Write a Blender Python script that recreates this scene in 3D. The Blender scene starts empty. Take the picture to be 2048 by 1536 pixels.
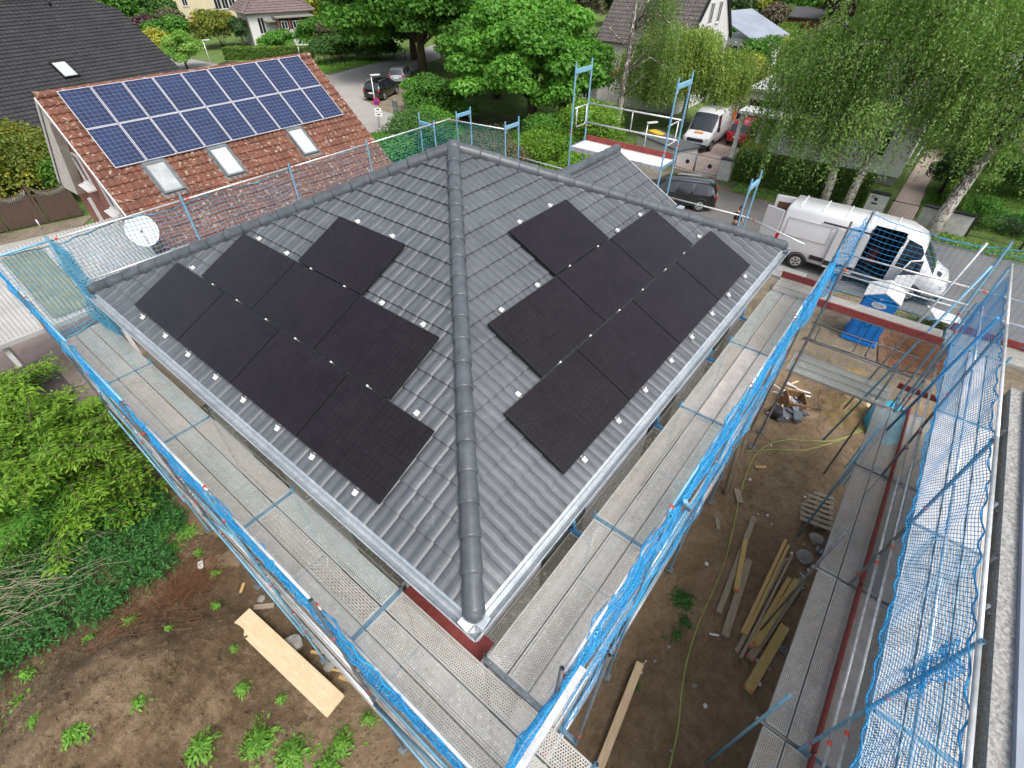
import bpy, bmesh, math, random
import numpy as np
from mathutils import Vector, Matrix
random.seed(7); RNG = np.random.default_rng(7)
PI = math.pi
SC = bpy.context.scene
COL = SC.collection

# ------------------------------------------------------------------ camera, world, sun, exposure
def make_camera():
    cam = bpy.data.cameras.new('camera'); o = bpy.data.objects.new('camera', cam); COL.objects.link(o)
    yaw, pitch, roll = 0.672, 0.739, 0.003
    f = Vector((math.cos(pitch)*math.cos(yaw), math.cos(pitch)*math.sin(yaw), -math.sin(pitch)))
    r = Vector((math.sin(yaw), -math.cos(yaw), 0)); u = r.cross(f)
    c, s = math.cos(roll), math.sin(roll)
    r, u = c*r + s*u, -s*r + c*u
    M = Matrix(((r.x, u.x, -f.x, -6.961), (r.y, u.y, -f.y, -6.961), (r.z, u.z, -f.z, 11.721), (0, 0, 0, 1)))
    o.matrix_world = M
    cam.sensor_width = 36.0; cam.sensor_fit = 'HORIZONTAL'; cam.lens = 979.4/2048*36.0
    cam.clip_start = 0.05; cam.clip_end = 2000
    SC.camera = o
make_camera()

SUN_EL, SUN_AZ = math.radians(56), math.radians(250)   # azimuth as a compass-free angle in the xy plane: where the sun stands
def make_world():
    w = bpy.data.worlds.new("World"); SC.world = w; w.use_nodes = True
    nt = w.node_tree; nt.nodes.clear()
    out = nt.nodes.new('ShaderNodeOutputWorld'); bg = nt.nodes.new('ShaderNodeBackground'); sky = nt.nodes.new('ShaderNodeTexSky')
    sky.sky_type = 'NISHITA'; sky.sun_disc = False; sky.sun_elevation = SUN_EL
    sky.sun_rotation = math.radians(90) - SUN_AZ
    sky.air_density = 1.0; sky.dust_density = 6.0; sky.ozone_density = 1.0; sky.altitude = 100
    hs = nt.nodes.new('ShaderNodeHueSaturation'); hs.inputs['Saturation'].default_value = 0.45
    bg.inputs['Strength'].default_value = 0.15
    nt.links.new(sky.outputs[0], hs.inputs['Color']); nt.links.new(hs.outputs[0], bg.inputs[0]); nt.links.new(bg.outputs[0], out.inputs[0])
make_world()
def make_sun():
    l = bpy.data.lights.new('sun', 'SUN'); l.energy = 0.9; l.angle = math.radians(25); l.color = (1.0, 0.965, 0.92)
    o = bpy.data.objects.new('sun', l); COL.objects.link(o)
    d = Vector((math.cos(SUN_EL)*math.cos(SUN_AZ), math.cos(SUN_EL)*math.sin(SUN_AZ), math.sin(SUN_EL)))
    o.rotation_euler = d.to_track_quat('Z', 'Y').to_euler(); o.location = d*60
make_sun()
SC.view_settings.view_transform = 'Standard'; SC.view_settings.look = 'None'
SC.view_settings.gamma = 1.0; SC.view_settings.exposure = 0.78
SC.render.engine = 'CYCLES'
SC.cycles.use_denoising = True
SC.cycles.max_bounces = 5; SC.cycles.diffuse_bounces = 3; SC.cycles.glossy_bounces = 2; SC.cycles.transparent_max_bounces = 10
SC.cycles.transmission_bounces = 2; SC.cycles.caustics_reflective = False; SC.cycles.caustics_refractive = False

# ------------------------------------------------------------------ materials
def _nt(name):
    m = bpy.data.materials.new(name); m.use_nodes = True
    nt = m.node_tree; b = nt.nodes['Principled BSDF']
    return m, nt, b
def N(nt, t, **kw):
    n = nt.nodes.new(t)
    for k, v in kw.items():
        if k in n.inputs: n.inputs[k].default_value = v
        else: setattr(n, k, v)
    return n
def rgba(c): return (c[0], c[1], c[2], 1)
def ramp(nt, fac, stops):
    r = nt.nodes.new('ShaderNodeValToRGB'); e = r.color_ramp.elements
    while len(e) < len(stops): e.new(0.5)
    for i, (p, c) in enumerate(stops): e[i].position = p; e[i].color = rgba(c) if len(c) == 3 else c
    nt.links.new(fac, r.inputs['Fac']); return r.outputs['Color']
def noise(nt, vec, scale, detail=4, rough=0.6, dist=0.0):
    n = N(nt, 'ShaderNodeTexNoise', Scale=scale, Detail=detail, Roughness=rough, Distortion=dist)
    nt.links.new(vec, n.inputs['Vector']); return n.outputs['Fac']
def mixc(nt, fac, a, b, mode='MIX'):
    m = nt.nodes.new('ShaderNodeMix'); m.data_type = 'RGBA'; m.blend_type = mode
    for s, v in ((m.inputs['Factor'], fac), (m.inputs[6], a), (m.inputs[7], b)):
        if hasattr(v, 'is_output') or isinstance(v, bpy.types.NodeSocket): nt.links.new(v, s)
        elif isinstance(v, (int, float)): s.default_value = v
        else: s.default_value = rgba(v)
    return m.outputs[2]
def math_(nt, op, a, b=None, clamp=False):
    m = nt.nodes.new('ShaderNodeMath'); m.operation = op; m.use_clamp = clamp
    for i, v in enumerate((a, b)):
        if v is None: continue
        if isinstance(v, bpy.types.NodeSocket): nt.links.new(v, m.inputs[i])
        else: m.inputs[i].default_value = v
    return m.outputs[0]
def coords(nt, which='Object'):
    return nt.nodes.new('ShaderNodeTexCoord').outputs[which]
def scaled(nt, vec, s):
    m = nt.nodes.new('ShaderNodeMapping'); m.inputs['Scale'].default_value = s; nt.links.new(vec, m.inputs['Vector']); return m.outputs[0]
def bump(nt, b, h, strength=0.3, dist=0.02):
    n = N(nt, 'ShaderNodeBump', Strength=strength, Distance=dist); nt.links.new(h, n.inputs['Height']); nt.links.new(n.outputs[0], b.inputs['Normal'])

MATS = {}
def plain(name, c, rough=0.6, metal=0.0, var=0.12, vscale=3.0, c2=None, bmp=0.0, bscale=40, spec=0.5, world=False, stretch=None, coat=0.0):
    """one colour with a soft cloudy variation of wear, optional second colour in patches"""
    if name in MATS: return MATS[name]
    m, nt, b = _nt(name)
    v = coords(nt) if not world else nt.nodes.new('ShaderNodeNewGeometry').outputs['Position']
    if stretch: v = scaled(nt, v, stretch)
    f = noise(nt, v, vscale, 5, 0.65)
    if c2 is None: c2 = tuple(min(1, x*(1+var*1.6)) for x in c); c1 = tuple(x*(1-var*1.6) for x in c)
    else: c1 = c
    nt.links.new(ramp(nt, f, [(0.32, c1), (0.68, c2)]), b.inputs['Base Color'])
    b.inputs['Roughness'].default_value = rough; b.inputs['Metallic'].default_value = metal
    b.inputs['Specular IOR Level'].default_value = spec
    b.inputs['Coat Weight'].default_value = coat
    if bmp: bump(nt, b, noise(nt, v, bscale, 4, 0.6), bmp, 0.02)
    MATS[name] = m; return m

def mat_tiles_dark():
    m, nt, b = _nt('dark_roof_tile'); v = coords(nt)
    f1 = noise(nt, v, 1.1, 5, 0.7); f2 = noise(nt, scaled(nt, v, (1, 1, 1)), 60, 3, 0.7); f3 = noise(nt, v, 5.5, 6, 0.8, 0.8)
    c = ramp(nt, f1, [(0.3, (0.056, 0.064, 0.073)), (0.7, (0.092, 0.103, 0.115))])
    dust = ramp(nt, math_(nt, 'MULTIPLY', f3, f1), [(0.30, (0, 0, 0)), (0.42, (1, 1, 1))])
    c = mixc(nt, math_(nt, 'MULTIPLY', dust, 0.16), c, (0.34, 0.35, 0.36))
    spl = ramp(nt, math_(nt, 'MULTIPLY', f2, ramp(nt, f3, [(0.5, (0.6, 0.6, 0.6)), (0.7, (1, 1, 1))])), [(0.60, (0, 0, 0)), (0.66, (1, 1, 1))])
    c = mixc(nt, math_(nt, 'MULTIPLY', spl, 0.5), c, (0.5, 0.5, 0.5))
    sc = noise(nt, scaled(nt, v, (0.6, 0.6, 3.0)), 9, 4, 0.85, 2.0); c = mixc(nt, math_(nt, 'MULTIPLY', ramp(nt, sc, [(0.60, (0, 0, 0)), (0.66, (1, 1, 1))]), 0.22), c, (0.40, 0.41, 0.42))
    vt = N(nt, 'ShaderNodeTexVoronoi', Scale=2.9); nt.links.new(v, vt.inputs['Vector']); sp_ = nt.nodes.new('ShaderNodeSeparateColor'); nt.links.new(vt.outputs['Color'], sp_.inputs[0]); c = mixc(nt, math_(nt, 'MULTIPLY', sp_.outputs[0], 0.22), c, (0.13, 0.145, 0.16))
    nt.links.new(c, b.inputs['Base Color']); b.inputs['Roughness'].default_value = 0.45; b.inputs['Specular IOR Level'].default_value = 0.5
    bump(nt, b, f2, 0.15, 0.004); return m
def mat_tiles(name, c1, c2, lichen=None, lich_amt=0.57, rough=0.75):
    m, nt, b = _nt(name); v = coords(nt)
    w = N(nt, 'ShaderNodeTexVoronoi', Scale=3.1); nt.links.new(v, w.inputs['Vector'])
    f1 = noise(nt, v, 0.9, 5, 0.7)
    c = ramp(nt, f1, [(0.3, c1), (0.7, c2)])
    sep = nt.nodes.new('ShaderNodeSeparateColor'); nt.links.new(w.outputs['Color'], sep.inputs[0])
    c = mixc(nt, math_(nt, 'MULTIPLY', sep.outputs[0], 0.45), c, tuple(x*0.55 for x in c1))
    if lichen:
        f2 = noise(nt, v, 7.5, 3, 0.6); 
        sp = ramp(nt, f2, [(lich_amt, (0, 0, 0)), (lich_amt+0.05, (1, 1, 1))])
        c = mixc(nt, math_(nt, 'MULTIPLY', sp, 0.65), c, lichen)
        f4 = noise(nt, v, 4, 4, 0.7); ms = ramp(nt, f4, [(0.55, (0, 0, 0)), (0.7, (1, 1, 1))])
        c = mixc(nt, math_(nt, 'MULTIPLY', ms, 0.4), c, (0.10, 0.075, 0.04))
    nt.links.new(c, b.inputs['Base Color']); b.inputs['Roughness'].default_value = rough
    return m
def mat_brick(name, c1, c2, mortar, sx=1.0, rotx=True):
    m, nt, b = _nt(name); g = nt.nodes.new('ShaderNodeUVMap')
    br = N(nt, 'ShaderNodeTexBrick', Scale=1.0); br.inputs['Brick Width'].default_value = 0.25; br.inputs['Row Height'].default_value = 0.083
    br.inputs['Mortar Size'].default_value = 0.008
    br.inputs['Color1'].default_value = rgba(c1); br.inputs['Color2'].default_value = rgba(c2); br.inputs['Mortar'].default_value = rgba(mortar)
    nt.links.new(g.outputs[0], br.inputs['Vector']); nt.links.new(br.outputs[0], b.inputs['Base Color']); b.inputs['Roughness'].default_value = 0.9
    return m
def mat_steel(name='galvanised_steel', base=(0.42, 0.44, 0.46), metal=0.55, rough=0.42):
    if name in MATS: return MATS[name]
    m, nt, b = _nt(name); v = coords(nt)
    f = noise(nt, v, 7, 6, 0.7); f2 = noise(nt, v, 55, 3, 0.6)
    c = ramp(nt, f, [(0.3, tuple(x*0.68 for x in base)), (0.7, tuple(min(1, x*1.3) for x in base))])
    sp = ramp(nt, f2, [(0.64, (0, 0, 0)), (0.70, (1, 1, 1))]); c = mixc(nt, math_(nt, 'MULTIPLY', sp, 0.5), c, (0.75, 0.75, 0.73))
    nt.links.new(c, b.inputs['Base Color']); b.inputs['Metallic'].default_value = metal; b.inputs['Roughness'].default_value = rough
    MATS[name] = m; return m
def mat_gutter():
    m, nt, b = _nt('zinc_gutter'); v = coords(nt)
    f = noise(nt, v, 13, 7, 0.8); f2 = noise(nt, v, 2.0, 4, 0.7)
    c = ramp(nt, f, [(0.3, (0.42, 0.48, 0.53)), (0.7, (0.80, 0.83, 0.85))])
    c = mixc(nt, ramp(nt, f2, [(0.4, (0, 0, 0)), (0.65, (0.6, 0.6, 0.6))]), c, (0.36, 0.42, 0.47))
    nt.links.new(c, b.inputs['Base Color']); b.inputs['Metallic'].default_value = 0.6; b.inputs['Roughness'].default_value = 0.38
    bump(nt, b, f, 0.2, 0.005); return m
def mat_perforated(name, c, pitch=0.031, rad=0.33, slots=False, dirt=(0.50, 0.46, 0.38), dirty=0.5, frame=0.02):
    """steel deck sheet: punched holes are really open (transparent), solid margin round the sheet comes from the geometry"""
    m, nt, b = _nt(name); tc = coords(nt)
    info = nt.nodes.new('ShaderNodeObjectInfo')
    sep = nt.nodes.new('ShaderNodeSeparateXYZ'); nt.links.new(tc, sep.inputs[0])
    px, py = (pitch, pitch) if not slots else (0.075, 0.034)
    X = math_(nt, 'DIVIDE', sep.outputs[0], px); Y = math_(nt, 'DIVIDE', sep.outputs[1], py*0.87)
    row = math_(nt, 'FLOOR', Y); par = math_(nt, 'MULTIPLY', math_(nt, 'MODULO', math_(nt, 'ABSOLUTE', row), 2.0), 0.5)
    fx = math_(nt, 'SUBTRACT', math_(nt, 'FRACT', math_(nt, 'ADD', X, par)), 0.5); fy = math_(nt, 'SUBTRACT', math_(nt, 'FRACT', Y), 0.5)
    if slots: fx = math_(nt, 'MULTIPLY', fx, 0.62)
    d = math_(nt, 'SQRT', math_(nt, 'ADD', math_(nt, 'MULTIPLY', fx, fx), math_(nt, 'MULTIPLY', fy, fy)))
    hole = math_(nt, 'LESS_THAN', d, rad)
    # solid margins and a middle rib
    ay = math_(nt, 'ABSOLUTE', sep.outputs[1]); ax = math_(nt, 'ABSOLUTE', sep.outputs[0])
    inside = math_(nt, 'MULTIPLY', math_(nt, 'LESS_THAN', ay, 0.135), math_(nt, 'GREATER_THAN', ay, -1.0))
    hole = math_(nt, 'MULTIPLY', hole, inside)
    g = nt.nodes.new('ShaderNodeNewGeometry'); pos = g.outputs['Position']
    f = noise(nt, pos, 2.6, 7, 0.75, 0.4); f2 = noise(nt, pos, 42, 5, 0.7); f3 = noise(nt, pos, 9, 5, 0.7)
    dirt2 = tuple(x*0.72 for x in c)
    cc = ramp(nt, f, [(0.30, dirt2), (0.5, c), (0.72, tuple(min(1, x*1.25) for x in c))])
    cc = mixc(nt, math_(nt, 'MULTIPLY', ramp(nt, f3, [(0.42, (0, 0, 0)), (0.62, (1, 1, 1))]), dirty), cc, dirt)
    f5 = noise(nt, pos, 15, 5, 0.8)
    cc = mixc(nt, math_(nt, 'MULTIPLY', ramp(nt, f5, [(0.57, (0, 0, 0)), (0.62, (1, 1, 1))]), 0.55), cc, (0.85, 0.84, 0.80))
    cc = mixc(nt, math_(nt, 'MULTIPLY', ramp(nt, f2, [(0.58, (0, 0, 0)), (0.64, (1, 1, 1))]), 0.6), cc, (0.80, 0.79, 0.75))
    cc = mixc(nt, math_(nt, 'MULTIPLY', info.outputs['Random'], 0.22), cc, (0.40, 0.33, 0.22))
    nt.links.new(cc, b.inputs['Base Color']); b.inputs['Metallic'].default_value = 0.25; b.inputs['Roughness'].default_value = 0.6
    tr = nt.nodes.new('ShaderNodeBsdfTransparent'); mx = nt.nodes.new('ShaderNodeMixShader')
    nt.links.new(hole, mx.inputs[0]); nt.links.new(b.outputs[0], mx.inputs[1]); nt.links.new(tr.outputs[0], mx.inputs[2])
    nt.links.new(mx.outputs[0], nt.nodes['Material Output'].inputs['Surface']); return m
def mat_leaf(name, c1, c2, trans=0.35, c3=None):
    c1, c2 = tuple(x*1.45 for x in c1), tuple(x*1.42 for x in c2)
    m, nt, b = _nt(name); at = nt.nodes.new('ShaderNodeAttribute'); at.attribute_name = 'tone'
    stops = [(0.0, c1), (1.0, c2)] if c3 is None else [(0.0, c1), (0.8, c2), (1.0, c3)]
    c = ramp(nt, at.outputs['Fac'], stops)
    nt.links.new(c, b.inputs['Base Color']); b.inputs['Roughness'].default_value = 0.55; b.inputs['Specular IOR Level'].default_value = 0.35
    t = nt.nodes.new('ShaderNodeBsdfTranslucent'); cb = mixc(nt, 1.0, c, (1.25, 1.35, 0.55), 'MULTIPLY'); nt.links.new(cb, t.inputs['Color'])
    mx = nt.nodes.new('ShaderNodeMixShader'); mx.inputs[0].default_value = trans
    nt.links.new(b.outputs[0], mx.inputs[1]); nt.links.new(t.outputs[0], mx.inputs[2]); nt.links.new(mx.outputs[0], nt.nodes['Material Output'].inputs['Surface'])
    return m
def mat_soil(name, dark, mid, light, stones=True, scale=1.0):
    m, nt, b = _nt(name); v = nt.nodes.new('ShaderNodeNewGeometry').outputs['Position']
    f = noise(nt, v, 0.8*scale, 8, 0.72, 0.6); f2 = noise(nt, v, 6*scale, 7, 0.75, 0.3); f3 = noise(nt, v, 38, 4, 0.7)
    c = ramp(nt, math_(nt, 'ADD', math_(nt, 'MULTIPLY', f, 0.6), math_(nt, 'MULTIPLY', f2, 0.4)), [(0.36, dark), (0.5, mid), (0.64, light)])
    if stones:
        vo = N(nt, 'ShaderNodeTexVoronoi', Scale=13.0); nt.links.new(v, vo.inputs['Vector'])
        st = math_(nt, 'LESS_THAN', vo.outputs['Distance'], 0.13)
        st = math_(nt, 'MULTIPLY', st, math_(nt, 'GREATER_THAN', f2, 0.53))
        c = mixc(nt, math_(nt, 'MULTIPLY', st, 0.75), c, (0.42, 0.38, 0.32))
    nt.links.new(c, b.inputs['Base Color']); b.inputs['Roughness'].default_value = 0.95
    h = math_(nt, 'ADD', math_(nt, 'MULTIPLY', f2, 1.0), math_(nt, 'MULTIPLY', f3, 0.3)); bump(nt, b, h, 1.0, 0.14); return m
def mat_asphalt(name, c, patch):
    m, nt, b = _nt(name); v = nt.nodes.new('ShaderNodeNewGeometry').outputs['Position']
    f = noise(nt, v, 0.35, 6, 0.7); f3 = noise(nt, v, 30, 3, 0.7)
    cc = ramp(nt, f, [(0.35, c), (0.7, patch)]); cc = mixc(nt, math_(nt, 'MULTIPLY', f3, 0.3), cc, tuple(x*1.5 for x in c))
    nt.links.new(cc, b.inputs['Base Color']); b.inputs['Roughness'].default_value = 0.9; bump(nt, b, f3, 0.2, 0.01); return m
def mat_panel(name, line, base, nx, ny, W, H, lw, rough=0.22, busbars=0, split=False):
    """glass over solar cells; the cell grid is laid out in the module's own metres"""
    m, nt, b = _nt(name); tc = coords(nt); sep = nt.nodes.new('ShaderNodeSeparateXYZ'); nt.links.new(tc, sep.inputs[0])
    def lines(s, n, L, w):
        q = math_(nt, 'FRACT', math_(nt, 'MULTIPLY', s, n/L)); q = math_(nt, 'ABSOLUTE', math_(nt, 'SUBTRACT', q, 0.5))
        return math_(nt, 'GREATER_THAN', q, 0.5 - w*n/L/2)
    g = math_(nt, 'MAXIMUM', lines(sep.outputs[0], nx, W, lw), lines(sep.outputs[1], ny, H, lw))
    if split: g = math_(nt, 'MAXIMUM', g, math_(nt, 'LESS_THAN', math_(nt, 'ABSOLUTE', math_(nt, 'SUBTRACT', sep.outputs[0], W/2)), 0.006))
    pos = nt.nodes.new('ShaderNodeNewGeometry').outputs['Position']
    f = noise(nt, pos, 1.6, 5, 0.7); f2 = noise(nt, pos, 90, 2, 0.5)
    cell = ramp(nt, f, [(0.35, tuple(x*0.8 for x in base)), (0.68, tuple(x*1.35 for x in base))])
    # every cell a slightly different tone
    vo = N(nt, 'ShaderNodeTexWhiteNoise', noise_dimensions='3D'); fl = nt.nodes.new('ShaderNodeVectorMath'); fl.operation = 'FLOOR'
    nt.links.new(scaled(nt, tc, (nx/W, ny/H, 0)), fl.inputs[0]); nt.links.new(fl.outputs[0], vo.inputs['Vector'])
    cell = mixc(nt, math_(nt, 'MULTIPLY', vo.outputs['Value'], 0.35), cell, tuple(x*1.7 for x in base))
    if busbars:
        bb = lines(sep.outputs[0], nx*busbars, W, 0.0022); cell = mixc(nt, math_(nt, 'MULTIPLY', bb, 0.35), cell, (0.5, 0.5, 0.55))
    else:
        bb = lines(sep.outputs[0], nx*1, W, 0.004)
    c = mixc(nt, g, cell, line)
    c = mixc(nt, math_(nt, 'MULTIPLY', math_(nt, 'GREATER_THAN', f2, 0.72), 0.4), c, (0.35, 0.35, 0.36))
    nt.links.new(c, b.inputs['Base Color']); b.inputs['Roughness'].default_value = rough; b.inputs['Specular IOR Level'].default_value = 0.30
    b.inputs['Coat Weight'].default_value = 0.0; return m

M = {}
def build_materials():
    M['tile'] = mat_tiles_dark()
    M['tile_cap'] = plain('dark_hip_cap', (0.070, 0.080, 0.090), 0.36, 0, 0.18, 5, bmp=0.05, bscale=30)
    M['tile_cap_new'] = plain('smooth_cap', (0.10, 0.105, 0.115), 0.33, 0, 0.08, 3)
    M['tile_red'] = mat_tiles('weathered_red_tile', (0.115, 0.042, 0.027), (0.200, 0.078, 0.045), (0.42, 0.36, 0.28), 0.585)
    M['tile_black'] = mat_tiles('black_roof_tile', (0.022, 0.022, 0.024), (0.040, 0.040, 0.042), None, rough=0.55)
    M['tile_brown'] = mat_tiles('brown_grey_tile', (0.13, 0.095, 0.09), (0.19, 0.145, 0.14))
    M['tile_moss'] = mat_tiles('mossy_grey_tile', (0.07, 0.062, 0.058), (0.11, 0.10, 0.092), (0.26, 0.22, 0.19), 0.60)
    M['gutter'] = mat_gutter()
    M['steel'] = mat_steel(); M['steel_dark'] = mat_steel('worn_dark_steel', (0.20, 0.225, 0.245), 0.5, 0.5)
    M['steel_light'] = mat_steel('bright_tube', (0.60, 0.62, 0.63), 0.45, 0.36)
    M['blue'] = plain('light_blue_paint', (0.12, 0.33, 0.50), 0.5, 0.1, 0.25, 9, c2=(0.24, 0.43, 0.55))
    M['blue_beam'] = plain('worn_blue_beam', (0.07, 0.17, 0.25), 0.5, 0.2, 0.25, 9, c2=(0.18, 0.27, 0.33))
    M['blue_deep'] = plain('blue_paint', (0.03, 0.20, 0.46), 0.5, 0.0, 0.2, 9, c2=(0.07, 0.32, 0.60))
    M['red_clip'] = plain('red_marker_paint', (0.62, 0.07, 0.04), 0.5)
    M['toe'] = plain('red_brown_board', (0.19, 0.030, 0.028), 0.7, 0, 0.2, 8, c2=(0.28, 0.06, 0.05), bmp=0.1)
    M['deck'] = mat_perforated('perforated_steel_deck', (0.45, 0.455, 0.44), dirty=0.36)
    M['deck_blue'] = mat_perforated('greenish_steel_deck', (0.38, 0.44, 0.44), dirty=0.3)
    M['deck_slot'] = mat_perforated('slotted_steel_deck', (0.43, 0.43, 0.415), slots=True, rad=0.27, dirty=0.35)
    M['deck_old'] = mat_perforated('mossy_steel_deck', (0.18, 0.185, 0.15), dirty=0.6, dirt=(0.20, 0.17, 0.10))
    M['ply'] = plain('dusty_plywood', (0.40, 0.375, 0.34), 0.8, 0, 0.2, 4, c2=(0.58, 0.55, 0.52), bmp=0.1)
    M['net'] = plain('blue_safety_net', (0.006, 0.19, 0.46), 0.55, 0, 0.25, 5, c2=(0.015, 0.32, 0.62))
    M['net_pale'] = plain('faded_blue_net', (0.04, 0.20, 0.33), 0.6, 0, 0.2, 5, c2=(0.08, 0.30, 0.42))
    M['net_teal'] = plain('teal_net', (0.02, 0.20, 0.24), 0.6, 0, 0.2, 5, c2=(0.04, 0.30, 0.33))
    M['white_wall'] = plain('white_render', (0.66, 0.67, 0.70), 0.9, 0, 0.03, 2, bmp=0.05, bscale=80)
    M['cream_wall'] = plain('cream_render', (0.55, 0.48, 0.34), 0.9, 0, 0.04, 2)
    M['old_white'] = plain('stained_white_wall', (0.36, 0.36, 0.34), 0.9, 0, 0.1, 3, c2=(0.56, 0.56, 0.55))
    M['white_paint'] = plain('white_paint', (0.60, 0.60, 0.60), 0.5, 0, 0.03)
    M['fascia'] = plain('grey_white_fascia', (0.62, 0.63, 0.66), 0.7, 0, 0.04)
    M['brick'] = mat_brick('red_brick', (0.22, 0.075, 0.05), (0.27, 0.10, 0.07), (0.22, 0.15, 0.12))
    M['brick_dark'] = mat_brick('dark_brick', (0.09, 0.035, 0.025), (0.12, 0.05, 0.035), (0.06, 0.05, 0.045))
    M['pv_black'] = mat_panel('black_solar_glass', (0.003, 0.003, 0.004), (0.0095, 0.0078, 0.0095), 18, 6, 1.762, 1.134, 0.005, 0.24, busbars=0, split=True)
    M['pv_blue'] = mat_panel('blue_solar_glass', (0.20, 0.23, 0.30), (0.010, 0.019, 0.060), 6, 10, 0.98, 1.64, 0.007, 0.22, busbars=3)
    M['black_alu'] = plain('black_aluminium', (0.016, 0.016, 0.018), 0.38, 0.4, 0.05)
    M['alu'] = plain('bright_aluminium', (0.82, 0.82, 0.82), 0.35, 0.25, 0.05)
    M['white_alu'] = plain('pale_aluminium', (0.72, 0.73, 0.76), 0.4, 0.2, 0.03)
    M['glass'] = plain('dark_window_glass', (0.018, 0.022, 0.028), 0.08, 0, 0.3, 2, spec=0.8)
    M['skyglass'] = plain('roof_window_glass', (0.34, 0.36, 0.36), 0.12, 0, 0.15, 2, spec=0.9)
    M['car_black'] = plain('black_car_paint', (0.008, 0.009, 0.011), 0.18, 0, 0.1, 1, coat=1.0)
    M['car_white'] = plain('white_van_paint', (0.60, 0.61, 0.63), 0.3, 0, 0.02, 1, coat=0.5)
    M['car_red'] = plain('red_car_paint', (0.42, 0.012, 0.022), 0.25, 0, 0.05, 1, coat=0.8)
    M['car_silver'] = plain('silver_car_paint', (0.42, 0.45, 0.50), 0.3, 0.5, 0.05, 1, coat=0.6)
    M['rubber'] = plain('tyre_rubber', (0.018, 0.018, 0.018), 0.85); M['rim'] = plain('alloy_rim', (0.55, 0.56, 0.58), 0.35, 0.6)
    M['black_plastic'] = plain('black_plastic', (0.02, 0.02, 0.022), 0.55)
    M['dark_inside'] = plain('painted_interior_shade', (0.012, 0.013, 0.016), 0.8)  # near-black base stands in for the shade inside garage and van
    M['tail_red'] = plain('red_lamp_glass', (0.40, 0.008, 0.01), 0.2); M['orange'] = plain('orange_print', (0.75, 0.24, 0.03), 0.5)
    M['headlight'] = plain('headlight_glass', (0.55, 0.57, 0.58), 0.1); M['plate'] = plain('plate_white', (0.75, 0.75, 0.72), 0.5)
    M['wood_new'] = plain('fresh_sawn_wood', (0.42, 0.27, 0.11), 0.75, 0, 0.2, 4, c2=(0.56, 0.38, 0.17), stretch=(1, 9, 9), bmp=0.1)
    M['wood_yellow'] = plain('yellow_wood', (0.40, 0.29, 0.09), 0.75, 0, 0.2, 4, c2=(0.50, 0.38, 0.16), stretch=(1, 9, 9), bmp=0.1)
    M['wood_old'] = plain('weathered_wood', (0.22, 0.19, 0.14), 0.85, 0, 0.2, 4, c2=(0.36, 0.31, 0.23), stretch=(1, 9, 9), bmp=0.15)
    M['wood_pale'] = plain('pale_glued_wood', (0.58, 0.42, 0.25), 0.75, 0, 0.15, 4, c2=(0.72, 0.56, 0.37), stretch=(1, 6, 6), bmp=0.1)
    M['wood_fence'] = plain('dark_brown_fence_wood', (0.055, 0.032, 0.024), 0.8, 0, 0.3, 6, c2=(0.085, 0.055, 0.042), stretch=(2, 2, 0.4))
    M['lawn'] = mat_soil('lawn_grass', (0.06, 0.10, 0.02), (0.11, 0.18, 0.035), (0.18, 0.25, 0.06), False, 1.0)
    M['verge'] = mat_soil('patchy_verge', (0.06, 0.09, 0.025), (0.12, 0.14, 0.05), (0.24, 0.20, 0.12), False, 1.0)
    M['earth'] = mat_soil('brown_earth', (0.18, 0.124, 0.070), (0.29, 0.205, 0.122), (0.42, 0.31, 0.20))
    M['mound'] = mat_soil('sandy_heap_soil', (0.085, 0.052, 0.027), (0.165, 0.110, 0.060), (0.33, 0.245, 0.15))
    M['sand'] = mat_soil('yellow_sand', (0.14, 0.095, 0.05), (0.27, 0.19, 0.085), (0.46, 0.35, 0.15))
    M['gravel'] = mat_soil('site_gravel', (0.14, 0.112, 0.075), (0.22, 0.18, 0.125), (0.33, 0.285, 0.215))
    M['road'] = mat_asphalt('old_asphalt', (0.105, 0.102, 0.098), (0.165, 0.158, 0.152))
    M['road_light'] = mat_asphalt('pale_asphalt', (0.24, 0.23, 0.215), (0.33, 0.315, 0.29))
    M['pave'] = plain('pinkish_paving', (0.36, 0.28, 0.245), 0.9, 0, 0.12, 2, c2=(0.46, 0.375, 0.335))
    M['rust'] = plain('rusty_rebar', (0.12, 0.048, 0.022), 0.9, 0, 0.3, 8, c2=(0.22, 0.10, 0.045))
    M['concrete'] = plain('raw_concrete', (0.26, 0.25, 0.235), 0.9, 0, 0.2, 6, bmp=0.3)
    M['hedge'] = plain('hedge_core', (0.022, 0.05, 0.012), 0.9, 0, 0.3, 3)
    M['bark_birch'] = None
    M['bark'] = plain('brown_bark', (0.10, 0.075, 0.05), 0.95, 0, 0.3, 8, bmp=0.4)
    M['potty'] = plain('blue_plastic', (0.005, 0.13, 0.46), 0.4, 0, 0.1, 3, c2=(0.01, 0.18, 0.56))
    M['tarp_blue'] = plain('turquoise_tarp', (0.02, 0.36, 0.55), 0.4, 0, 0.2, 5, c2=(0.06, 0.48, 0.66))
    M['tarp_dark'] = plain('dark_brown_roof_felt', (0.045, 0.032, 0.034), 0.5, 0, 0.4, 2, c2=(0.075, 0.055, 0.06))
    M['hose'] = plain('yellow_green_hose', (0.34, 0.40, 0.10), 0.5)
    M['corr'] = plain('pale_corrugated_sheet', (0.38, 0.38, 0.37), 0.5, 0.1, 0.08, 1.5)
    M['corr_clear'] = plain('greenish_translucent_sheet', (0.14, 0.17, 0.14), 0.35, 0.0, 0.2, 3, c2=(0.24, 0.25, 0.18))
    M['grey_roof'] = plain('smooth_grey_roof_sheet', (0.24, 0.265, 0.32), 0.5, 0, 0.10, 0.5)
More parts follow.
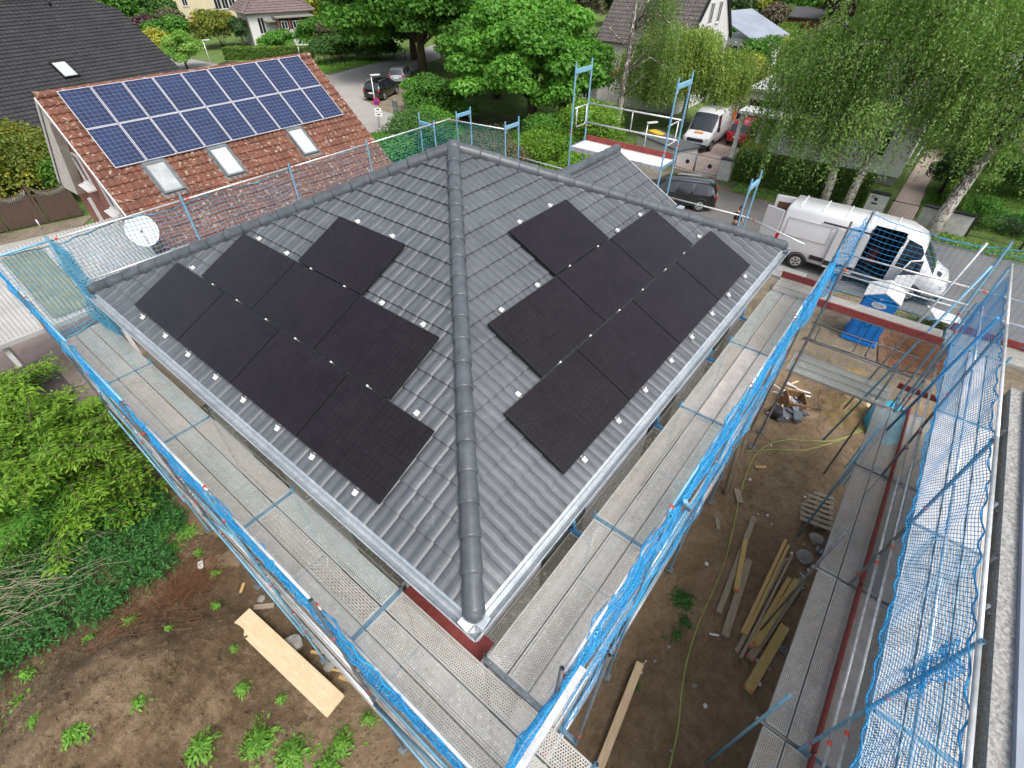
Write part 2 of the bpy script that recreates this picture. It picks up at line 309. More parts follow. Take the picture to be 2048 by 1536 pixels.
    M['straw'] = plain('dry_straw', (0.34, 0.30, 0.22), 0.9, 0, 0.2, 6)
    M['skin'] = plain('skin', (0.45, 0.24, 0.17), 0.6); M['cloth_black'] = plain('black_cloth', (0.012, 0.012, 0.014), 0.9)
    M['cloth_brown'] = plain('brown_cap_cloth', (0.07, 0.03, 0.025), 0.9); M['cloth_grey'] = plain('grey_trousers', (0.07, 0.07, 0.08), 0.9)
    M['black_iron'] = plain('black_iron', (0.012, 0.012, 0.012), 0.5)
    M['purple'] = plain('sign_blue', (0.05, 0.06, 0.35), 0.5); M['sign_red'] = plain('sign_red', (0.55, 0.01, 0.03), 0.5)
    # birch bark: white with black scars, darker and rougher near the foot
    m, nt, b = _nt('birch_bark'); v = coords(nt)
    f = noise(nt, scaled(nt, v, (3.5, 3.5, 1.6)), 2.2, 6, 0.75, 0.6); f2 = noise(nt, scaled(nt, v, (2, 2, 14)), 1.3, 3, 0.7)
    sep = nt.nodes.new('ShaderNodeSeparateXYZ'); nt.links.new(v, sep.inputs[0])
    low = math_(nt, 'SUBTRACT', 0.63, math_(nt, 'MULTIPLY', math_(nt, 'MINIMUM', sep.outputs[2], 4.0), 0.035))
    k = math_(nt, 'GREATER_THAN', math_(nt, 'SUBTRACT', 1.05, f), low)
    c = mixc(nt, math_(nt, 'GREATER_THAN', f2, 0.60), (0.62, 0.58, 0.53), (0.06, 0.05, 0.045)); c = mixc(nt, k, c, (0.09, 0.08, 0.07))
    nt.links.new(c, b.inputs['Base Color']); b.inputs['Roughness'].default_value = 0.85; M['bark_birch'] = m
    M['lf_maple'] = mat_leaf('maple_leaf', (0.028, 0.085, 0.010), (0.085, 0.215, 0.026), 0.32)
    M['lf_bright'] = mat_leaf('bright_maple_leaf', (0.04, 0.12, 0.014), (0.125, 0.30, 0.04), 0.35)
    M['lf_dark'] = mat_leaf('dark_leaf', (0.018, 0.055, 0.010), (0.055, 0.13, 0.020), 0.28)
    M['lf_birch'] = mat_leaf('birch_leaf', (0.065, 0.125, 0.03), (0.175, 0.275, 0.075), 0.4)
    M['lf_willow'] = mat_leaf('weeping_leaf', (0.085, 0.14, 0.028), (0.22, 0.29, 0.07), 0.4)
    M['lf_lime'] = mat_leaf('lime_leaf', (0.022, 0.075, 0.009), (0.18, 0.31, 0.03), 0.36)
    M['lf_under'] = mat_leaf('young_tree_leaf', (0.03, 0.10, 0.012), (0.10, 0.24, 0.03), 0.35)  # green of the young tree below the lime one
    M['lf_nettle'] = mat_leaf('nettle_leaf', (0.018, 0.07, 0.016), (0.05, 0.16, 0.035), 0.28)
    M['lf_grass'] = mat_leaf('grass_blade', (0.07, 0.17, 0.022), (0.16, 0.32, 0.05), 0.35)
    M['lf_yellow'] = mat_leaf('golden_leaf', (0.035, 0.07, 0.012), (0.15, 0.17, 0.02), 0.3, (0.52, 0.36, 0.03))
    M['lf_purple'] = mat_leaf('purple_leaf', (0.035, 0.018, 0.02), (0.10, 0.055, 0.065), 0.25)
    M['lf_mauve'] = mat_leaf('mauve_green_leaf', (0.05, 0.07, 0.02), (0.15, 0.11, 0.10), 0.3)
    M['lf_conifer'] = mat_leaf('conifer_leaf', (0.015, 0.045, 0.015), (0.05, 0.095, 0.03), 0.2)
    M['lf_bloom'] = mat_leaf('blossom_leaf', (0.08, 0.18, 0.03), (0.18, 0.32, 0.06), 0.35, (0.62, 0.62, 0.40))
    M['lf_hedge'] = mat_leaf('hedge_leaf', (0.03, 0.075, 0.012), (0.10, 0.16, 0.022), 0.25)
    M['lf_hedge_y'] = mat_leaf('golden_hedge_leaf', (0.12, 0.15, 0.02), (0.30, 0.30, 0.04), 0.25)
build_materials()

# ------------------------------------------------------------------ object helpers
def tag(o, label=None, cat=None, group=None, kind=None):
    if label: o['label'] = label
    if cat: o['category'] = cat
    if group: o['group'] = group
    if kind: o['kind'] = kind
    return o
def empty(name, loc=(0, 0, 0), rz=0.0, label=None, cat=None, group=None):
    o = bpy.data.objects.new(name, None); COL.objects.link(o); o.location = loc; o.rotation_euler = (0, 0, rz); o.empty_display_size = 0.2
    return tag(o, label, cat, group)
class MB:
    """collects faces of several materials; build() links ONE mesh object"""
    def __init__(s): s.v = []; s.f = []; s.sm = []; s.uv = None
    def face(s, pts, smooth=False):
        n = len(s.v); s.v += [tuple(p) for p in pts]; s.f.append(tuple(range(n, n+len(pts)))); s.sm.append(smooth); return s
    def mesh(s, vs, fs, smooth=False):
        n = len(s.v); s.v += [tuple(p) for p in vs]; s.f += [tuple(i+n for i in f) for f in fs]; s.sm += [smooth]*len(fs); return s
    def box(s, x0, x1, y0, y1, z0, z1):
        vs = [(x, y, z) for z in (z0, z1) for y in (y0, y1) for x in (x0, x1)]
        return s.mesh(vs, [(0, 2, 3, 1), (4, 5, 7, 6), (0, 1, 5, 4), (2, 6, 7, 3), (0, 4, 6, 2), (1, 3, 7, 5)])
    def bbox(s, x0, x1, y0, y1, z0, z1, b=0.01):
        """box with bevelled long edges"""
        bm = bmesh.new(); bmesh.ops.create_cube(bm, size=1.0)
        for v in bm.verts: v.co = Vector(((x0+x1)/2+v.co.x*(x1-x0), (y0+y1)/2+v.co.y*(y1-y0), (z0+z1)/2+v.co.z*(z1-z0)))
        bmesh.ops.bevel(bm, geom=list(bm.edges), offset=b, segments=2, affect='EDGES')
        bm.verts.index_update(); s.mesh([v.co[:] for v in bm.verts], [[v.index for v in f.verts] for f in bm.faces], False); bm.free(); return s
    def tube(s, p0, p1, r, n=8, r1=None, caps=True):
        p0, p1 = Vector(p0), Vector(p1); d = (p1-p0)
        if d.length < 1e-6: return s
        d.normalize(); a = d.orthogonal().normalized(); b = d.cross(a); r1 = r if r1 is None else r1
        vs = [p0+(a*math.cos(2*PI*i/n)+b*math.sin(2*PI*i/n))*r for i in range(n)] + [p1+(a*math.cos(2*PI*i/n)+b*math.sin(2*PI*i/n))*r1 for i in range(n)]
        fs = [(i, (i+1) % n, n+(i+1) % n, n+i) for i in range(n)]
        s.mesh(vs, fs, True)
        if caps: s.face(vs[:n][::-1]); s.face(vs[n:])
        return s
    def path(s, pts, r, n=6):
        """one swept tube through points; r number or list"""
        pts = [Vector(p) for p in pts]; m = len(pts); rs = r if isinstance(r, (list, tuple)) else [r]*m
        a = None; vs = []
        for i in range(m):
            d = (pts[min(i+1, m-1)]-pts[max(i-1, 0)]); d.normalize()
            if a is None: a = d.orthogonal().normalized()
            else:
                a = a - d*a.dot(d)
                a = a.normalized() if a.length > 1e-6 else d.orthogonal().normalized()
            b = d.cross(a)
            vs += [pts[i]+(a*math.cos(2*PI*k/n)+b*math.sin(2*PI*k/n))*rs[i] for k in range(n)]
        fs = [(i*n+k, i*n+(k+1) % n, (i+1)*n+(k+1) % n, (i+1)*n+k) for i in range(m-1) for k in range(n)]
        s.mesh(vs, fs, True); s.face(vs[:n][::-1]); s.face(vs[-n:]); return s
    def prism(s, poly, h0, h1, axis='z'):
        """extrude a 2D polygon; axis z: (x,y) poly; x: (y,z); y: (x,z)"""
        def P(p, h): return (p[0], p[1], h) if axis == 'z' else ((h, p[0], p[1]) if axis == 'x' else (p[0], h, p[1]))
        n = len(poly); vs = [P(p, h0) for p in poly]+[P(p, h1) for p in poly]
        s.mesh(vs, [tuple(range(n))[::-1], tuple(range(n, 2*n))]+[(i, (i+1) % n, n+(i+1) % n, n+i) for i in range(n)]); return s
    def xform(s, Mx): s.v = [tuple(Mx @ Vector(p)) for p in s.v]; return s
    def build(s, name, mat, parent=None, loc=None, fix=True):
        me = bpy.data.meshes.new(name); me.from_pydata(s.v, [], s.f); me.polygons.foreach_set('use_smooth', s.sm)
        if fix:
            bm = bmesh.new(); bm.from_mesh(me); bmesh.ops.remove_doubles(bm, verts=bm.verts, dist=1e-5); bmesh.ops.recalc_face_normals(bm, faces=bm.faces); bm.to_mesh(me); bm.free()
        me.materials.append(mat); o = bpy.data.objects.new(name, me); COL.objects.link(o)
        if parent: o.parent = parent
        if loc: o.location = loc
        return o
def grid_mesh(name, V, nu, nv, mat, parent=None, smooth=True, thick=0):
    """V: (nu*nv,3) array, v fastest"""
    i = np.arange((nu-1)*(nv-1)); a = (i//(nv-1))*nv + i % (nv-1)
    F = np.stack([a, a+nv, a+nv+1, a+1], 1); return np_mesh(name, np.asarray(V), F, mat, parent, smooth)
def np_mesh(name, V, F, mat, parent=None, smooth=False, tone=None):
    me = bpy.data.meshes.new(name); nv, nf, k = len(V), len(F), F.shape[1]
    me.vertices.add(nv); me.vertices.foreach_set('co', np.ascontiguousarray(V, np.float32).ravel())
    me.loops.add(nf*k); me.loops.foreach_set('vertex_index', np.ascontiguousarray(F, np.int32).ravel())
    me.polygons.add(nf); me.polygons.foreach_set('loop_start', np.arange(0, nf*k, k, dtype=np.int32)); me.polygons.foreach_set('loop_total', np.full(nf, k, np.int32))
    me.polygons.foreach_set('use_smooth', np.full(nf, smooth, bool))
    if tone is not None:
        at = me.attributes.new('tone', 'FLOAT', 'POINT'); at.data.foreach_set('value', np.ascontiguousarray(tone, np.float32))
    me.update(calc_edges=True); me.validate()
    me.materials.append(mat); o = bpy.data.objects.new(name, me); COL.objects.link(o)
    if parent: o.parent = parent
    return o
def copy_thing(o, loc=None, rz=None, label=None):
    c = o.copy(); COL.objects.link(c)
    if loc is not None: c.location = loc
    if rz is not None: c.rotation_euler = (0, 0, rz)
    if label: c['label'] = label
    for ch in list(o.children):
        d = ch.copy(); COL.objects.link(d); d.parent = c
        for g in list(ch.children):
            e = g.copy(); COL.objects.link(e); e.parent = d
    return c
def norm(a): return a/np.maximum(np.linalg.norm(a, axis=-1, keepdims=True), 1e-9)
def text_mesh(s, size, mat, parent, loc, rot, depth=0.004, name='lettering'):
    cu = bpy.data.curves.new(name, 'FONT'); cu.body = s; cu.size = size; cu.extrude = depth; cu.align_x = 'CENTER'; cu.align_y = 'CENTER'
    o = bpy.data.objects.new(name, cu); COL.objects.link(o)
    dg = bpy.context.evaluated_depsgraph_get(); me = bpy.data.meshes.new_from_object(o.evaluated_get(dg)); bpy.data.objects.remove(o)
    me.materials.clear(); me.materials.append(mat); t = bpy.data.objects.new(name, me); COL.objects.link(t); t.location = loc; t.rotation_euler = rot
    if parent: t.parent = parent
    return t
ORD = ['first', 'second', 'third', 'fourth', 'fifth', 'sixth', 'seventh', 'eighth', 'ninth', 'tenth', 'eleventh', 'twelfth']

# ------------------------------------------------------------------ ground, road, soil
def sheet(name, poly, z, mat, label=None):
    b = MB(); b.face([(x, y, z) for x, y in poly]); o = b.build(name, mat, fix=False); return tag(o, kind='structure')
GS = 0.085
def build_ground():
    sheet('ground', [(-120, -160), (420, -160), (420, 420), (-120, 420)], -0.03, M['lawn'])
    sheet('road', [(17.2, -60), (26.0, -60), (26.0, 8), (27.4, 12), (27.4, 22), (25.5, 30), (27.5, 36), (33, 42), (44, 47.5), (70, 56), (110, 66), (109, 70), (66, 60), (40, 52.5), (31.5, 50.5), (27.2, 60), (25.5, 84), (24, 120), (19.6, 120), (21.2, 84), (21.8, 60), (20.5, 40), (19.6, 30), (18.6, 18), (17.2, 8)], 0.0, M['road'])
    sheet('lightened_road', [(19.4, 27), (26.4, 27), (27.9, 36.2), (33, 41.6), (44, 47.2), (70, 56), (110, 66), (109, 70), (66, 60), (40, 52.3), (31.2, 50.2), (26.8, 60), (25.1, 84), (23.6, 120), (19.9, 120), (21.5, 84), (22, 60), (20.7, 40)], 0.004, M['road_light'])  # paler asphalt overlay on the road, lightened to offset the maple's shade
    sheet('road_sand_strip', [(25.4, -60), (26.3, -60), (26.3, 8), (28.6, 12), (28.0, 24), (26.2, 30), (28.4, 34.6), (31.5, 35.8), (36, 37.2), (37, 43.2), (30.5, 38.8), (26.4, 38.4), (24.6, 33.2), (25.0, 24), (26.6, 14), (25.4, 8)], 0.006, M['gravel'])
    sheet('verge', [(26.3, -60), (27.3, -60), (27.3, 2.3), (28.2, 6.0), (30.2, 6.2), (30.2, 30), (27.6, 30), (26.3, 9)], 0.010, M['verge'])
    sheet('verge_front', [(25.2, -30), (26.6, -30), (26.6, 1.6), (25.6, 1.6)], 0.012, M['verge'])
    sheet('driveway', [(27.35, 2.9), (27.35, 6.3), (30.5, 7.6), (36.5, 8.2), (47, 9.8), (47, 6.4), (37.0, 4.4), (31.5, 3.6)], 0.014, M['pave'])
    sheet('driveway_gravel', [(27.2, 3.4), (26.0, 3.4), (26.0, 6.2), (27.2, 6.2)], 0.016, M['gravel'])
    sheet('garden_path', [(27.1, -6.7), (27.1, -8.1), (34, -7.95), (43.5, -8.15), (43.5, -6.9), (34, -6.8)], 0.014, M['pave'])
    sheet('side_lane', [(-60, 19.5), (-2.2, 19.5), (-1.6, 27.4), (-60, 39.0)], 0.002, M['road_light'])
    sheet('gravel_border', [(-60, 39.0), (-1.6, 27.4), (-0.6, 28.6), (-60, 42.5)], 0.006, M['gravel'])
    sheet('side_path', [(-12, 11), (-2.3, 11.2), (-2.3, 26.4), (-12, 26.9)], 0.008, M['pave'])
    # building-site earth: one displaced sheet with heaps and ruts
    xs = np.arange(-24, 17.2, GS); ys = np.arange(-24, 12, GS)
    XX, YY = np.meshgrid(xs, ys, indexing='ij')
    Zz = 0.035 + 0*XX
    r2 = np.random.default_rng(3)
    for _ in range(60):
        kx, ky = r2.normal(0, 1, 2)*r2.choice([0.7, 1.6, 3.5, 7]); k = math.hypot(kx, ky)+0.4
        Zz += 0.018/(0.5+k*0.45)*np.sin(kx*XX+ky*YY+r2.uniform(0, 6))
    Zz = np.maximum(Zz, 0.012)
    def heap(cx, cy, rx, ry, h, p=1.4, rot=0):
        dx, dy = XX-cx, YY-cy; c, s = math.cos(rot), math.sin(rot)
        d = np.sqrt(((dx*c+dy*s)/rx)**2+((-dx*s+dy*c)/ry)**2); return h*np.clip(1-d**p, 0, None)**1.3
    big = heap(-9.9, 0.7, 3.1, 2.5, 1.65, 1.7, 0.25)+heap(-8.6, 0.6, 1.7, 1.6, 0.35)+heap(-12.8, -1.2, 3, 2.6, 0.8)
    sand = heap(9.1, -8.45, 1.9, 0.95, 0.45, 1.5)+heap(4.5, -8.0, 1.9, 1.1, 0.28)+heap(-3.4, -8.1, 1.8, 1.2, 0.25)+heap(7.6, -7.6, 1.2, 0.8, 0.22)
    rough = np.zeros_like(XX)
    for _ in range(50):
        kx, ky = r2.normal(0, 9, 2); rough += 0.012*np.sin(kx*XX+ky*YY+r2.uniform(0, 6))
    def vnoise(sc):
        n0, n1 = int(42/sc)+3, int(38/sc)+3; g = r2.uniform(-1, 1, (n0, n1)); u, v = (XX+24)/sc, (YY+24)/sc; i0, j0 = u.astype(int), v.astype(int); fu, fv = u-i0, v-j0; fu, fv = fu*fu*(3-2*fu), fv*fv*(3-2*fv)
        return g[i0, j0]*(1-fu)*(1-fv)+g[i0+1, j0]*fu*(1-fv)+g[i0, j0+1]*(1-fu)*fv+g[i0+1, j0+1]*fu*fv
    fr = sum(a*vnoise(sc) for sc, a in ((1.7, .055), (0.8, .045), (0.4, .034), (0.22, .026), (0.13, .016)))
    ridge = (1-np.abs(vnoise(0.6)))**4*0.05+(1-np.abs(vnoise(0.33)))**5*0.03
    mask = np.clip((big+sand)*2.2, 0.32, 1.0); leftside = np.clip((-6.2-XX)*2, 0, 1)
    Zz = Zz + big + sand + (fr-ridge*0.6)*np.maximum(mask, 0.75*leftside) + rough*np.clip((big+sand)*3, 0.25, 1)*0.5; Zz = np.maximum(Zz, 0.0)
    Zz = np.where((XX > 16.6) | (XX < -23.5) | (YY > 11.6) | (YY < -23.6), -0.02, Zz)
    V = np.stack([XX, YY, Zz], -1).reshape(-1, 3)
    i = np.arange((len(xs)-1)*(len(ys)-1)); n2 = len(ys); a = (i//(n2-1))*n2+i % (n2-1)
    F = np.stack([a, a+n2, a+n2+1, a+1], 1)
    cen = V[F].mean(1)
    d1 = ((cen[:, 0]+10.1)/4.2)**2+((cen[:, 1]-0.6)/3.6)**2
    wob = 0.25*np.sin(cen[:, 0]*2.1)+0.25*np.sin(cen[:, 1]*2.7+1)+0.15*np.sin(cen[:, 0]*5+cen[:, 1]*4)
    mound = (d1+wob < 1); sn = (((cen[:, 0]-9.6)/1.7)**2+((cen[:, 1]+8.55)/0.75)**2+wob*1.2 < 1)
    grav = (cen[:, 0]+wob > 10.6)
    masks = [('soil_heap', mound, M['mound']), ('sand_heap', sn & ~mound, M['sand']), ('site_gravel', grav & ~sn & ~mound, M['gravel']), ('site_earth', ~(mound | sn | grav), M['earth'])]
    for nm, mk, mt in masks:
        Fm = F[mk]; u, inv = np.unique(Fm, return_inverse=True)
        tag(np_mesh(nm, V[u], inv.reshape(Fm.shape), mt, smooth=True), kind='structure')
    return XX, YY, Zz
GX, GY, GZ = build_ground()
def gz(x, y):
    i = int(round((x+24)/GS)); j = int(round((y+24)/GS))
    return float(GZ[min(max(i, 0), GZ.shape[0]-1), min(max(j, 0), GZ.shape[1]-1)])

# ------------------------------------------------------------------ tiled roof surfaces
def tile_roof(name, O, u, v, S, lo, hi, mat, parent, tw=0.30, course=0.342, waves=2, amp=0.0135, step=0.038, k=10, groove=0.012, seed=0):
    O, u, v = np.array(O, float), norm(np.array(u, float)), norm(np.array(v, float)); n = np.cross(u, v)
    if n[2] < 0: n = -n
    nc = max(1, int(math.ceil(S/course-1e-6))); VV = []; FF = []; base = 0; r = np.random.default_rng(seed)
    for c in range(nc):
        s0, s1 = c*course, min((c+1)*course, S); sm = s0
        a, b = lo(s0), hi(s0); a2, b2 = lo(s1), hi(s1)
        if b-a < 0.02: break
        g = np.arange(math.floor(a/tw*k), math.ceil(b/tw*k)+1)*(tw/k); 
        ub = np.clip(g, a, b); ut = np.clip(g, a2, b2)
        def prof(x):
            q = (x/tw) % 1.0; h = amp*(0.5-0.5*np.cos(2*PI*waves*q))**0.8; return h - groove*((q < 0.03) | (q > 0.97))
        jit = r.normal(0, 0.0015, int(1e5))[(np.floor(ub/tw).astype(int)) % 9999]
        pb, pt = prof(ub)+jit, prof(ut)+jit
        rows = [O+ub[:, None]*u+s0*v+(pb-0.012)[:, None]*n, O+ub[:, None]*u+s0*v+(pb+step)[:, None]*n, O+ut[:, None]*u+(s1+0.01)*v+(pt+0.004)[:, None]*n]
        m = len(g); VV += rows
        i = np.arange(m-1)
        for q in (0, 1): FF.append(np.stack([base+q*m+i, base+q*m+i+1, base+(q+1)*m+i+1, base+(q+1)*m+i], 1))
        base += 3*m
    V = np.concatenate(VV); F = np.concatenate(FF)
    # orient faces upward
    e1 = V[F[:, 1]]-V[F[:, 0]]; e2 = V[F[:, 2]]-V[F[:, 1]]; fn = np.cross(e1, e2); 
    flip = (fn@n) < -1e-9; F[flip] = F[flip][:, ::-1]
    return np_mesh(name, V, F, mat, parent, smooth=False)
def ridge_caps(name, p0, p1, mat, parent, r=0.115, pitch=0.40, over=0.012, endcap=True, flat=False, n=12):
    """overlapping barrel caps from the low end p0 to the high end p1, joined into one run"""
    p0, p1 = Vector(p0), Vector(p1); d = p1-p0; L = d.length; d.normalize(); side = d.cross(Vector((0, 0, 1))).normalized(); up = side.cross(d)
    b = MB(); m = max(1, int(round(L/pitch))); q = L/m
    def ring(p, rr):
        if flat:
            pr = [(-1.0, -0.62), (-0.98, -0.1), (-0.62, 0.55), (-0.25, 0.80), (0.25, 0.80), (0.62, 0.55), (0.98, -0.1), (1.0, -0.62)]
            return [p+side*(x*rr)+up*(z*rr) for x, z in pr]
        return [p+side*(rr*math.cos(PI*(1.12-1.24*i/n)))+up*(rr*math.sin(PI*(1.12-1.24*i/n))) for i in range(n+1)]
    for i in range(m):
        a, e = p0+d*(i*q), p0+d*(i*q+q+0.03)
        R = [ring(a, r-0.012), ring(a, r+over), ring(a+d*0.03, r+over+0.002), ring(e, r-0.004)]; k = len(R[0]); vs = sum(R, [])
        b.mesh(vs, [(j*k+t, j*k+t+1, (j+1)*k+t+1, (j+1)*k+t) for j in range(3) for t in range(k-1)], not flat)
    if endcap:   # rounded end piece
        R = []
        for t in range(6):
            ang = PI/2*t/5; R.append(ring(p0-d*(r*math.sin(ang)*0.9), max(0.004, (r+over)*math.cos(ang))))
        k = len(R[0]); vs = sum(R, []); b.mesh(vs, [(j*k+t, j*k+t+1, (j+1)*k+t+1, (j+1)*k+t) for j in range(5) for t in range(k-1)], True)
    return b.build(name, mat, parent)

AX, AY, AH, EZ = 5.486, 5.275, 2.485, 6.3
def build_house():
    h = empty('house', (0, 0, 0), 0, 'new white house with dark grey tiled pyramid roof carrying black solar modules', 'house')
    thx, thy = math.atan2(AH, AX), math.atan2(AH, AY)
    Sx, Sy = math.hypot(AH, AX), math.hypot(AH, AY)
    fW = lambda s: s*math.cos(thx)*AY/AX; fS = lambda s: s*math.cos(thy)*AX/AY
    tile_roof('roof_slope', (-AX, -AY, EZ), (0, 1, 0), (math.cos(thx), 0, math.sin(thx)), Sx, fW, lambda s: 2*AY-fW(s), M['tile'], h, seed=1)
    tile_roof('roof_slope', (-AX, -AY, EZ), (1, 0, 0), (0, math.cos(thy), math.sin(thy)), Sy, fS, lambda s: 2*AX-fS(s), M['tile'], h, seed=2)
    tile_roof('roof_slope', (AX, -AY, EZ), (0, 1, 0), (-math.cos(thx), 0, math.sin(thx)), Sx, fW, lambda s: 2*AY-fW(s), M['tile'], h, k=6, seed=3)
    tile_roof('roof_slope', (-AX, AY, EZ), (1, 0, 0), (0, -math.cos(thy), math.sin(thy)), Sy, fS, lambda s: 2*AX-fS(s), M['tile'], h, k=6, seed=4)
    ap = (0, 0, EZ+AH+0.03)
    for sx, sy in ((-1, -1), (-1, 1), (1, -1), (1, 1)):
        c = Vector((sx*(AX-0.02), sy*(AY-0.02), EZ+0.045)); a = Vector(ap)
        ridge_caps('hip_cap_run', c, a-(a-c).normalized()*0.12, M['tile_cap'], h, 0.115, 0.40)
    b = MB(); b.mesh([(0.17*math.cos(t*PI/6)*f, 0.17*math.sin(t*PI/6)*f, z) for f, z in ((1.0, EZ+AH-0.05), (0.9, EZ+AH+0.08), (0.45, EZ+AH+0.15)) for t in range(12)]+[(0, 0, EZ+AH+0.165)],
        [(j*12+t, j*12+(t+1) % 12, (j+1)*12+(t+1) % 12, (j+1)*12+t) for j in range(2) for t in range(12)]+[(24+t, 24+(t+1) % 12, 36) for t in range(12)], True)
    b.build('apex_cap', M['tile_cap'], h)
    wi = 0.25
    x, y = AX-wi, AY-wi
    b = MB()
    for (x0, x1, y0, y1) in ((-x, x, -y, -y+0.3), (-x, x, y-0.3, y), (-x, -x+0.3, -y+0.3, y-0.3), (x-0.3, x, -y+0.3, y-0.3)): b.box(x0, x1, y0, y1, 0.02, 6.05)
    b.build('wall', M['white_wall'], h)
    b = MB()
    for (x0, x1, y0, y1) in ((-AX+.03, AX-.03, -AY+.03, -AY+.055), (-AX+.03, AX-.03, AY-.055, AY-.03), (-AX+.03, -AX+.055, -AY+.055, AY-.055), (AX-.055, AX-.03, -AY+.055, AY-.055)): b.box(x0, x1, y0, y1, 6.052, 6.262)
    b.build('fascia', M['fascia'], h)
    b = MB(); b.box(-AX+.056, AX-.056, -AY+.056, AY-.056, 6.055, 6.10); b.build('soffit', M['white_paint'], h)
    # gutters: half-round channel, inner drip flashing, joint sleeves
    def gutter(p0, p1, out):
        p0, p1, out = Vector(p0), Vector(p1), Vector(out); d = (p1-p0).normalized(); L = (p1-p0).length; b = MB(); R = 0.078
        prof = [(0.0, 0.035), (0.0, -0.01)]+[(R+R*math.cos(PI+PI*i/8), R*math.sin(PI+PI*i/8)) for i in range(9)]+[(2*R+0.004, 0.012), (2*R+0.016, 0.012), (2*R+0.016, -0.004), (2*R+0.004, -0.004)]
        for q0, q1 in ((0, L),):
            vs = [p0+d*t+out*(a-0.005)+Vector((0, 0, z)) for t in (q0, q1) for a, z in prof]; k = len(prof)
            b.mesh(vs, [(i, i+1, k+i+1, k+i) for i in range(k-1)], False)
        fl = [(-0.10, 0.095), (-0.02, 0.055), (0.03, 0.035), (0.045, 0.0)]
        vs = [p0+d*t+out*a+Vector((0, 0, z)) for t in (0, L) for a, z in fl]; b.mesh(vs, [(i, i+1, 5+i, 4+i) for i in range(3)])
        g = b.build('gutter', M['gutter'], h)
        b = MB(); t = 1.4
        while t < L-0.5:
            pr = [(R+(R+0.004)*math.cos(PI+PI*i/8), (R+0.004)*math.sin(PI+PI*i/8)) for i in range(9)]+[(2*R+0.02, 0.016)]
            vs = [p0+d*(t+w)+out*(a-0.005)+Vector((0, 0, z+0.002)) for w in (0, 0.05) for a, z in pr]; k = len(pr); b.mesh(vs, [(i, i+1, k+i+1, k+i) for i in range(k-1)])
            t += 2.9
        b.build('sleeve', M['steel_dark'], g)
    z = 6.235
    gutter((-AX, -AY-0.155, z), (-AX, AY+0.06, z), (-1, 0, 0)); gutter((-AX-0.155, -AY, z), (AX+0.06, -AY, z), (0, -1, 0))
    gutter((AX, -AY-0.155, z), (AX, AY+0.155, z), (1, 0, 0)); gutter((-AX-0.06, AY, z), (AX+0.06, AY, z), (0, 1, 0))
    for (x0, y0, face, w, zz, hh) in ((-x, -2.9, 'x', 1.2, 3.9, 1.3), (-x, 0.4, 'x', 1.2, 3.9, 1.3), (-x, 3.2, 'x', 1.0, 3.9, 1.3), (-x, -1.8, 'x', 1.6, 1.0, 1.3), (-x, 2.4, 'x', 1.2, 1.0, 1.3), (-3.2, -y, 'y', 1.2, 3.9, 1.3), (0.3, -y, 'y', 1.2, 3.9, 1.3), (3.4, -y, 'y', 1.0, 3.9, 1.3), (1.5, -y, 'y', 2.2, 0.1, 2.2)):
        b, g = MB(), MB()
        if face == 'x': b.box(x0-0.03, x0+0.02, y0-w/2, y0+w/2, zz, zz+hh); g.box(x0-0.034, x0-0.028, y0-w/2+.07, y0+w/2-.07, zz+.07, zz+hh-.07)
        else: b.box(x0-w/2, x0+w/2, y0-0.03, y0+0.02, zz, zz+hh); g.box(x0-w/2+.07, x0+w/2-.07, y0-0.034, y0-0.028, zz+.07, zz+hh-.07)
        f = b.build('window_frame', M['black_alu'], h); g.build('pane', M['glass'], f)
    # cross gable on the street side
    yc, hw, zr, ze, xe = -0.42, 1.98, 7.50, 6.45, 5.76; th = math.atan2(zr-ze, hw); Sg = math.hypot(zr-ze, hw)
    for sg in (-1, 1):
        tile_roof('gable_roof_slope', (2.6, yc+sg*hw, ze), (1, 0, 0), (0, -sg*math.cos(th), math.sin(th)), Sg, lambda s: 0.0, lambda s: xe-2.6, M['tile'], h, seed=9)
    ridge_caps('gable_ridge_cap_run', (xe, yc, zr+0.02), (2.6, yc, zr+0.02), M['tile_cap'], h, 0.115, 0.40)
    for sg in (-1, 1):
        b = MB()
        b.mesh([(xe+0.005, yc, zr+0.03), (xe+0.005, yc+sg*hw, ze+0.05), (xe+0.03, yc+sg*hw, ze+0.05), (xe+0.03, yc, zr+0.03), (xe+0.005, yc, zr-0.12), (xe+0.005, yc+sg*hw, ze-0.10), (xe+0.03, yc+sg*hw, ze-0.10), (xe+0.03, yc, zr-0.12)],
            [(0, 1, 2, 3), (3, 2, 6, 7), (4, 5, 6, 7), (0, 1, 5, 4), (1, 2, 6, 5)])
        b.build('verge_board', M['steel_light'], h)
    b = MB(); b.prism([(yc-hw+0.25, 0.02), (yc+hw-0.25, 0.02), (yc+hw-0.25, ze-0.02), (yc, zr-0.17), (yc-hw+0.25, ze-0.02)], 5.30, 5.55, 'x'); b.build('gable_wall', M['white_wall'], h)
    b = MB(); b.box(5.50, 5.95, yc-hw-0.16, yc-hw-0.01, ze-0.07, ze-0.01); b.box(5.50, 5.76, yc+hw+0.01, yc+hw+0.16, ze-0.07, ze-0.01); b.build('gable_gutter', M['gutter'], h)
    return h
build_house()

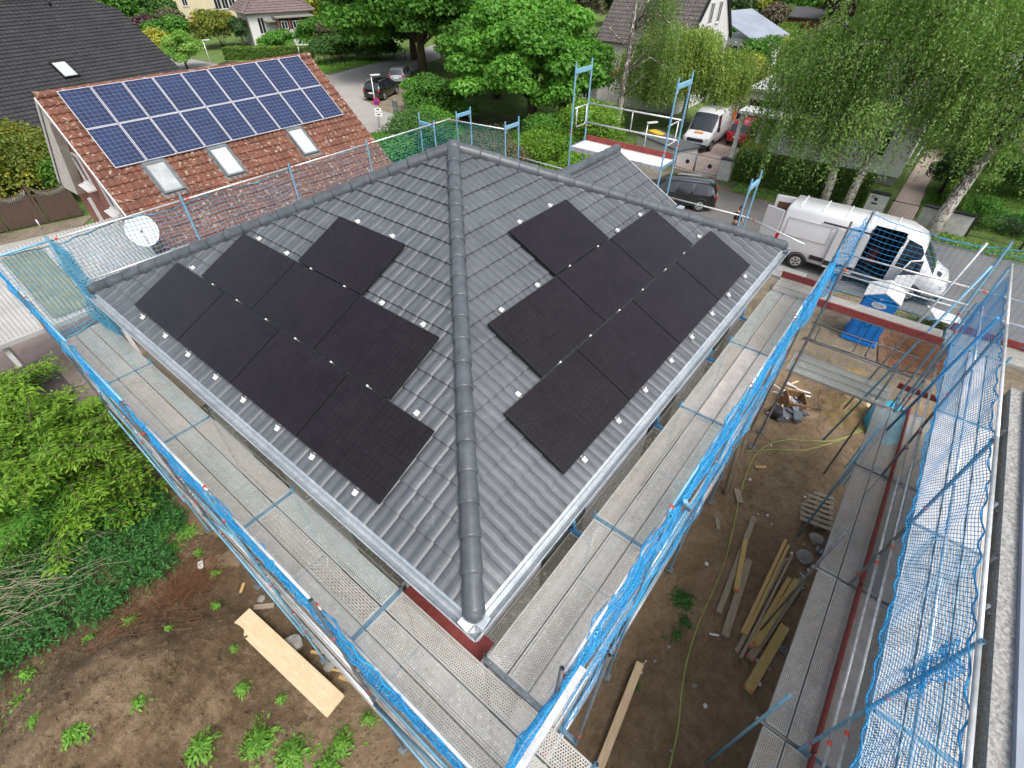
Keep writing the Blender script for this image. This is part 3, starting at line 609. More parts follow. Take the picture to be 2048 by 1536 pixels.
# ------------------------------------------------------------------ black solar modules
def build_black_modules():
    W, H, off = 1.762, 1.134, 0.115
    P = empty('solar_module', (0, 0, 0)); P['category'] = 'solar panel'; P['group'] = 'black solar modules on the dark pyramid roof'
    b = MB(); b.box(0.012, W-0.012, 0.012, H-0.012, -0.006, -0.001); b.build('glass_sheet', M['pv_black'], P)
    b = MB()
    for a in ((0, W, 0, 0.013), (0, W, H-0.013, H), (0, 0.013, 0.013, H-0.013), (W-0.013, W, 0.013, H-0.013)): b.box(a[0], a[1], a[2], a[3], -0.035, 0.0015)
    b.build('frame', M['black_alu'], P)
    for fx in (0.235, 0.765):
        b = MB(); xx = fx*W; b.box(xx-0.02, xx+0.02, -0.02, H+0.02, -0.082, -0.040); r = b.build('mounting_rail', M['steel'], P)
    th = {'W': math.atan2(AH, AX), 'S': math.atan2(AH, AY)}
    rows = {'W': [(1.779, 4), (2.669, 3), (4.443, 1)], 'S': [(2.049, 4), (2.954, 3), (4.741, 1)]}
    rowname = ['bottom', 'middle', 'top']; s00 = {'W': 0.294, 'S': 0.306}; first = True
    clampsrc = None
    for side in ('W', 'S'):
        t = th[side]
        for ri, (u0, n) in enumerate(rows[side]):
            for k in range(n):
                u, s = u0+k*(W+0.02), s00[side]+ri*(H+0.02)
                o = P if first else copy_thing(P); first = False
                inn = s*math.cos(t)-off*math.sin(t); z = EZ+s*math.sin(t)+off*math.cos(t)
                if side == 'W':
                    lx = Vector((0, -1, 0)); ly = Vector((math.cos(t), 0, math.sin(t))); org = Vector((-AX+inn, -AY+u+W, z))
                else:
                    lx = Vector((1, 0, 0)); ly = Vector((0, math.cos(t), math.sin(t))); org = Vector((-AX+u, -AY+inn, z))
                lz = lx.cross(ly); o.matrix_world = Matrix(((lx.x, ly.x, lz.x, org.x), (lx.y, ly.y, lz.y, org.y), (lx.z, ly.z, lz.z, org.z), (0, 0, 0, 1)))
                slope = 'slope nearer the satellite dish' if side == 'W' else 'slope nearer the white van'
                if n == 1: o['label'] = f'black solar module lying alone above the others on the {slope}'
                else: o['label'] = f'black solar module, {ORD[k]} from the front hip, {rowname[ri]} row, {slope}'
    # loose-looking bright clamp ends where the rails stick out above and below the field
    for side in ('W', 'S'):
        t = th[side]; cnt = 0
        for ri, (u0, n) in enumerate(rows[side]):
            for k in range(n):
                for fx in ((0.235, 0.765) if side == 'S' else (0.765, 0.235)):
                    for end in (0, 1):
                        uu = u0+k*(W+0.02)+(fx if side == 'S' else 1-fx)*W
                        s = s00[side]+ri*(H+0.02)+(-0.075 if end == 0 else H+0.07)
                        covered = False
                        for rj, (v0, m) in enumerate(rows[side]):
                            if rj == ri+(1 if end else -1) and v0-0.05 < uu < v0+m*(W+0.02): covered = True
                        mb = MB(); bright = M['alu']
                        if covered:
                            if end == 0: continue
                            mb.bbox(-0.018, 0.018, -0.012, 0.012, -0.03, 0.006, 0.002); s = s00[side]+ri*(H+0.02)+H+0.01; nm = 'middle_clamp'
                        else:
                            mb.bbox(-0.030, 0.030, -0.038, 0.038, -0.075, -0.030, 0.005); nm = 'end_clamp'
                            mb.tube((0, 0.028 if end == 0 else -0.028, -0.03), (0, 0.028 if end == 0 else -0.028, 0.012), 0.009, 6)
                        inn = s*math.cos(t)-off*math.sin(t); z = EZ+s*math.sin(t)+off*math.cos(t)
                        if side == 'W': lx = Vector((0, -1, 0)); ly = Vector((math.cos(t), 0, math.sin(t))); org = Vector((-AX+inn, -AY+uu, z))
                        else: lx = Vector((1, 0, 0)); ly = Vector((0, math.cos(t), math.sin(t))); org = Vector((-AX+uu, -AY+inn, z))
                        lz = lx.cross(ly); o = mb.build(nm, bright)
                        o.matrix_world = Matrix(((lx.x, ly.x, lz.x, org.x), (lx.y, ly.y, lz.y, org.y), (lx.z, ly.z, lz.z, org.z), (0, 0, 0, 1)))
                        if nm == 'end_clamp': tag(o, 'bright metal rail end clamp sticking out at the open edge of the black modules', 'clamp', 'rail end clamps round the black modules')
                        else: tag(o, 'small bright clamp in the dark gap between two rows of black modules', 'clamp', 'clamps in the gaps between the black modules')
build_black_modules()

# ------------------------------------------------------------------ scaffolding
def perf_deck(name, L, kind):
    """one steel deck: perforated sheet and folded side frame, origin in the middle of its top"""
    w = 0.150
    P = empty(name)
    mat = {'a': M['deck'], 'b': M['deck_blue'], 'c': M['deck_slot'], 'd': M['deck_old'], 'p': M['ply']}[kind]
    b = MB(); b.box(-L/2+0.03, L/2-0.03, -w+0.012, w-0.012, -0.012, -0.008) if kind != 'p' else b.box(-L/2+0.03, L/2-0.03, -w+0.012, w-0.012, -0.012, -0.002)
    b.build('perforated_sheet' if kind != 'p' else 'plywood_sheet', mat, P)
    b = MB(); b.box(-L/2, L/2, -w, -w+0.012, -0.07, 0.0); b.box(-L/2, L/2, w-0.012, w, -0.07, 0.0); b.box(-L/2, -L/2+0.03, -w+0.012, w-0.012, -0.06, -0.002); b.box(L/2-0.03, L/2, -w+0.012, w-0.012, -0.06, -0.002)
    b.build('side_frame', M['ply'] if kind == 'zz' else M['deck_frame'], P)
    return P
M['deck_frame'] = plain('dusty_deck_edge', (0.33, 0.335, 0.32), 0.65, 0.15, 0.2, 6, c2=(0.48, 0.48, 0.45))
PROTO = {}
def deck(x, y, z, ang, L, kind, label, group):
    key = (round(L, 2), kind)
    if key not in PROTO: PROTO[key] = perf_deck('scaffold_deck', L, kind); o = PROTO[key]
    else: o = copy_thing(PROTO[key])
    o.location = (x, y, z); o.rotation_euler = (0, 0, ang); tag(o, label, 'scaffold deck', group); return o
def rail(p0, p1, label, group, r=0.0215, mat=None, clip=True, cat='guard rail'):
    b = MB(); b.tube(p0, p1, r, 8); o = b.build('guard_rail', mat or M['steel_light'])
    tag(o, label, cat, group)
    if clip:
        p0, p1 = Vector(p0), Vector(p1); d = (p1-p0).normalized(); q = p0+d*0.16
        b = MB(); b.tube(q, q+d*0.055, r+0.005, 8); b.build('marker_band', M['red_clip'], o)
    return o
def frame(po, pi, levels, top_o, top_i, label, group, blue=False, high=None, spig=True):
    """po/pi: outer and inner standard (x,y); levels: deck heights carried; high: height of a top cross beam"""
    o = empty('scaffold_section', (0, 0, 0), 0, label, 'scaffold frame', group)
    c1 = M['blue'] if blue else M['steel_dark']
    for p, top in ((po, top_o), (pi, top_i)):
        if top is None: continue
        b = MB(); z = 0.08; b.tube((p[0], p[1], z), (p[0], p[1], top), 0.0242, 10, caps=False)
        b.tube((p[0], p[1], top-0.10), (p[0], p[1], top-0.06), 0.018, 8); st = b.build('standard', c1, o)
        for lv in levels:
            if lv+0.42 < top: b = MB(); b.tube((p[0], p[1], lv+0.38), (p[0], p[1], lv+0.42), 0.031, 10); b.build('marker_band', M['red_clip'], st)
        b = MB(); b.box(p[0]-0.08, p[0]+0.08, p[1]-0.08, p[1]+0.08, 0.05, 0.065); b.tube((p[0], p[1], 0.065), (p[0], p[1], 0.35), 0.017, 8); b.build('base_plate', M['steel_dark'], o)
    d = Vector((pi[0]-po[0], pi[1]-po[1], 0)); L = d.length; d.normalize(); s = Vector((-d.y, d.x, 0))
    def beam(z, mat, hh=0.05, lug=True):
        b = MB(); a = Vector((po[0], po[1], z)); q = a+d*L
        vs = [c+s*w+Vector((0, 0, k)) for c in (a, q) for w in (-0.034, 0.034) for k in (-hh, 0.006)]
        b.mesh(vs, [(0, 1, 3, 2), (4, 6, 7, 5), (0, 4, 5, 1), (2, 3, 7, 6), (0, 2, 6, 4), (1, 5, 7, 3)])
        if lug:
            for f in (0.06, 0.36, 0.67, 0.95): c = a+d*(L*f); b.tube(c+Vector((0, 0, 0.004)), c+Vector((0, 0, 0.03)), 0.017, 8)
        b.build('transom', mat, o)
    for lv in levels: beam(lv, M['blue_beam'] if (blue or random.random() < 0.45) else M['steel_dark'])
    if high:
        beam(high, M['blue'], 0.09, False)
        b = MB()
        for p, sg in ((po, 1), (pi, -1)):
            a = Vector((p[0], p[1], high-0.02)); b.tube(a+d*sg*0.16, a+Vector((0, 0, -0.28)), 0.012, 6)
        b.build('gusset', M['steel'], o)
    return o
def strands(P0, P1, r):
    """three-sided strand per segment, all in one pair of arrays"""
    d = norm(P1-P0); ref = np.where(np.abs(d[:, 2:3]) < 0.9, np.array([[0, 0, 1.0]]), np.array([[1.0, 0, 0]]))
    a = norm(np.cross(d, ref)); b = np.cross(d, a); n = len(P0); V = np.empty((n, 6, 3))
    for k in range(3):
        o = (a*math.cos(2*PI*k/3)+b*math.sin(2*PI*k/3))*r; V[:, k] = P0+o; V[:, 3+k] = P1+o
    base = (np.arange(n)*6)[:, None]; F = np.concatenate([base+np.array([[0, 1, 4, 3]]), base+np.array([[1, 2, 5, 4]]), base+np.array([[2, 0, 3, 5]])])
    return V.reshape(-1, 3), F
def net(p0, p1, zlo, zhi, label, group, mat, cell=0.09, amp=0.03, r=0.0035, bays=3, sag=0.03, bunch=0.0, lean=0.0, seed=0, rope=True, shear=0.0):
    rr = np.random.default_rng(seed+11); p0, p1 = np.array(p0, float), np.array(p1, float); L = np.linalg.norm(p1-p0); d = (p1-p0)/L; nrm = np.array([-d[1], d[0]])
    nu, nv = max(3, int(L/cell)), max(3, int((zhi-zlo)/cell*(1+bunch)))
    U, Vv = np.meshgrid(np.linspace(0, 1, nu+1), np.linspace(0, 1, nv+1), indexing='ij')
    q = np.zeros_like(U); 
    for _ in range(7):
        kx = rr.uniform(1, 9)*L/2.5; ky = rr.uniform(0.5, 5); q += np.sin(kx*U*2+ky*Vv*3+rr.uniform(0, 6))*rr.uniform(0.2, 1)/2.2
    off = amp*q*(1+1.5*bunch*np.sin(Vv*PI))+lean*(1-Vv)
    if bunch: off += bunch*0.035*np.sin(Vv*nv*2.1+4*np.sin(U*L*2.0))
    sg = sag*np.abs(np.sin(U*PI*bays))
    Zc = zlo+(zhi-zlo)*Vv - sg*Vv + 0.02*q*(1-Vv) + 0.01*rr.normal(0, 1, U.shape)*(bunch > 0)
    al = (U*L + shear*(Vv-0.5)*(zhi-zlo) + 0.012*np.sin(Vv*9+U*31))[..., None]
    XY = p0+al*d+off[..., None]*nrm
    G = np.concatenate([XY, Zc[..., None]], -1)
    A = [G[:-1].reshape(-1, 3), G[:, :-1].reshape(-1, 3)]; B = [G[1:].reshape(-1, 3), G[:, 1:].reshape(-1, 3)]
    V1, F1 = strands(np.concatenate(A), np.concatenate(B), r)
    o = np_mesh('safety_net', V1, F1, mat, None, False); tag(o, label, 'safety net', group)
    if rope:
        for nm, row in (('edge_rope', G[:, -1]), ('edge_rope', G[:, 0])):
            b = MB(); pts = row+np.stack([0.02*np.sin(np.arange(len(row))*0.9)*nrm[0], 0.02*np.sin(np.arange(len(row))*0.9)*nrm[1], 0.012*np.sin(np.arange(len(row))*1.3)], -1)
            b.path([tuple(p) for p in pts], r*2.2, 5); b.build(nm, mat, o)
    return o
def toe(p0, p1, z, label, group, h=0.15, th=0.03, name='toe_board', mat=None):
    b = MB(); p0, p1 = Vector((*p0, 0)), Vector((*p1, 0)); d = (p1-p0).normalized(); s = Vector((-d.y, d.x, 0))
    vs = [c+s*w+Vector((0, 0, z+k)) for c in (p0+d*.03, p1-d*.03) for w in (-th/2, th/2) for k in (0.003, h)]
    b.mesh(vs, [(0, 1, 3, 2), (4, 6, 7, 5), (0, 4, 5, 1), (2, 3, 7, 6), (0, 2, 6, 4), (1, 5, 7, 3)])
    o = b.build(name, mat or M['toe']); return tag(o, label, 'toe board', group)
LV = {5.2: 'top', 3.2: 'middle', 1.2: 'lowest'}

def build_scaffold():
    PL = ['innermost', 'second', 'third', 'fourth', 'fifth']
    # ---- west run (left of the roof): outer x=-6.5, inner x=-5.53
    jy = [-6.97, -3.92, -1.38, 1.26, 3.70, 6.14, 8.9]
    sideW = 'garden side'
    for i, y in enumerate(jy[:6]):
        frame((-6.5, y), (-5.53, y), (5.2, 3.2, 1.2), [6.75, 6.62, 6.3, 6.32, 6.35, 6.4][i], 5.32, f'{ORD[i]} scaffold frame counted from the front corner, {sideW}', 'frames of the scaffold beside the garden', blue=(i % 2 == 0))
    for i in range(5):
        L = jy[i+1]-jy[i]; ym = (jy[i]+jy[i+1])/2
        for lv in (5.2, 3.2, 1.2):
            for k in range(3):
                kind = random.choice('abad') if lv < 5 else ['aaa', 'bca', 'aba', 'baa', 'bba'][i][k]
                deck(-5.53-0.155-k*0.322, ym, lv+0.012, PI/2, L-0.07, kind, f'{PL[k]} perforated deck in the {ORD[i]} bay from the front, {LV[lv]} lift, {sideW}', 'steel decks beside the garden')
            for z, nm in ((1.0, 'upper'), (0.5, 'lower')):
                rail((-6.46, jy[i]-0.05, lv+z), (-6.46, jy[i+1]+0.05, lv+z), f'{nm} guard rail of the {ORD[i]} bay from the front, {LV[lv]} lift, {sideW}', 'guard rails beside the garden', mat=M['steel_light'] if random.random() < 0.75 else M['blue'])
            if lv < 5: toe((-6.42, jy[i]), (-6.42, jy[i+1]), lv+0.01, f'red brown toe board of the {ORD[i]} bay from the front, {LV[lv]} lift, {sideW}', 'toe boards beside the garden')
        b = MB(); b.tube((-6.53, jy[i]+0.1, 1.3), (-6.53, jy[i+1]-0.1, 3.1), 0.021, 8); b.tube((-6.53, jy[i+1]-0.1, 3.3), (-6.53, jy[i]+0.1, 5.1), 0.021, 8)
        if i in (0, 2, 4): tag(b.build('diagonal_brace', M['blue']), f'blue zigzag brace on the {ORD[i]} bay from the front {sideW}', 'scaffold brace', 'blue braces beside the garden')
    net((-6.475, -7.4), (-6.475, 8.9), 5.36, 6.24, 'bunched blue net hanging along the outer rails beside the overgrown garden', None, M['net'], 0.052, 0.022, 0.0038, 6, 0.05, 0.55, seed=1, shear=0.3)
    rail((-6.44, 6.1, 6.2), (-6.44, 8.95, 6.2), 'top guard rail running on past the roof corner towards the carport', None); rail((-6.44, 6.1, 5.7), (-6.44, 8.95, 5.7), 'lower guard rail running on past the roof corner towards the carport', None)
    # console decks next to the wall
    for i, (a, b_) in enumerate(((-1.2, 1.2), (1.25, 3.6))):
        deck(-5.22, (a+b_)/2, 4.66, PI/2, b_-a, 'd', f'old mossy console deck squeezed between wall and scaffold, {"nearer" if i == 0 else "farther"} one on the garden side', 'console decks beside the garden')
    deck(-5.22, -2.45, 4.66, PI/2, 2.35, 'd', 'old mossy console deck beside the red brown board, garden side', None)
    b = MB(); b.box(-5.47, -5.12, -5.2, -3.72, 4.63, 4.665); tag(b.build('formwork_board', M['toe']), 'red brown formwork board filling the gap at the front roof corner', 'board')
    for k in range(2):
        b = MB(); b.box(-5.44+0.16*k, -5.30+0.16*k, 2.3+0.1*k, 5.0-0.4*k, 4.70+0.03*k, 4.73+0.03*k); tag(b.build('timber_board', M['wood_old']), f'{"long" if k == 0 else "shorter"} weathered board lying in the gap below the gutter, garden side', 'board')
    # ---- south run: outer y=-6.35, inner y=-5.37
    jx = [-5.47, -2.92, 0.14, 2.70, 5.45]
    sideS = 'site side'
    for i, x in enumerate(jx):
        frame((x, -6.36), (x, -5.37), (5.2, 3.2, 1.2), [6.85, 6.2, 6.25, 6.25, 7.25][i], 5.34, f'{ORD[i]} scaffold frame counted from the front corner, {sideS}', 'frames of the scaffold facing the site', blue=(i in (1, 2, 3)))
    frame((-5.02, -6.62), (-5.02, -6.02), (3.2, 1.2), 6.62, None, 'extra short standard clamped beside the front corner frame', None)
    for i in range(4):
        L = jx[i+1]-jx[i]; xm = (jx[i]+jx[i+1])/2
        for lv in (5.2, 3.2, 1.2):
            for k in range(3):
                kind = random.choice('abad') if lv < 5 else ['aaa', 'aab', 'app', 'bab'][i][k]
                deck(xm, -5.37-0.155-k*0.322, lv+0.012, 0, L-0.07, kind, f'{PL[k]} perforated deck in the {ORD[i]} bay from the front, {LV[lv]} lift, {sideS}', 'steel decks facing the site')
            for z, nm in ((1.0, 'upper'), (0.5, 'lower')):
                rail((jx[i]-0.05, -6.32, lv+z), (jx[i+1]+0.05, -6.32, lv+z), f'{nm} guard rail of the {ORD[i]} bay from the front, {LV[lv]} lift, {sideS}', 'guard rails facing the site', mat=M['steel_light'] if random.random() < 0.8 else M['blue'])
            if lv < 5:
                toe((jx[i], -6.28), (jx[i+1], -6.28), lv+0.01, f'red brown toe board of the {ORD[i]} bay from the front, {LV[lv]} lift, {sideS}', 'toe boards facing the site')
    net((-6.35, -6.345), (5.9, -6.345), 5.32, 6.26, 'dense bunched blue net along the guard rails facing the building site', None, M['net'], 0.050, 0.028, 0.0040, 5, 0.06, 0.6, seed=5, shear=0.5)
    net((-5.3, -6.40), (3.1, -6.40), 4.6, 5.35, 'loose lower flap of blue net hanging below the top deck facing the site', None, M['net'], 0.085, 0.05, 0.0036, 4, 0.08, 0.3, lean=-0.08, seed=6, rope=False, shear=0.4)
    for i, (a, b_) in enumerate(((-5.2, -3.06), (-3.0, -0.12), (-0.04, 2.5), (2.56, 4.6))):
        deck((a+b_)/2, -5.22, 4.66, 0, b_-a, 'd', f'{ORD[i]} old console deck from the front between wall and scaffold, site side', 'console decks facing the site')
        b = MB(); b.box(b_+0.0, b_+0.06, -5.42, -5.06, 4.58, 4.70); b.tube((b_+0.03, -5.10, 4.62), (b_+0.03, -5.10, 4.95), 0.018, 8); tag(b.build('console_bracket', M['blue_deep']), f'{ORD[i]} blue console bracket from the front, site side', 'scaffold bracket', 'console brackets facing the site')
    # heavy blue tube lying in the net
    b = MB(); b.box(-7.4, -5.22, -6.51, -6.44, 6.40, 6.48); tag(b.build('box_beam', M['steel_light']), 'silver box beam crossing the front scaffold corner', 'beam')
    b = MB(); b.tube((-1.75, -6.42, 5.0), (-2.7, -6.44, 6.35), 0.03, 8); tag(b.build('diagonal_brace', M['blue']), 'light blue diagonal tube tangled in the net of the second bay', 'scaffold brace')
    # ---- north and east runs behind the roof
    sideN = 'by the red tiled house'
    nx = [-5.58, -2.94, -0.13, 2.45, 5.2]
    for i, x in enumerate(nx):
        frame((x, 6.02), (x, 5.62) if i < 4 else (x, 6.7), (5.2, 3.2), 7.32, 5.3 if i < 4 else 7.45, f'{ORD[i]} scaffold frame counted from the carport, {sideN}', 'frames behind the roof', blue=True, high=7.18 if i == 4 else None)
    for i in range(4):
        a, b_ = nx[i], nx[i+1]
        for k in range(2): deck((a+b_)/2, 5.75+k*0.322, 5.212, 0, b_-a-0.07, 'ab'[k], f'{PL[k]} deck in the {ORD[i]} bay from the carport, {sideN}', 'decks behind the roof')
        for z, nm in ((2.0, 'top'), (1.0, 'middle')): rail((a-0.05, 6.05, 5.2+z), (b_+0.05, 6.05, 5.2+z), f'{nm} guard rail of the {ORD[i]} bay from the carport, {sideN}', 'guard rails behind the roof')
    rail((-6.7, 6.05, 7.2), (-5.5, 6.05, 7.2), 'light blue rail end sticking out over the carport', None, 0.024, M['blue'], False)
    rail((5.1, 6.05, 7.2), (6.0, 6.05, 7.2), 'short top rail at the far roof corner', None); rail((5.1, 6.05, 6.2), (6.0, 6.05, 6.2), 'short middle rail at the far roof corner', None)
    net((-6.5, 6.1), (0.1, 6.1), 5.25, 7.18, 'pale blue wavy net standing between carport and roof corner', None, M['net_pale'], 0.088, 0.05, 0.0060, 3, 0.10, seed=8)
    net((0.1, 6.1), (2.4, 6.1), 5.25, 7.18, 'pale blue net in front of the red tiles', None, M['net_pale'], 0.088, 0.05, 0.0044, 1, 0.08, seed=9)
    net((2.4, 6.1), (5.95, 6.1), 5.25, 7.18, 'teal net in front of the green bushes at the far roof corner', None, M['net_teal'], 0.085, 0.03, 0.0040, 1, 0.05, seed=10)
    net((-5.58, 6.12), (-5.50, 5.2), 5.15, 7.2, 'blue net bunched around the post at the carport corner', None, M['net_pale'], 0.06, 0.05, 0.005, 1, 0.02, 1.5, seed=12, rope=False)
    net((-6.45, 6.2), (-5.5, 6.2), 3.4, 5.3, 'end net closing the scaffold bay beside the carport', None, M['net_pale'], 0.08, 0.05, 0.0042, 1, 0.02, 0.5, seed=13)
    sideE = 'on the street side of the roof'
    for i, (y, hi_, topx) in enumerate(((5.95, 7.3, 7.42), (3.82, 7.28, 7.45), (1.25, 9.12, 9.3), (-1.65, 9.12, 9.3), (-3.95, 7.2, 7.42))):
        xi, xo = (6.2, 6.9) if i not in (2, 3) else (6.06, 6.86)
        frame((xo, y), (xi, y), (5.2, 3.2) if i not in (2, 3) else (7.2, 5.2, 3.2), topx, topx-0.02, ['corner scaffold frame beside the teal net behind the roof apex', 'light blue scaffold frame right of the teal net', 'tall blue scaffold frame at the tree end of the raised platform', 'tall blue scaffold frame at the car end of the raised platform', 'blue scaffold frame standing between black estate car and white van'][i], 'frames on the street side', blue=True, high=hi_)
    net((5.95, 6.1), (6.25, 3.85), 5.25, 7.18, 'teal net on the street side of the far roof corner', None, M['net_teal'], 0.085, 0.03, 0.0040, 1, 0.05, seed=14)
    rail((5.9, 6.1, 7.2), (6.22, 3.8, 7.2), 'top guard rail above the teal net on the street side', None)
    rail((6.9, 3.8, 6.2), (6.86, 1.25, 6.2), 'middle guard rail between the teal net and the raised platform', None)
    rail((6.86, -1.7, 6.2), (6.9, -4.0, 6.2), 'long silver rail from the raised platform to the blue frame by the van', None, clip=False)
    rail((6.9, -4.0, 6.2), (6.2, -5.6, 6.2), 'short rail behind the blue frame by the van', None)
    for i, (a, b_) in enumerate(((-5.9, -3.97), (-3.95, -1.68), (-1.62, 1.22), (1.28, 3.8), (3.84, 5.9))):
        for k in range(2): deck(6.38+k*0.322, (a+b_)/2, 5.212, PI/2, b_-a-0.05, 'ab'[k], f'{PL[k]} deck in the {ORD[i]} bay from the van, {sideE}', 'decks on the street side')
    # raised platform
    pf = empty('platform_deck', (0, 0, 0), 0, 'raised white platform deck between the two tall blue frames', 'scaffold deck')
    b = MB(); b.box(6.10, 6.82, -1.62, 1.22, 7.19, 7.205); b.build('deck_board', plain('dusty_white_board', (0.58, 0.53, 0.50), 0.85, 0, 0.15, 6, c2=(0.74, 0.70, 0.68)), pf)
    b = MB(); b.box(6.06, 6.099, -1.62, 1.22, 7.10, 7.22); b.box(6.821, 6.86, -1.62, 1.22, 7.10, 7.22); b.build('side_frame', M['steel_light'], pf)
    toe((6.84, -1.6), (6.84, 1.2), 7.22, 'red brown toe board along the raised platform', None)
    for z, nm in ((8.2, 'top'), (7.7, 'lower')): rail((6.86, -1.65, z), (6.86, 1.25, z), f'{nm} guard rail of the raised platform', None, clip=False)
    b = MB(); b.tube((6.86, -0.2, 7.7), (6.86, -0.2, 8.2), 0.017, 8); tag(b.build('rail_post', M['steel_light']), 'short upright joining the two guard rails of the raised platform', 'rail post')
    for y, nm in ((1.2, 'tree end'), (-1.6, 'car end')):
        b = MB(); b.path([(6.08, y, 8.2), (6.80, y, 8.2)], 0.017); b.path([(6.2, y, 8.2), (6.2, y, 7.78), (6.25, y, 7.70), (6.66, y, 7.70), (6.72, y, 7.78), (6.72, y, 8.2)], 0.015)
        tag(b.build('end_guard', M['steel_light']), f'end guard frame at the {nm} of the raised platform', 'guard rail')
    # ---- cross run from the house corner to the second scaffold
    sideC = 'in front of the portable toilet'
    cy = [-6.42, -9.0, -11.6, -14.2]
    for i in range(3):
        a, b_ = cy[i], cy[i+1]; x0 = 5.63 if i == 0 else 5.75
        for k in range(2): deck(x0+k*0.322, (a+b_)/2, 5.212, PI/2, abs(b_-a)-0.07, 'ac'[k] if i else 'aa'[k], f'{["near", "far"][k]} deck in the {ORD[i]} cross scaffold bay from the roof corner', 'decks of the cross scaffold')
        toe((5.44 if i == 0 else 6.3, a), (5.44 if i == 0 else 6.3, b_), 5.2, f'red toe board of the {ORD[i]} cross scaffold bay from the roof corner', 'toe boards of the cross scaffold', 0.17)
        for z, nm in ((1.0, 'upper'), (0.5, 'lower')): rail((6.32, a, 5.2+z), (6.32, b_, 5.2+z), f'{nm} guard rail of the {ORD[i]} cross scaffold bay from the roof corner', 'guard rails of the cross scaffold')
    toe((6.28, -5.35), (6.28, -6.4), 5.2, 'short red toe board at the roof corner beside the white van', None, 0.17)
    for k in range(3): deck(5.62+k*0.322, -5.9, 5.206, PI/2, 1.0, 'c', f'{PL[k]} slotted deck filling the roof corner beside the van', 'slotted corner decks')
    rail((5.46, -6.5, 6.2), (5.46, -8.95, 6.2), 'rail above the red toe board nearest the camera of the cross scaffold', None); 
    for i, (y, z1) in enumerate(((-6.62, 7.25), (-9.05, 7.3), (-11.6, 7.3))):
        frame((6.3, y), (5.44, y), (5.2, 3.2, 1.2), z1, [6.4, 6.3, 5.3][i], f'{ORD[i]} frame of the cross scaffold counted from the roof corner', 'frames of the cross scaffold', blue=(i == 1), high=None)
    net((6.34, -6.55), (6.34, -12.5), 5.3, 7.2, 'sagging blue net across the white van behind the portable toilet', None, M['net'], 0.115, 0.05, 0.0034, 2, 0.16, seed=20)
    net((5.5, -6.42), (6.3, -6.60), 5.25, 7.1, 'blue net bunched at the end of the house scaffold by the van', None, M['net'], 0.08, 0.06, 0.0045, 1, 0.05, 0.8, seed=21)
    net((3.4, -6.40), (5.6, -6.42), 5.25, 6.9, 'blue net rising towards the van end of the house scaffold', None, M['net'], 0.085, 0.06, 0.0042, 1, 0.35, 0.4, seed=22, shear=0.6)
    # lower lift of the cross run
    for k in range(3): deck(5.58+k*0.322, -7.66, 3.212, PI/2, 2.35, 'b', f'{PL[k]} worn grey deck of the lower cross walkway above the sand', 'lower cross walkway decks')
    toe((6.45, -8.9), (6.45, -10.6), 3.2, 'red brown board at the far end of the lower cross walkway', None, 0.16, 0.05); 
    for j, (x, z, nm) in enumerate(((6.4, 4.2, 'upper far'), (6.4, 3.7, 'lower far'), (5.48, 4.2, 'near'))): rail((x, -6.5, z), (x, -8.95, z), f'{nm} rail of the lower cross walkway above the sand', None, 0.019, M['steel_dark'], False)
    for y0 in (-6.75, -7.95):
        b = MB(); b.path([(6.38, y0, 4.2), (6.38, y0, 3.80), (6.38, y0-0.06, 3.72), (6.38, y0-0.86, 3.72), (6.38, y0-0.92, 3.80), (6.38, y0-0.92, 4.2)], 0.016)
        tag(b.build('end_guard', M['steel_dark']), f'bent grey guard hoop on the lower cross walkway, {"nearer the house" if y0 > -7 else "nearer the second scaffold"}', 'guard rail')
    # ---- second scaffold on the right
    side2 = 'of the second scaffold'
    sx = [5.58, 3.05, -0.02, -3.10, -5.7]
    for i, x in enumerate(sx):
        frame((x, -9.15), (x, -10.12), (5.2, 3.2, 1.2), [7.1, 7.12, 7.1, 7.2, 7.1][i], 5.35, f'{ORD[i]} frame {side2} counted from the street', 'frames of the second scaffold', blue=(i in (0, 3)))
        b = MB(); b.tube((x+0.04, -8.60, 0.1), (x+0.04, -8.60, 4.3), 0.0242, 10); tag(b.build('bracket_standard', M['blue'] if i % 2 else M['steel_dark']), f'{ORD[i]} inner standard {side2} counted from the street', 'scaffold standard', 'inner standards of the second scaffold')
        b = MB(); b.tube((x+0.04, -8.55, 3.10), (x+0.04, -9.15, 3.10), 0.03, 8); tag(b.build('console_bracket', M['steel']), f'{ORD[i]} bracket arm {side2} counted from the street', 'scaffold bracket', 'bracket arms of the second scaffold')
    for i in range(4):
        a, b_ = sx[i], sx[i+1]; L = abs(b_-a)-0.07; xm = (a+b_)/2
        for k in range(3): deck(xm, -9.15-0.16-k*0.322, 5.212, 0, L, ['bpa', 'ppp', 'aaa', 'aaa'][i][k], f'{PL[k]} top deck under the net, {ORD[i]} bay from the street, {side2[3:]}', 'top decks of the second scaffold')
        for k in range(3): deck(xm, -9.30-0.16-k*0.322, 3.212, 0, L, 'abpa'[(k+i) % 4], f'{PL[k]} middle lift deck, {ORD[i]} bay from the street, {side2[3:]}', 'middle decks of the second scaffold')
        for k in range(2): deck(xm, -8.64-0.16-k*0.322, 3.19, 0, L, random.choice('aab'), f'{["outer", "inner"][k]} bracket deck, {ORD[i]} bay from the street, {side2[3:]}', 'bracket decks of the second scaffold')
        toe((a, -9.285), (b_, -9.285), 3.22, f'long red toe board, {ORD[i]} bay from the street, {side2[3:]}', 'toe boards of the second scaffold', 0.15, 0.035)
        for z, nm in ((4.72, 'upper'), (4.25, 'lower')): rail((a, -9.15, z), (b_, -9.15, z), f'{nm} rail below the net, {ORD[i]} bay from the street, {side2[3:]}', 'middle rails of the second scaffold')
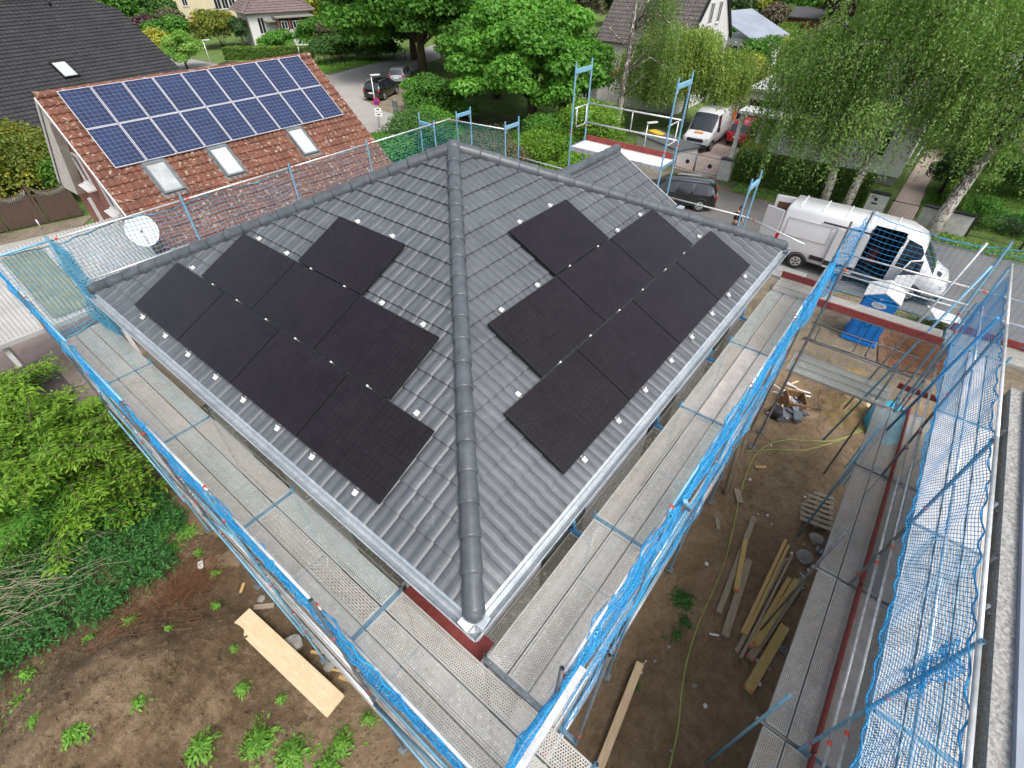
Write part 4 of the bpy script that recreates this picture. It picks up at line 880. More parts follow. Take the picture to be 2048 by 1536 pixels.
        for z, nm in ((6.2, 'breast'),): rail((a, -9.19, z), (b_, -9.19, z), f'{nm} rail behind the net, {ORD[i]} bay from the street, {side2[3:]}', 'top rails of the second scaffold', clip=(i == 0))
        rail((a, -9.15, 7.14), (b_, -9.15, 7.14), f'tube carrying the net, {ORD[i]} bay from the street, {side2[3:]}', 'net tubes of the second scaffold', 0.024, clip=False)
    net((5.7, -9.12), (-5.9, -9.12), 5.2, 7.12, 'blue net over the decks of the second scaffold', None, M['net'], 0.062, 0.016, 0.0040, 4, 0.05, 0.0, seed=30, shear=0.75)
    net((-2.95, -9.12), (-3.25, -9.16), 6.0, 6.9, 'blue net bunched round the nearest post of the second scaffold', None, M['net'], 0.035, 0.03, 0.0035, 1, 0.05, 0.6, seed=31, rope=False)
    b = MB(); b.tube((3.3, -9.05, 7.1), (5.0, -9.0, 2.2), 0.028, 10); tag(b.build('diagonal_brace', M['blue_deep']), 'long bright blue tube slanting across the second scaffold', 'scaffold brace')
    b = MB(); b.tube((6.2, -8.7, 7.2), (6.4, -8.2, 2.0), 0.026, 8); tag(b.build('diagonal_brace', M['steel']), 'long grey tube slanting behind the portable toilet', 'scaffold brace')
    b = MB(); b.tube((5.9, -8.95, 6.9), (5.4, -8.1, 1.5), 0.026, 8); tag(b.build('diagonal_brace', M['blue']), 'pale blue tube slanting beside the cross walkway', 'scaffold brace')
    for i, (x, y) in enumerate(((-0.9, -10.1), (1.1, -10.1), (-4.0, -10.1))):
        b = MB(); b.tube((x, y-0.05, 5.15), (x+0.1, y-0.55, 5.15), 0.024, 10); b.tube((x, y, 4.9), (x, y, 5.3), 0.024, 8); tag(b.build('wall_tie', M['steel_dark']), f'{ORD[i]} scaffold tie tube reaching to the grey roof', 'scaffold tie', 'tie tubes towards the grey roof')
build_scaffold()

def build_second_house():
    h = empty('grey_roof_building', (0, 0, 0), 0, 'plain building with smooth grey roof sheet behind the second scaffold', 'building')
    b = MB(); b.box(-9, 4.5, -16, -10.55, 0.02, 5.12); b.build('wall', M['white_wall'], h)
    b = MB(); b.box(-9.1, 4.6, -10.40, -10.20, 4.9, 5.26); b.build('rough_wall_top', plain('grey_mineral_wool', (0.30, 0.295, 0.28), 0.95, 0, 0.3, 20, bmp=0.8), h)
    b = MB(); b.box(-9.1, 4.6, -16, -10.401, 5.125, 5.34); b.build('roof_sheet', M['grey_roof'], h)
build_second_house()

# ------------------------------------------------------------------ foliage
def leaf_mesh(name, Pn, Nn, size, mat, parent=None, aspect=0.6, seed=0, tone=None, axis=None, fold=0.0):
    """rhombic leaves: centre points, facing directions, sizes"""
    r = np.random.default_rng(seed+100); n = len(Pn); Nn = norm(Nn)
    if axis is None: axis = r.normal(0, 1, (n, 3))
    a = norm(axis-Nn*(axis*Nn).sum(1, keepdims=True)); b = np.cross(Nn, a)
    s = (size if np.ndim(size) else np.full(n, size))[:, None]
    V = np.empty((n, 4, 3)); V[:, 0] = Pn-a*s*0.5; V[:, 1] = Pn+b*s*aspect*0.5+Nn*s*0.08; V[:, 2] = Pn+a*s*0.5; V[:, 3] = Pn-b*s*aspect*0.5+Nn*s*0.08
    F = (np.arange(n)*4)[:, None]+np.array([[0, 1, 2, 3]])
    if tone is None: tone = r.uniform(0, 1, n)
    return np_mesh(name, V.reshape(-1, 3), F, mat, parent, False, np.repeat(np.clip(tone, 0, 1), 4))
def blob_points(blobs, n, r, shell=0.72, low=-0.55):
    C_ = np.array([b[0] for b in blobs], float); R_ = np.array([b[1] for b in blobs], float); area = (R_[:, 0]*R_[:, 1]+R_[:, 2]*R_[:, 0]); k = r.choice(len(blobs), n, p=area/area.sum())
    d = norm(r.normal(0, 1, (n, 3))); d[:, 2] = np.where(d[:, 2] < low, -d[:, 2]*r.uniform(0, 1, n), d[:, 2])
    q = r.uniform(shell, 1.08, n)[:, None]; P = C_[k]+d*R_[k]*q
    return P, norm(d/R_[k]), k
def make_blobs(c, R, m, r, size=0.36, hollow=0.60):
    c, R = np.array(c, float), np.array(R, float); out = []
    for i in range(m):
        d = norm(r.normal(0, 1, 3)); d[2] = d[2] if d[2] > -0.6 else -d[2]
        q = r.uniform(hollow, 0.86); s = size*r.uniform(0.65, 1.25)
        out.append((c+d*R*q, R*s*np.array([1, 1, 0.8])))
    out.append((c, R*0.62)); return out
def tree(x, y, h, c, R, n, leaf, mat, label, cat='tree', name='broadleaf_tree', m=34, bark='bark', tr=0.22, seed=1, group=None, z0=0.0, bsize=0.34, lean=(0, 0), aspect=0.7, droop=0.0, limbs=9, parts=True):
    """trunk with limbs running to the leaf clumps, crown of separate leaves"""
    r = np.random.default_rng(seed); t = empty(name, (x, y, z0), 0, label, cat, group)
    blobs = make_blobs(c, R, m, r, bsize); b = MB(); top = Vector((c[0]+lean[0], c[1]+lean[1], c[2]+R[2]*0.5))
    pts = [Vector((0, 0, -0.05))]+[Vector((top.x*f+r.normal(0, 0.04)*h*0.1, top.y*f+r.normal(0, 0.04)*h*0.1, top.z*f)) for f in (0.25, 0.5, 0.75, 1.0)]
    b.path(pts, [tr*1.25, tr, tr*0.75, tr*0.45, tr*0.12], 9)
    for i in range(min(limbs, len(blobs))):
        e = Vector(blobs[i][0]); f = r.uniform(0.3, 0.75); s0 = pts[0].lerp(pts[-1], f); mid = s0.lerp(e, 0.5)+Vector((0, 0, R[2]*0.12)); b.path([s0, mid, e], [tr*0.35, tr*0.22, tr*0.05], 6)
    b.build('trunk', M[bark] if isinstance(bark, str) else bark, t)
    P, Nn, k = blob_points(blobs, n, r); Nn = norm(Nn*0.7+np.array([0, 0, 0.55])+r.normal(0, 0.55, P.shape))
    bt = r.uniform(-0.22, 0.22, len(blobs)); tone = 0.5+bt[k]+r.normal(0, 0.17, n)
    leaf_mesh('crown', P, Nn, r.uniform(0.7, 1.35, n)*leaf, mat, t, aspect, seed, tone)
    return t
def bush(x, y, R, n, leaf, mat, label, cat='bush', name='bush', m=12, seed=1, group=None, z0=0.0, bsize=0.45, stems=True):
    r = np.random.default_rng(seed); t = empty(name, (x, y, z0), 0, label, cat, group); c = (0, 0, R[2]*0.85)
    blobs = make_blobs(c, R, m, r, bsize, 0.4); b = MB()
    for i in range(min(7, len(blobs))): b.path([(r.normal(0, 0.08), r.normal(0, 0.08), -0.03), Vector(blobs[i][0])*0.6, Vector(blobs[i][0])], [0.035, 0.025, 0.008], 5)
    b.build('stem', M['bark'], t)
    P, Nn, k = blob_points(blobs, n, r, 0.7); P[:, 2] = np.maximum(P[:, 2], 0.03); Nn = norm(Nn*0.7+np.array([0, 0, 0.5])+r.normal(0, 0.5, P.shape))
    tone = 0.5+r.uniform(-0.22, 0.22, len(blobs))[k]+r.normal(0, 0.18, n); leaf_mesh('crown', P, Nn, r.uniform(0.7, 1.3, n)*leaf, mat, t, 0.7, seed, tone); return t
def weeping(x, y, tops, n, leaf, mat, label, trunk_pts, trunk_r, seed, zmin=1.0, name='weeping_birch', group=None, drop=(1.2, 3.6), tilt=0.25, extra=None, twigs=True):
    """tops: list of (centre, radii) clumps; strands of small leaves hang from them"""
    r = np.random.default_rng(seed); t = empty(name, (x, y, 0), 0, label, 'tree', group)
    b = MB(); b.path([Vector(p) for p in trunk_pts], trunk_r, 10)
    for ex in (extra or []): b.path([Vector(p) for p in ex[0]], ex[1], 7)
    tp = [Vector(p) for p in trunk_pts]
    for c, R in tops[:16]:
        c = Vector(c); base = min(tp[1:], key=lambda q: (q-c).length+abs(q.z-c.z+1.0)); mid = base.lerp(c, 0.55)+Vector((0, 0, 0.8)); b.path([base, mid, c, c+Vector((r.normal(0, .5), r.normal(0, .5), -0.6))], [0.07, 0.05, 0.03, 0.012], 5)
    b.build('trunk', M['bark_birch'], t)
    per = 20; ns = n//per; C_ = np.array([q[0] for q in tops], float); R_ = np.array([q[1] for q in tops], float); w = R_[:, 0]*R_[:, 1]; k = r.choice(len(tops), ns, p=w/w.sum())
    d = norm(r.normal(0, 1, (ns, 3))); d[:, 2] = np.abs(d[:, 2])*0.9-0.1; S = C_[k]+d*R_[k]*r.uniform(0.35, 1.05, ns)[:, None]
    L = r.uniform(*drop, ns); L = np.minimum(L, np.maximum(S[:, 2]-zmin, 0.3)); out = norm(np.c_[d[:, :2], np.zeros(ns)]+1e-6)
    f = np.linspace(0, 1, per)[None, :, None]; cur = S[:, None]+out[:, None]*(f*(1-f*0.45))*tilt*L[:, None, None]-np.array([0, 0, 1.0])*(f**1.15)*L[:, None, None]
    P = cur+r.normal(0, 0.05, cur.shape); tone = np.repeat((0.5+r.uniform(-0.25, 0.25, len(tops))[k]+r.normal(0, 0.15, ns))[:, None], per, 1)+r.normal(0, 0.08, (ns, per))
    P = P.reshape(-1, 3); ax = norm(np.array([0, 0, -1.0])+r.normal(0, 0.5, P.shape)); Nn = r.normal(0, 1, P.shape)+np.array([0, 0, 0.35])
    leaf_mesh('crown', P, Nn, r.uniform(0.7, 1.3, len(P))*leaf, mat, t, 0.62, seed, tone.ravel(), ax)
    if twigs:
        q = r.choice(ns, min(260, ns), replace=False); V1, F1 = strands(cur[q][:, :-1:3].reshape(-1, 3), cur[q][:, 3::3][:, :cur[q][:, :-1:3].shape[1]].reshape(-1, 3) if cur[q][:, 3::3].shape[1] == cur[q][:, :-1:3].shape[1] else cur[q][:, 1::3][:, :cur[q][:, :-1:3].shape[1]].reshape(-1, 3), 0.012); np_mesh('twigs', V1, F1, M['bark'], t)
    return t
def spray_tree(x, y, label, branches, n, leaf, mat, seed, H=3.6, spread=2.4, name='lime_green_tree', aim=None, low=0.1):
    """bushy young tree: many arching branches, each dressed with hanging leaves towards its tip"""
    r = np.random.default_rng(seed); t = empty(name, (x, y, 0), 0, label, 'tree'); b = MB(); b.path([(0, 0, -0.05), (0.05, 0.02, H*0.35), (0.0, 0.1, H*0.7)], [0.10, 0.08, 0.04], 8); Ps, Ax, Tn, Nn = [], [], [], []
    per = n//branches
    for i in range(branches):
        a = r.uniform(0, 2*PI); z0 = r.uniform(0.15, 0.65)*H; el = r.uniform(low, 1.25); L = spread*r.uniform(0.55, 1.15)*(0.65+0.5*math.cos(el))
        if aim is not None and r.uniform() < 0.35: a = aim+r.normal(0, 0.5); L *= 1.2
        d = np.array([math.cos(a)*math.cos(el), math.sin(a)*math.cos(el), math.sin(el)]); f = np.linspace(0, 1, 7)
        pts = np.array([0, 0, z0])+d*L*f[:, None]-np.array([0, 0, 1])*(0.22*L*f**2)[:, None]; b.path([tuple(q) for q in pts], list(0.03*(1-f)+0.006), 5)
        m = per; g = r.beta(2.6, 1.3, m); base = np.array([0, 0, z0])+d*L*g[:, None]-np.array([0, 0, 1])*(0.22*L*g**2)[:, None]
        # side twigs in a flat spray
        side = norm(np.cross(d, [0, 0, 1.0])); sp = r.normal(0, 1, m)*0.30*(1.15-g*0.75); P = base+side*sp[:, None]+r.normal(0, 0.055, (m, 3))-np.array([0, 0, 1])*(np.abs(sp)*0.25)[:, None]
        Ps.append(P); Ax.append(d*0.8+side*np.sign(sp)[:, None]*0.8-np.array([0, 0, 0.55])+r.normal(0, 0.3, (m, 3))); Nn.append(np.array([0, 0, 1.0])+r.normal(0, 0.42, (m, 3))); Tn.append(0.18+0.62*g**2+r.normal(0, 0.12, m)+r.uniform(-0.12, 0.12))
    b.build('trunk', M['bark'], t); P = np.concatenate(Ps); P[:, 2] = np.maximum(P[:, 2], 0.05)
    leaf_mesh('crown', P, np.concatenate(Nn), r.uniform(0.7, 1.3, len(P))*leaf, mat, t, 0.34, seed, np.concatenate(Tn), np.concatenate(Ax)); return t
def hedge(x0, y0, x1, y1, w, h, n, leaf, mat, label, seed=0, group=None):
    r = np.random.default_rng(seed); t = empty('hedge', (x0, y0, 0), 0, label, 'hedge', group); d = np.array([x1-x0, y1-y0, 0.0]); L = np.linalg.norm(d); d /= L; s = np.array([-d[1], d[0], 0]); up = np.array([0, 0, 1.0])
    b = MB(); vs = [Vector(tuple(d*a+s*c+up*z)) for z in (0.0, h-0.09) for a in (0.05, L-0.05) for c in (-w/2+0.09, w/2-0.09)]; b.mesh(vs, [(0, 1, 3, 2), (4, 5, 7, 6), (0, 1, 5, 4), (2, 3, 7, 6), (0, 2, 6, 4), (1, 3, 7, 5)]); b.build('branches', M['hedge'], t)
    A = np.array([L*h, L*h, L*w, w*h, w*h]); f = r.choice(5, n, p=A/A.sum()); a, c, z = r.uniform(0, L, n), r.uniform(-w/2, w/2, n), r.uniform(0.02, h, n)
    c = np.where(f == 0, -w/2, np.where(f == 1, w/2, c)); z = np.where(f == 2, h, z); a = np.where(f == 3, 0, np.where(f == 4, L, a))
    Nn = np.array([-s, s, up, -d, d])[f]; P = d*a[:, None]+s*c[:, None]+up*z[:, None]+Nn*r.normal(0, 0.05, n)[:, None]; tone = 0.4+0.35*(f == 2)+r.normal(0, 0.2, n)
    leaf_mesh('foliage', P, norm(Nn+r.normal(0, 0.5, P.shape)), r.uniform(0.7, 1.3, n)*leaf, mat, t, 0.7, seed, tone); return t
def ground_cover(name, pts, n_per, leaf, spread, height, mat, seed, kind='stuff', label=None, cat=None, group=None, up=0.8):
    r = np.random.default_rng(seed); A = np.array(pts, float); c = A[r.integers(0, len(A), len(A)*n_per)] if n_per else A
    P = c.copy(); rad = np.abs(r.normal(0, spread, len(P))); an = r.uniform(0, 2*PI, len(P)); P[:, 0] += rad*np.cos(an); P[:, 1] += rad*np.sin(an); P[:, 2] += r.uniform(0.03, 1, len(P))*height*np.clip(1.2-rad/(spread*2.5), 0.15, 1)
    out = np.c_[np.cos(an), np.sin(an), np.full(len(P), 0.6)]; Nn = norm(np.c_[np.cos(an)*0.5, np.sin(an)*0.5, np.full(len(P), up)]+r.normal(0, 0.35, P.shape))
    o = leaf_mesh(name, P, Nn, r.uniform(0.6, 1.4, len(P))*leaf, mat, None, 0.42, seed, None, out)
    return tag(o, label, cat, group, kind)

def build_vegetation():
    r = np.random.default_rng(42)
    # near left: lime-green tree, nettles, dry stalks, weeds on the heap
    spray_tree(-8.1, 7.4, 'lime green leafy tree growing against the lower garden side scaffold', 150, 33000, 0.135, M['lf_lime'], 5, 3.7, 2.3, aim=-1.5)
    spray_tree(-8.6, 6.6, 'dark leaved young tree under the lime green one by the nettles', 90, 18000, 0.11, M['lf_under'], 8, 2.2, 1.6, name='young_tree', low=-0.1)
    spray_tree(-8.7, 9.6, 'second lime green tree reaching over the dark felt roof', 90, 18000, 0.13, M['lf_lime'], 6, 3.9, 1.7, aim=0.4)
    pts = []
    while len(pts) < 2600:
        x, y = r.uniform(-14.5, -6.75), r.uniform(3.2, 9.0)
        lim = 3.55+0.16*(x+7)+0.45*math.sin(x*1.7)+(0.0 if x > -10.5 else 0.12*(x+10.5))
        if y > lim and not (x > -7.3 and y < 4.2): pts.append((x, y, gz(x, y)+r.uniform(0, 0.28)))
    ground_cover('nettle_patch', pts, 26, 0.095, 0.13, 0.34, M['lf_nettle'], 2, label=None)
    b = MB()
    for i in range(120):
        x, y = -9.9+r.normal(0, 0.9), 5.0+r.normal(0, 0.5); a = r.normal(2.7, 0.5); L = r.uniform(0.5, 1.5); z = 0.35+r.uniform(0, 0.25)
        b.path([(x, y, z), (x+L*0.5*math.cos(a), y+L*0.5*math.sin(a), z+0.10+r.uniform(0, .15)), (x+L*math.cos(a), y+L*math.sin(a), z+r.uniform(-.1, .15))], [0.006, 0.005, 0.003], 3)
    tag(b.build('dry_stalks', M['straw'], fix=False), kind='stuff')
    spots = [(-11.2, 1.9, 15, .20), (-10.7, 2.4, 18, .16), (-10.3, 1.0, 20, .12), (-9.1, 0.0, 25, .14), (-7.6, 0.1, 12, .08), (-8.9, -1.0, 80, .22), (-8.2, -1.6, 110, .26), (-7.9, -2.3, 120, .26), (-9.6, -1.2, 60, .2), (-11.6, 0.3, 80, .25), (-11.8, 0.9, 50, .2), (-7.4, 1.4, 20, .1), (-7.3, 5.3, 80, .22), (-7.1, 4.7, 90, .25), (-6.9, 4.1, 60, .2), (-7.2, 5.9, 60, .3), (-7.0, 3.2, 15, .1), (-8.7, 2.3, 35, .13), (-9.5, 3.0, 20, .1), (-7.0, 2.4, 18, .12), (-7.9, -0.6, 50, .12), (-7.5, -1.3, 20, .1), (-12.5, 1.8, 60, .3), (-6.6, -3.0, 30, .12), (-10.8, -0.3, 40, .2), (-8.6, -2.9, 90, .3), (-9.4, -2.0, 90, .3), (-7.6, -3.0, 60, .2), (-8.2, 1.1, 9, .07), (-11.0, -0.9, 70, .3), (-10.4, -1.6, 70, .3), (-11.9, 2.4, 70, .25), (-11.4, 2.9, 50, .2), (-10.6, 3.2, 30, .15), (-7.2, -2.9, 50, .2), (-7.4, 4.6, 70, .2), (-7.3, 3.9, 30, .15), (-9.9, 0.2, 40, .16), (-8.0, -3.4, 80, .25)]
    for i, (x, y, n, sp) in enumerate(spots):
        o = ground_cover('weed_clump', [(0, 0, 0)]*(n*5), 0, 0.11 if sp > 0.15 else 0.08, sp*0.75, 0.16, M['lf_grass'], 50+i, kind=None); o.location = (x, y, gz(x, y)); tag(o, 'small bright green weed clump on the bare soil left of the scaffold', 'weed', 'weed clumps on the soil heap')
    for i, (x, y, n) in enumerate(((-0.35, -6.95, 160), (-0.8, -7.2, 40), (-1.2, -7.15, 25), (-4.7, -6.8, 30), (-2.7, -6.9, 20))):
        o = ground_cover('weed_clump', [(0, 0, 0)]*n*4, 0, 0.08, 0.14 if i == 0 else 0.09, 0.16, M['lf_nettle'], 90+i, kind=None); o.location = (x, y, gz(x, y)); tag(o, 'dark green weed clump on the site soil under the guard rails', 'weed', 'weeds under the site scaffold')
    # trees beyond the far roof corner
    tree(38, 42, 10, (0, 0, 6.6), (9.6, 9.0, 5.2), 52000, 0.42, M['lf_maple'], 'large maple with dark trunk above the silver car', m=90, tr=0.45, seed=11, bsize=0.24, limbs=26, group=None)
    tree(28.4, 19.0, 9, (0.6, 1.0, 4.5), (6.4, 6.6, 4.3), 62000, 0.30, M['lf_bright'], 'huge bright green maple behind the roof apex', m=110, tr=0.40, seed=12, bsize=0.20, limbs=24)
    tree(35.0, 28.5, 8, (0, 0, 3.9), (5.2, 5.2, 3.6), 26000, 0.34, M['lf_maple'], 'broad green maple between the two largest maples', m=60, tr=0.35, seed=13, bsize=0.25, limbs=16)
    tree(48, 36, 9, (0, 0, 4.6), (7.0, 7.0, 4.4), 22000, 0.45, M['lf_maple'], 'tall maple far behind the bright green one', m=60, tr=0.4, seed=14, bsize=0.25)
    tree(44, 50, 9, (0, 0, 5.0), (6.0, 6.0, 4.6), 16000, 0.45, M['lf_dark'], 'dark crowned tree behind the large maple', m=50, tr=0.4, seed=15)
    bush(25.6, 27.2, (2.9, 3.6, 1.9), 15000, 0.20, M['lf_maple'], 'rounded shrub below the maples beside the parked black crossover', seed=16, m=22, bsize=0.35)
    bush(27.6, 30.2, (2.2, 2.6, 1.5), 9000, 0.22, M['lf_bright'], 'lighter shrub at the kerb by the silver car', seed=17, m=16)
    bush(21.0, 23.4, (2.4, 2.2, 1.35), 9000, 0.14, M['lf_bright'], 'feathery shrub right of the no-stopping sign', seed=18, m=18)
    bush(18.4, 15.6, (2.4, 2.4, 1.5), 8000, 0.12, M['lf_mauve'], 'brownish shrub seen through the teal net behind the roof apex', seed=19, m=20)
    bush(16.9, 20.5, (3.2, 2.6, 1.6), 12000, 0.16, M['lf_dark'], 'dark green shrub mass left of the far roof corner', seed=20, m=22)
    bush(13.4, 19.8, (2.6, 2.4, 1.5), 9000, 0.16, M['lf_maple'], 'green shrub beside the gable of the red tiled house', seed=21, m=18)
    bush(21.3, 13.0, (2.2, 2.0, 1.4), 8000, 0.13, M['lf_lime'], 'lime green shrub right of the blue scaffold frame pair', seed=22, m=16)
    bush(19.6, 9.4, (1.9, 1.7, 1.3), 7000, 0.12, M['lf_lime'], 'yellow green shrub behind the raised platform', seed=23, m=16)
    bush(25.2, 11.6, (2.6, 2.4, 2.0), 12000, 0.15, M['lf_lime'], 'tall lime green shrub at the left post of the raised platform', seed=24, m=22)
    bush(23.6, 14.8, (2.4, 2.0, 1.5), 8000, 0.16, M['lf_maple'], 'green shrub in front of the bright maple', seed=25, m=14)
    bush(28.8, 14.6, (2.0, 2.2, 1.6), 7000, 0.18, M['lf_dark'], 'shady shrub at the foot of the single birch', seed=26, m=14)
    bush(19.6, 6.2, (1.6, 1.2, 0.5), 5000, 0.07, M['lf_yellow'], 'low yellow flowering shrub below the raised platform', seed=27, m=12)
    # birches along the street
    tr1 = [(0, 0, -0.05), (0.05, 0.0, 2), (0.1, -0.05, 4.2), (0.25, -0.1, 6.6), (0.3, 0.0, 9), (0.5, 0.2, 12), (0.8, 0.2, 15.5)]
    def clumps(cs, rr, n, zlo, zhi, seed_, rc=(1.0, 1.8)):
        q = np.random.default_rng(seed_); o = []
        for _ in range(n): 
            a, rad = q.uniform(0, 2*PI), rr*math.sqrt(q.uniform(0.02, 1)); z = q.uniform(zlo, zhi); f = 1-0.5*((z-zlo)/(zhi-zlo))**2
            o.append(((cs[0]+rad*f*math.cos(a), cs[1]+rad*f*math.sin(a), z), (q.uniform(*rc), q.uniform(*rc), 0.7)))
        return o
    weeping(26.6, -4.7, clumps((0.3, 0.6), 4.4, 46, 4.8, 13, 1), 50000, 0.13, M['lf_birch'], 'white trunked birch standing straight beside the high roofed van', tr1, [0.26, 0.20, 0.17, 0.14, 0.11, 0.07, 0.02], 31, 1.7, group=None, extra=[([(0.1, 0, 4.0), (-0.3, 0.9, 5.0), (-0.5, 1.3, 6.2)], [0.07, 0.05, 0.02])])
    weeping(27.1, -3.5, clumps((0.2, 2.4), 3.6, 30, 3.8, 8.6, 2, (0.9, 1.5)), 34000, 0.13, M['lf_birch'], 'grey trunked birch in front of the dark hedge, crown hanging over the drive', [(0, 0, -0.05), (-0.1, 0.1, 1.5), (-0.1, 0.4, 3.2), (0, 1.0, 5.5), (0.1, 1.5, 8.0)], [0.27, 0.22, 0.17, 0.11, 0.04], 32, 1.3)
    weeping(26.4, -9.0, clumps((2.2, -1.2), 4.2, 40, 5.0, 13, 3), 38000, 0.135, M['lf_birch'], 'forked birch with scarred thick trunk beside the low white wall', [(0, 0, -0.05), (0.15, -0.1, 1.6), (0.5, -0.25, 3.2), (0.85, -0.45, 4.4)], [0.36, 0.29, 0.26, 0.24], 33, 3.3,
            extra=[([(0.85, -0.45, 4.3), (1.6, -1.1, 5.6), (2.6, -1.9, 7.2), (3.2, -2.4, 9.5), (3.3, -2.6, 12)], [0.17, 0.14, 0.12, 0.09, 0.04]), ([(0.8, -0.42, 4.2), (0.9, 0.1, 5.5), (1.0, 0.25, 8), (1.2, 0.4, 11)], [0.14, 0.10, 0.08, 0.04]), ([(0.85, -0.45, 4.4), (1.9, -1.5, 5.2), (3.2, -3.0, 6.3)], [0.13, 0.11, 0.05])])
    weeping(30.0, 12.3, clumps((2.0, -1.2), 1.7, 12, 4.0, 9.0, 4, (0.6, 1.0)), 10000, 0.12, M['lf_birch'], 'single slim birch with white trunk behind the raised platform', [(0, 0, -0.05), (0.05, -0.02, 2), (0.12, -0.05, 4.5), (0.2, -0.1, 7), (0.3, 0, 10)], [0.22, 0.20, 0.18, 0.15, 0.10], 34, 2.2,
            extra=[([(0.15, 0, 6.0), (0.4, 1.4, 6.8), (0.6, 2.3, 7.3)], [0.06, 0.04, 0.02]), ([(0.2, 0, 7.4), (0.3, -1.2, 8.3), (0.5, -1.8, 9.5)], [0.07, 0.05, 0.03]), ([(0.06, 0, 3.0), (-0.1, -1.0, 4.0), (0, -1.7, 4.8)], [0.05, 0.04, 0.02])])
    weeping(36.0, 9.6, clumps((0.6, 1.8), 4.2, 44, 3.8, 6.8, 5, (1.2, 1.9))+clumps((0.8, -2.6), 2.4, 16, 4.0, 5.6, 6, (1.0, 1.5)), 74000, 0.16, M['lf_willow'], 'wide weeping tree hanging down over the work van', [(0, 0, -0.05), (0.1, 0, 2), (0.3, 0.2, 4), (0.4, 0.3, 6)], [0.26, 0.2, 0.16, 0.06], 35, 2.3, name='weeping_tree', drop=(1.0, 3.0), extra=[([(0.2, 0, 3), (-0.8, -2.2, 4.4), (-0.4, -3.6, 4.2)], [0.08, 0.06, 0.03]), ([(0.3, 0, 4), (-1.6, 1.6, 6), (-2.4, 2.2, 5.6)], [0.07, 0.05, 0.02]), ([(0.3, 0, 4), (0.6, -2.4, 6.2), (1.2, -3.4, 5.8)], [0.07, 0.05, 0.02])])
    weeping(43, -3, clumps((0, 0), 5.0, 30, 3.5, 9.5, 7, (1.3, 2.2)), 26000, 0.2, M['lf_birch'], 'birch crown rising behind the white house', [(0, 0, -0.05), (0, 0, 4), (0.2, 0, 9)], [0.22, 0.17, 0.05], 36, 1.0, twigs=False)
    weeping(44, -14, clumps((0, 0), 5.0, 30, 4.0, 9.5, 8, (1.3, 2.2)), 24000, 0.2, M['lf_birch'], 'birch crown above the veranda house at the street end', [(0, 0, -0.05), (0, 0, 4), (0.2, 0, 9)], [0.22, 0.17, 0.05], 37, 1.0, twigs=False)
    weeping(34, -13.2, clumps((0, 0), 2.6, 20, 5.0, 9.0, 9, (1.0, 1.6)), 22000, 0.15, M['lf_birch'], 'darker birch behind the arched iron fence', [(0, 0, -0.05), (0, 0, 3.5), (0.1, 0, 8)], [0.18, 0.14, 0.05], 38, 3.6, twigs=False)
    # street gardens on the right
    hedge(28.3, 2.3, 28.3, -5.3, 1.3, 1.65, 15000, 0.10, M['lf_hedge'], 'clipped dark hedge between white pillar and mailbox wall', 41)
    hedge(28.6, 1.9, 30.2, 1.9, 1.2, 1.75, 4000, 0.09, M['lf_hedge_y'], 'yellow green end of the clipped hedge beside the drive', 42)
    tree(33.6, -8.7, 3, (0, 0, 1.4), (1.3, 1.1, 1.3), 9000, 0.10, M['lf_conifer'], 'dark spreading conifer right of the paved garden path', 'conifer', 'spreading_conifer', m=26, tr=0.1, seed=43, bsize=0.3)
    bush(41.3, -10.2, (3.0, 1.8, 0.9), 7000, 0.16, M['lf_maple'], 'low shrub at the back of the right front lawn', seed=44)
    bush(36.6, -12.6, (2.2, 1.6, 1.1), 7000, 0.15, M['lf_dark'], 'dark shrub in the right front lawn', seed=45)
    bush(30.0, -11.0, (1.2, 1.0, 0.7), 4000, 0.10, M['lf_maple'], 'leafy shrub behind the arched iron fence', seed=46)
    bush(29.4, -12.6, (1.1, 1.2, 0.6), 3500, 0.10, M['lf_nettle'], 'lower shrub farther along the arched iron fence', seed=47)
    bush(45.0, -9.4, (1.4, 1.4, 1.3), 4000, 0.16, M['lf_purple'], 'reddish shrub beside the veranda house', seed=48)
    hedge(30.3, -9.3, 41, -9.9, 0.9, 1.3, 9000, 0.12, M['lf_hedge'], 'long hedge separating the two front gardens', 49)
    tree(36.5, -5.4, 4, (0, 0.2, 2.2), (0.7, 0.7, 2.2), 4500, 0.10, M['lf_hedge_y'], 'narrow golden conifer at the corner of the white house', 'conifer', 'narrow_conifer', m=16, tr=0.08, seed=50)
    # left edge and the gardens across the road
    bush(-2.4, 33.9, (3.6, 3.0, 2.3), 20000, 0.17, M['lf_yellow'], 'golden green bush by the brick wall behind the curved fence', seed=61, m=26)
    bush(-7.0, 33.8, (3.2, 2.6, 2.0), 12000, 0.17, M['lf_dark'], 'dark bush at the left end of the curved fence', seed=62, m=20)
    bush(0.8, 31.0, (1.8, 1.4, 2.0), 7000, 0.16, M['lf_maple'], 'green bush between curved fence and red tiled house', seed=63, m=14)
    bush(33.1, 78.0, (3.0, 3.0, 2.4), 9000, 0.28, M['lf_yellow'], 'bright golden bush in front of the brown roofed house', seed=64, m=22)
    tree(35.0, 75.5, 4, (0, 0, 1.9), (1.3, 1.3, 1.9), 3500, 0.22, M['lf_conifer'], 'dark narrow conifer beside the golden bush', 'conifer', 'narrow_conifer', m=14, tr=0.1, seed=65)
    bush(37.4, 70.6, (2.6, 2.2, 1.4), 6000, 0.26, M['lf_bright'], 'fresh green bush below the veranda windows', seed=66, m=16)
    bush(39.8, 64.6, (2.8, 2.6, 1.9), 8000, 0.27, M['lf_maple'], 'round green bush at the right corner of the brown roofed house', seed=67, m=18)
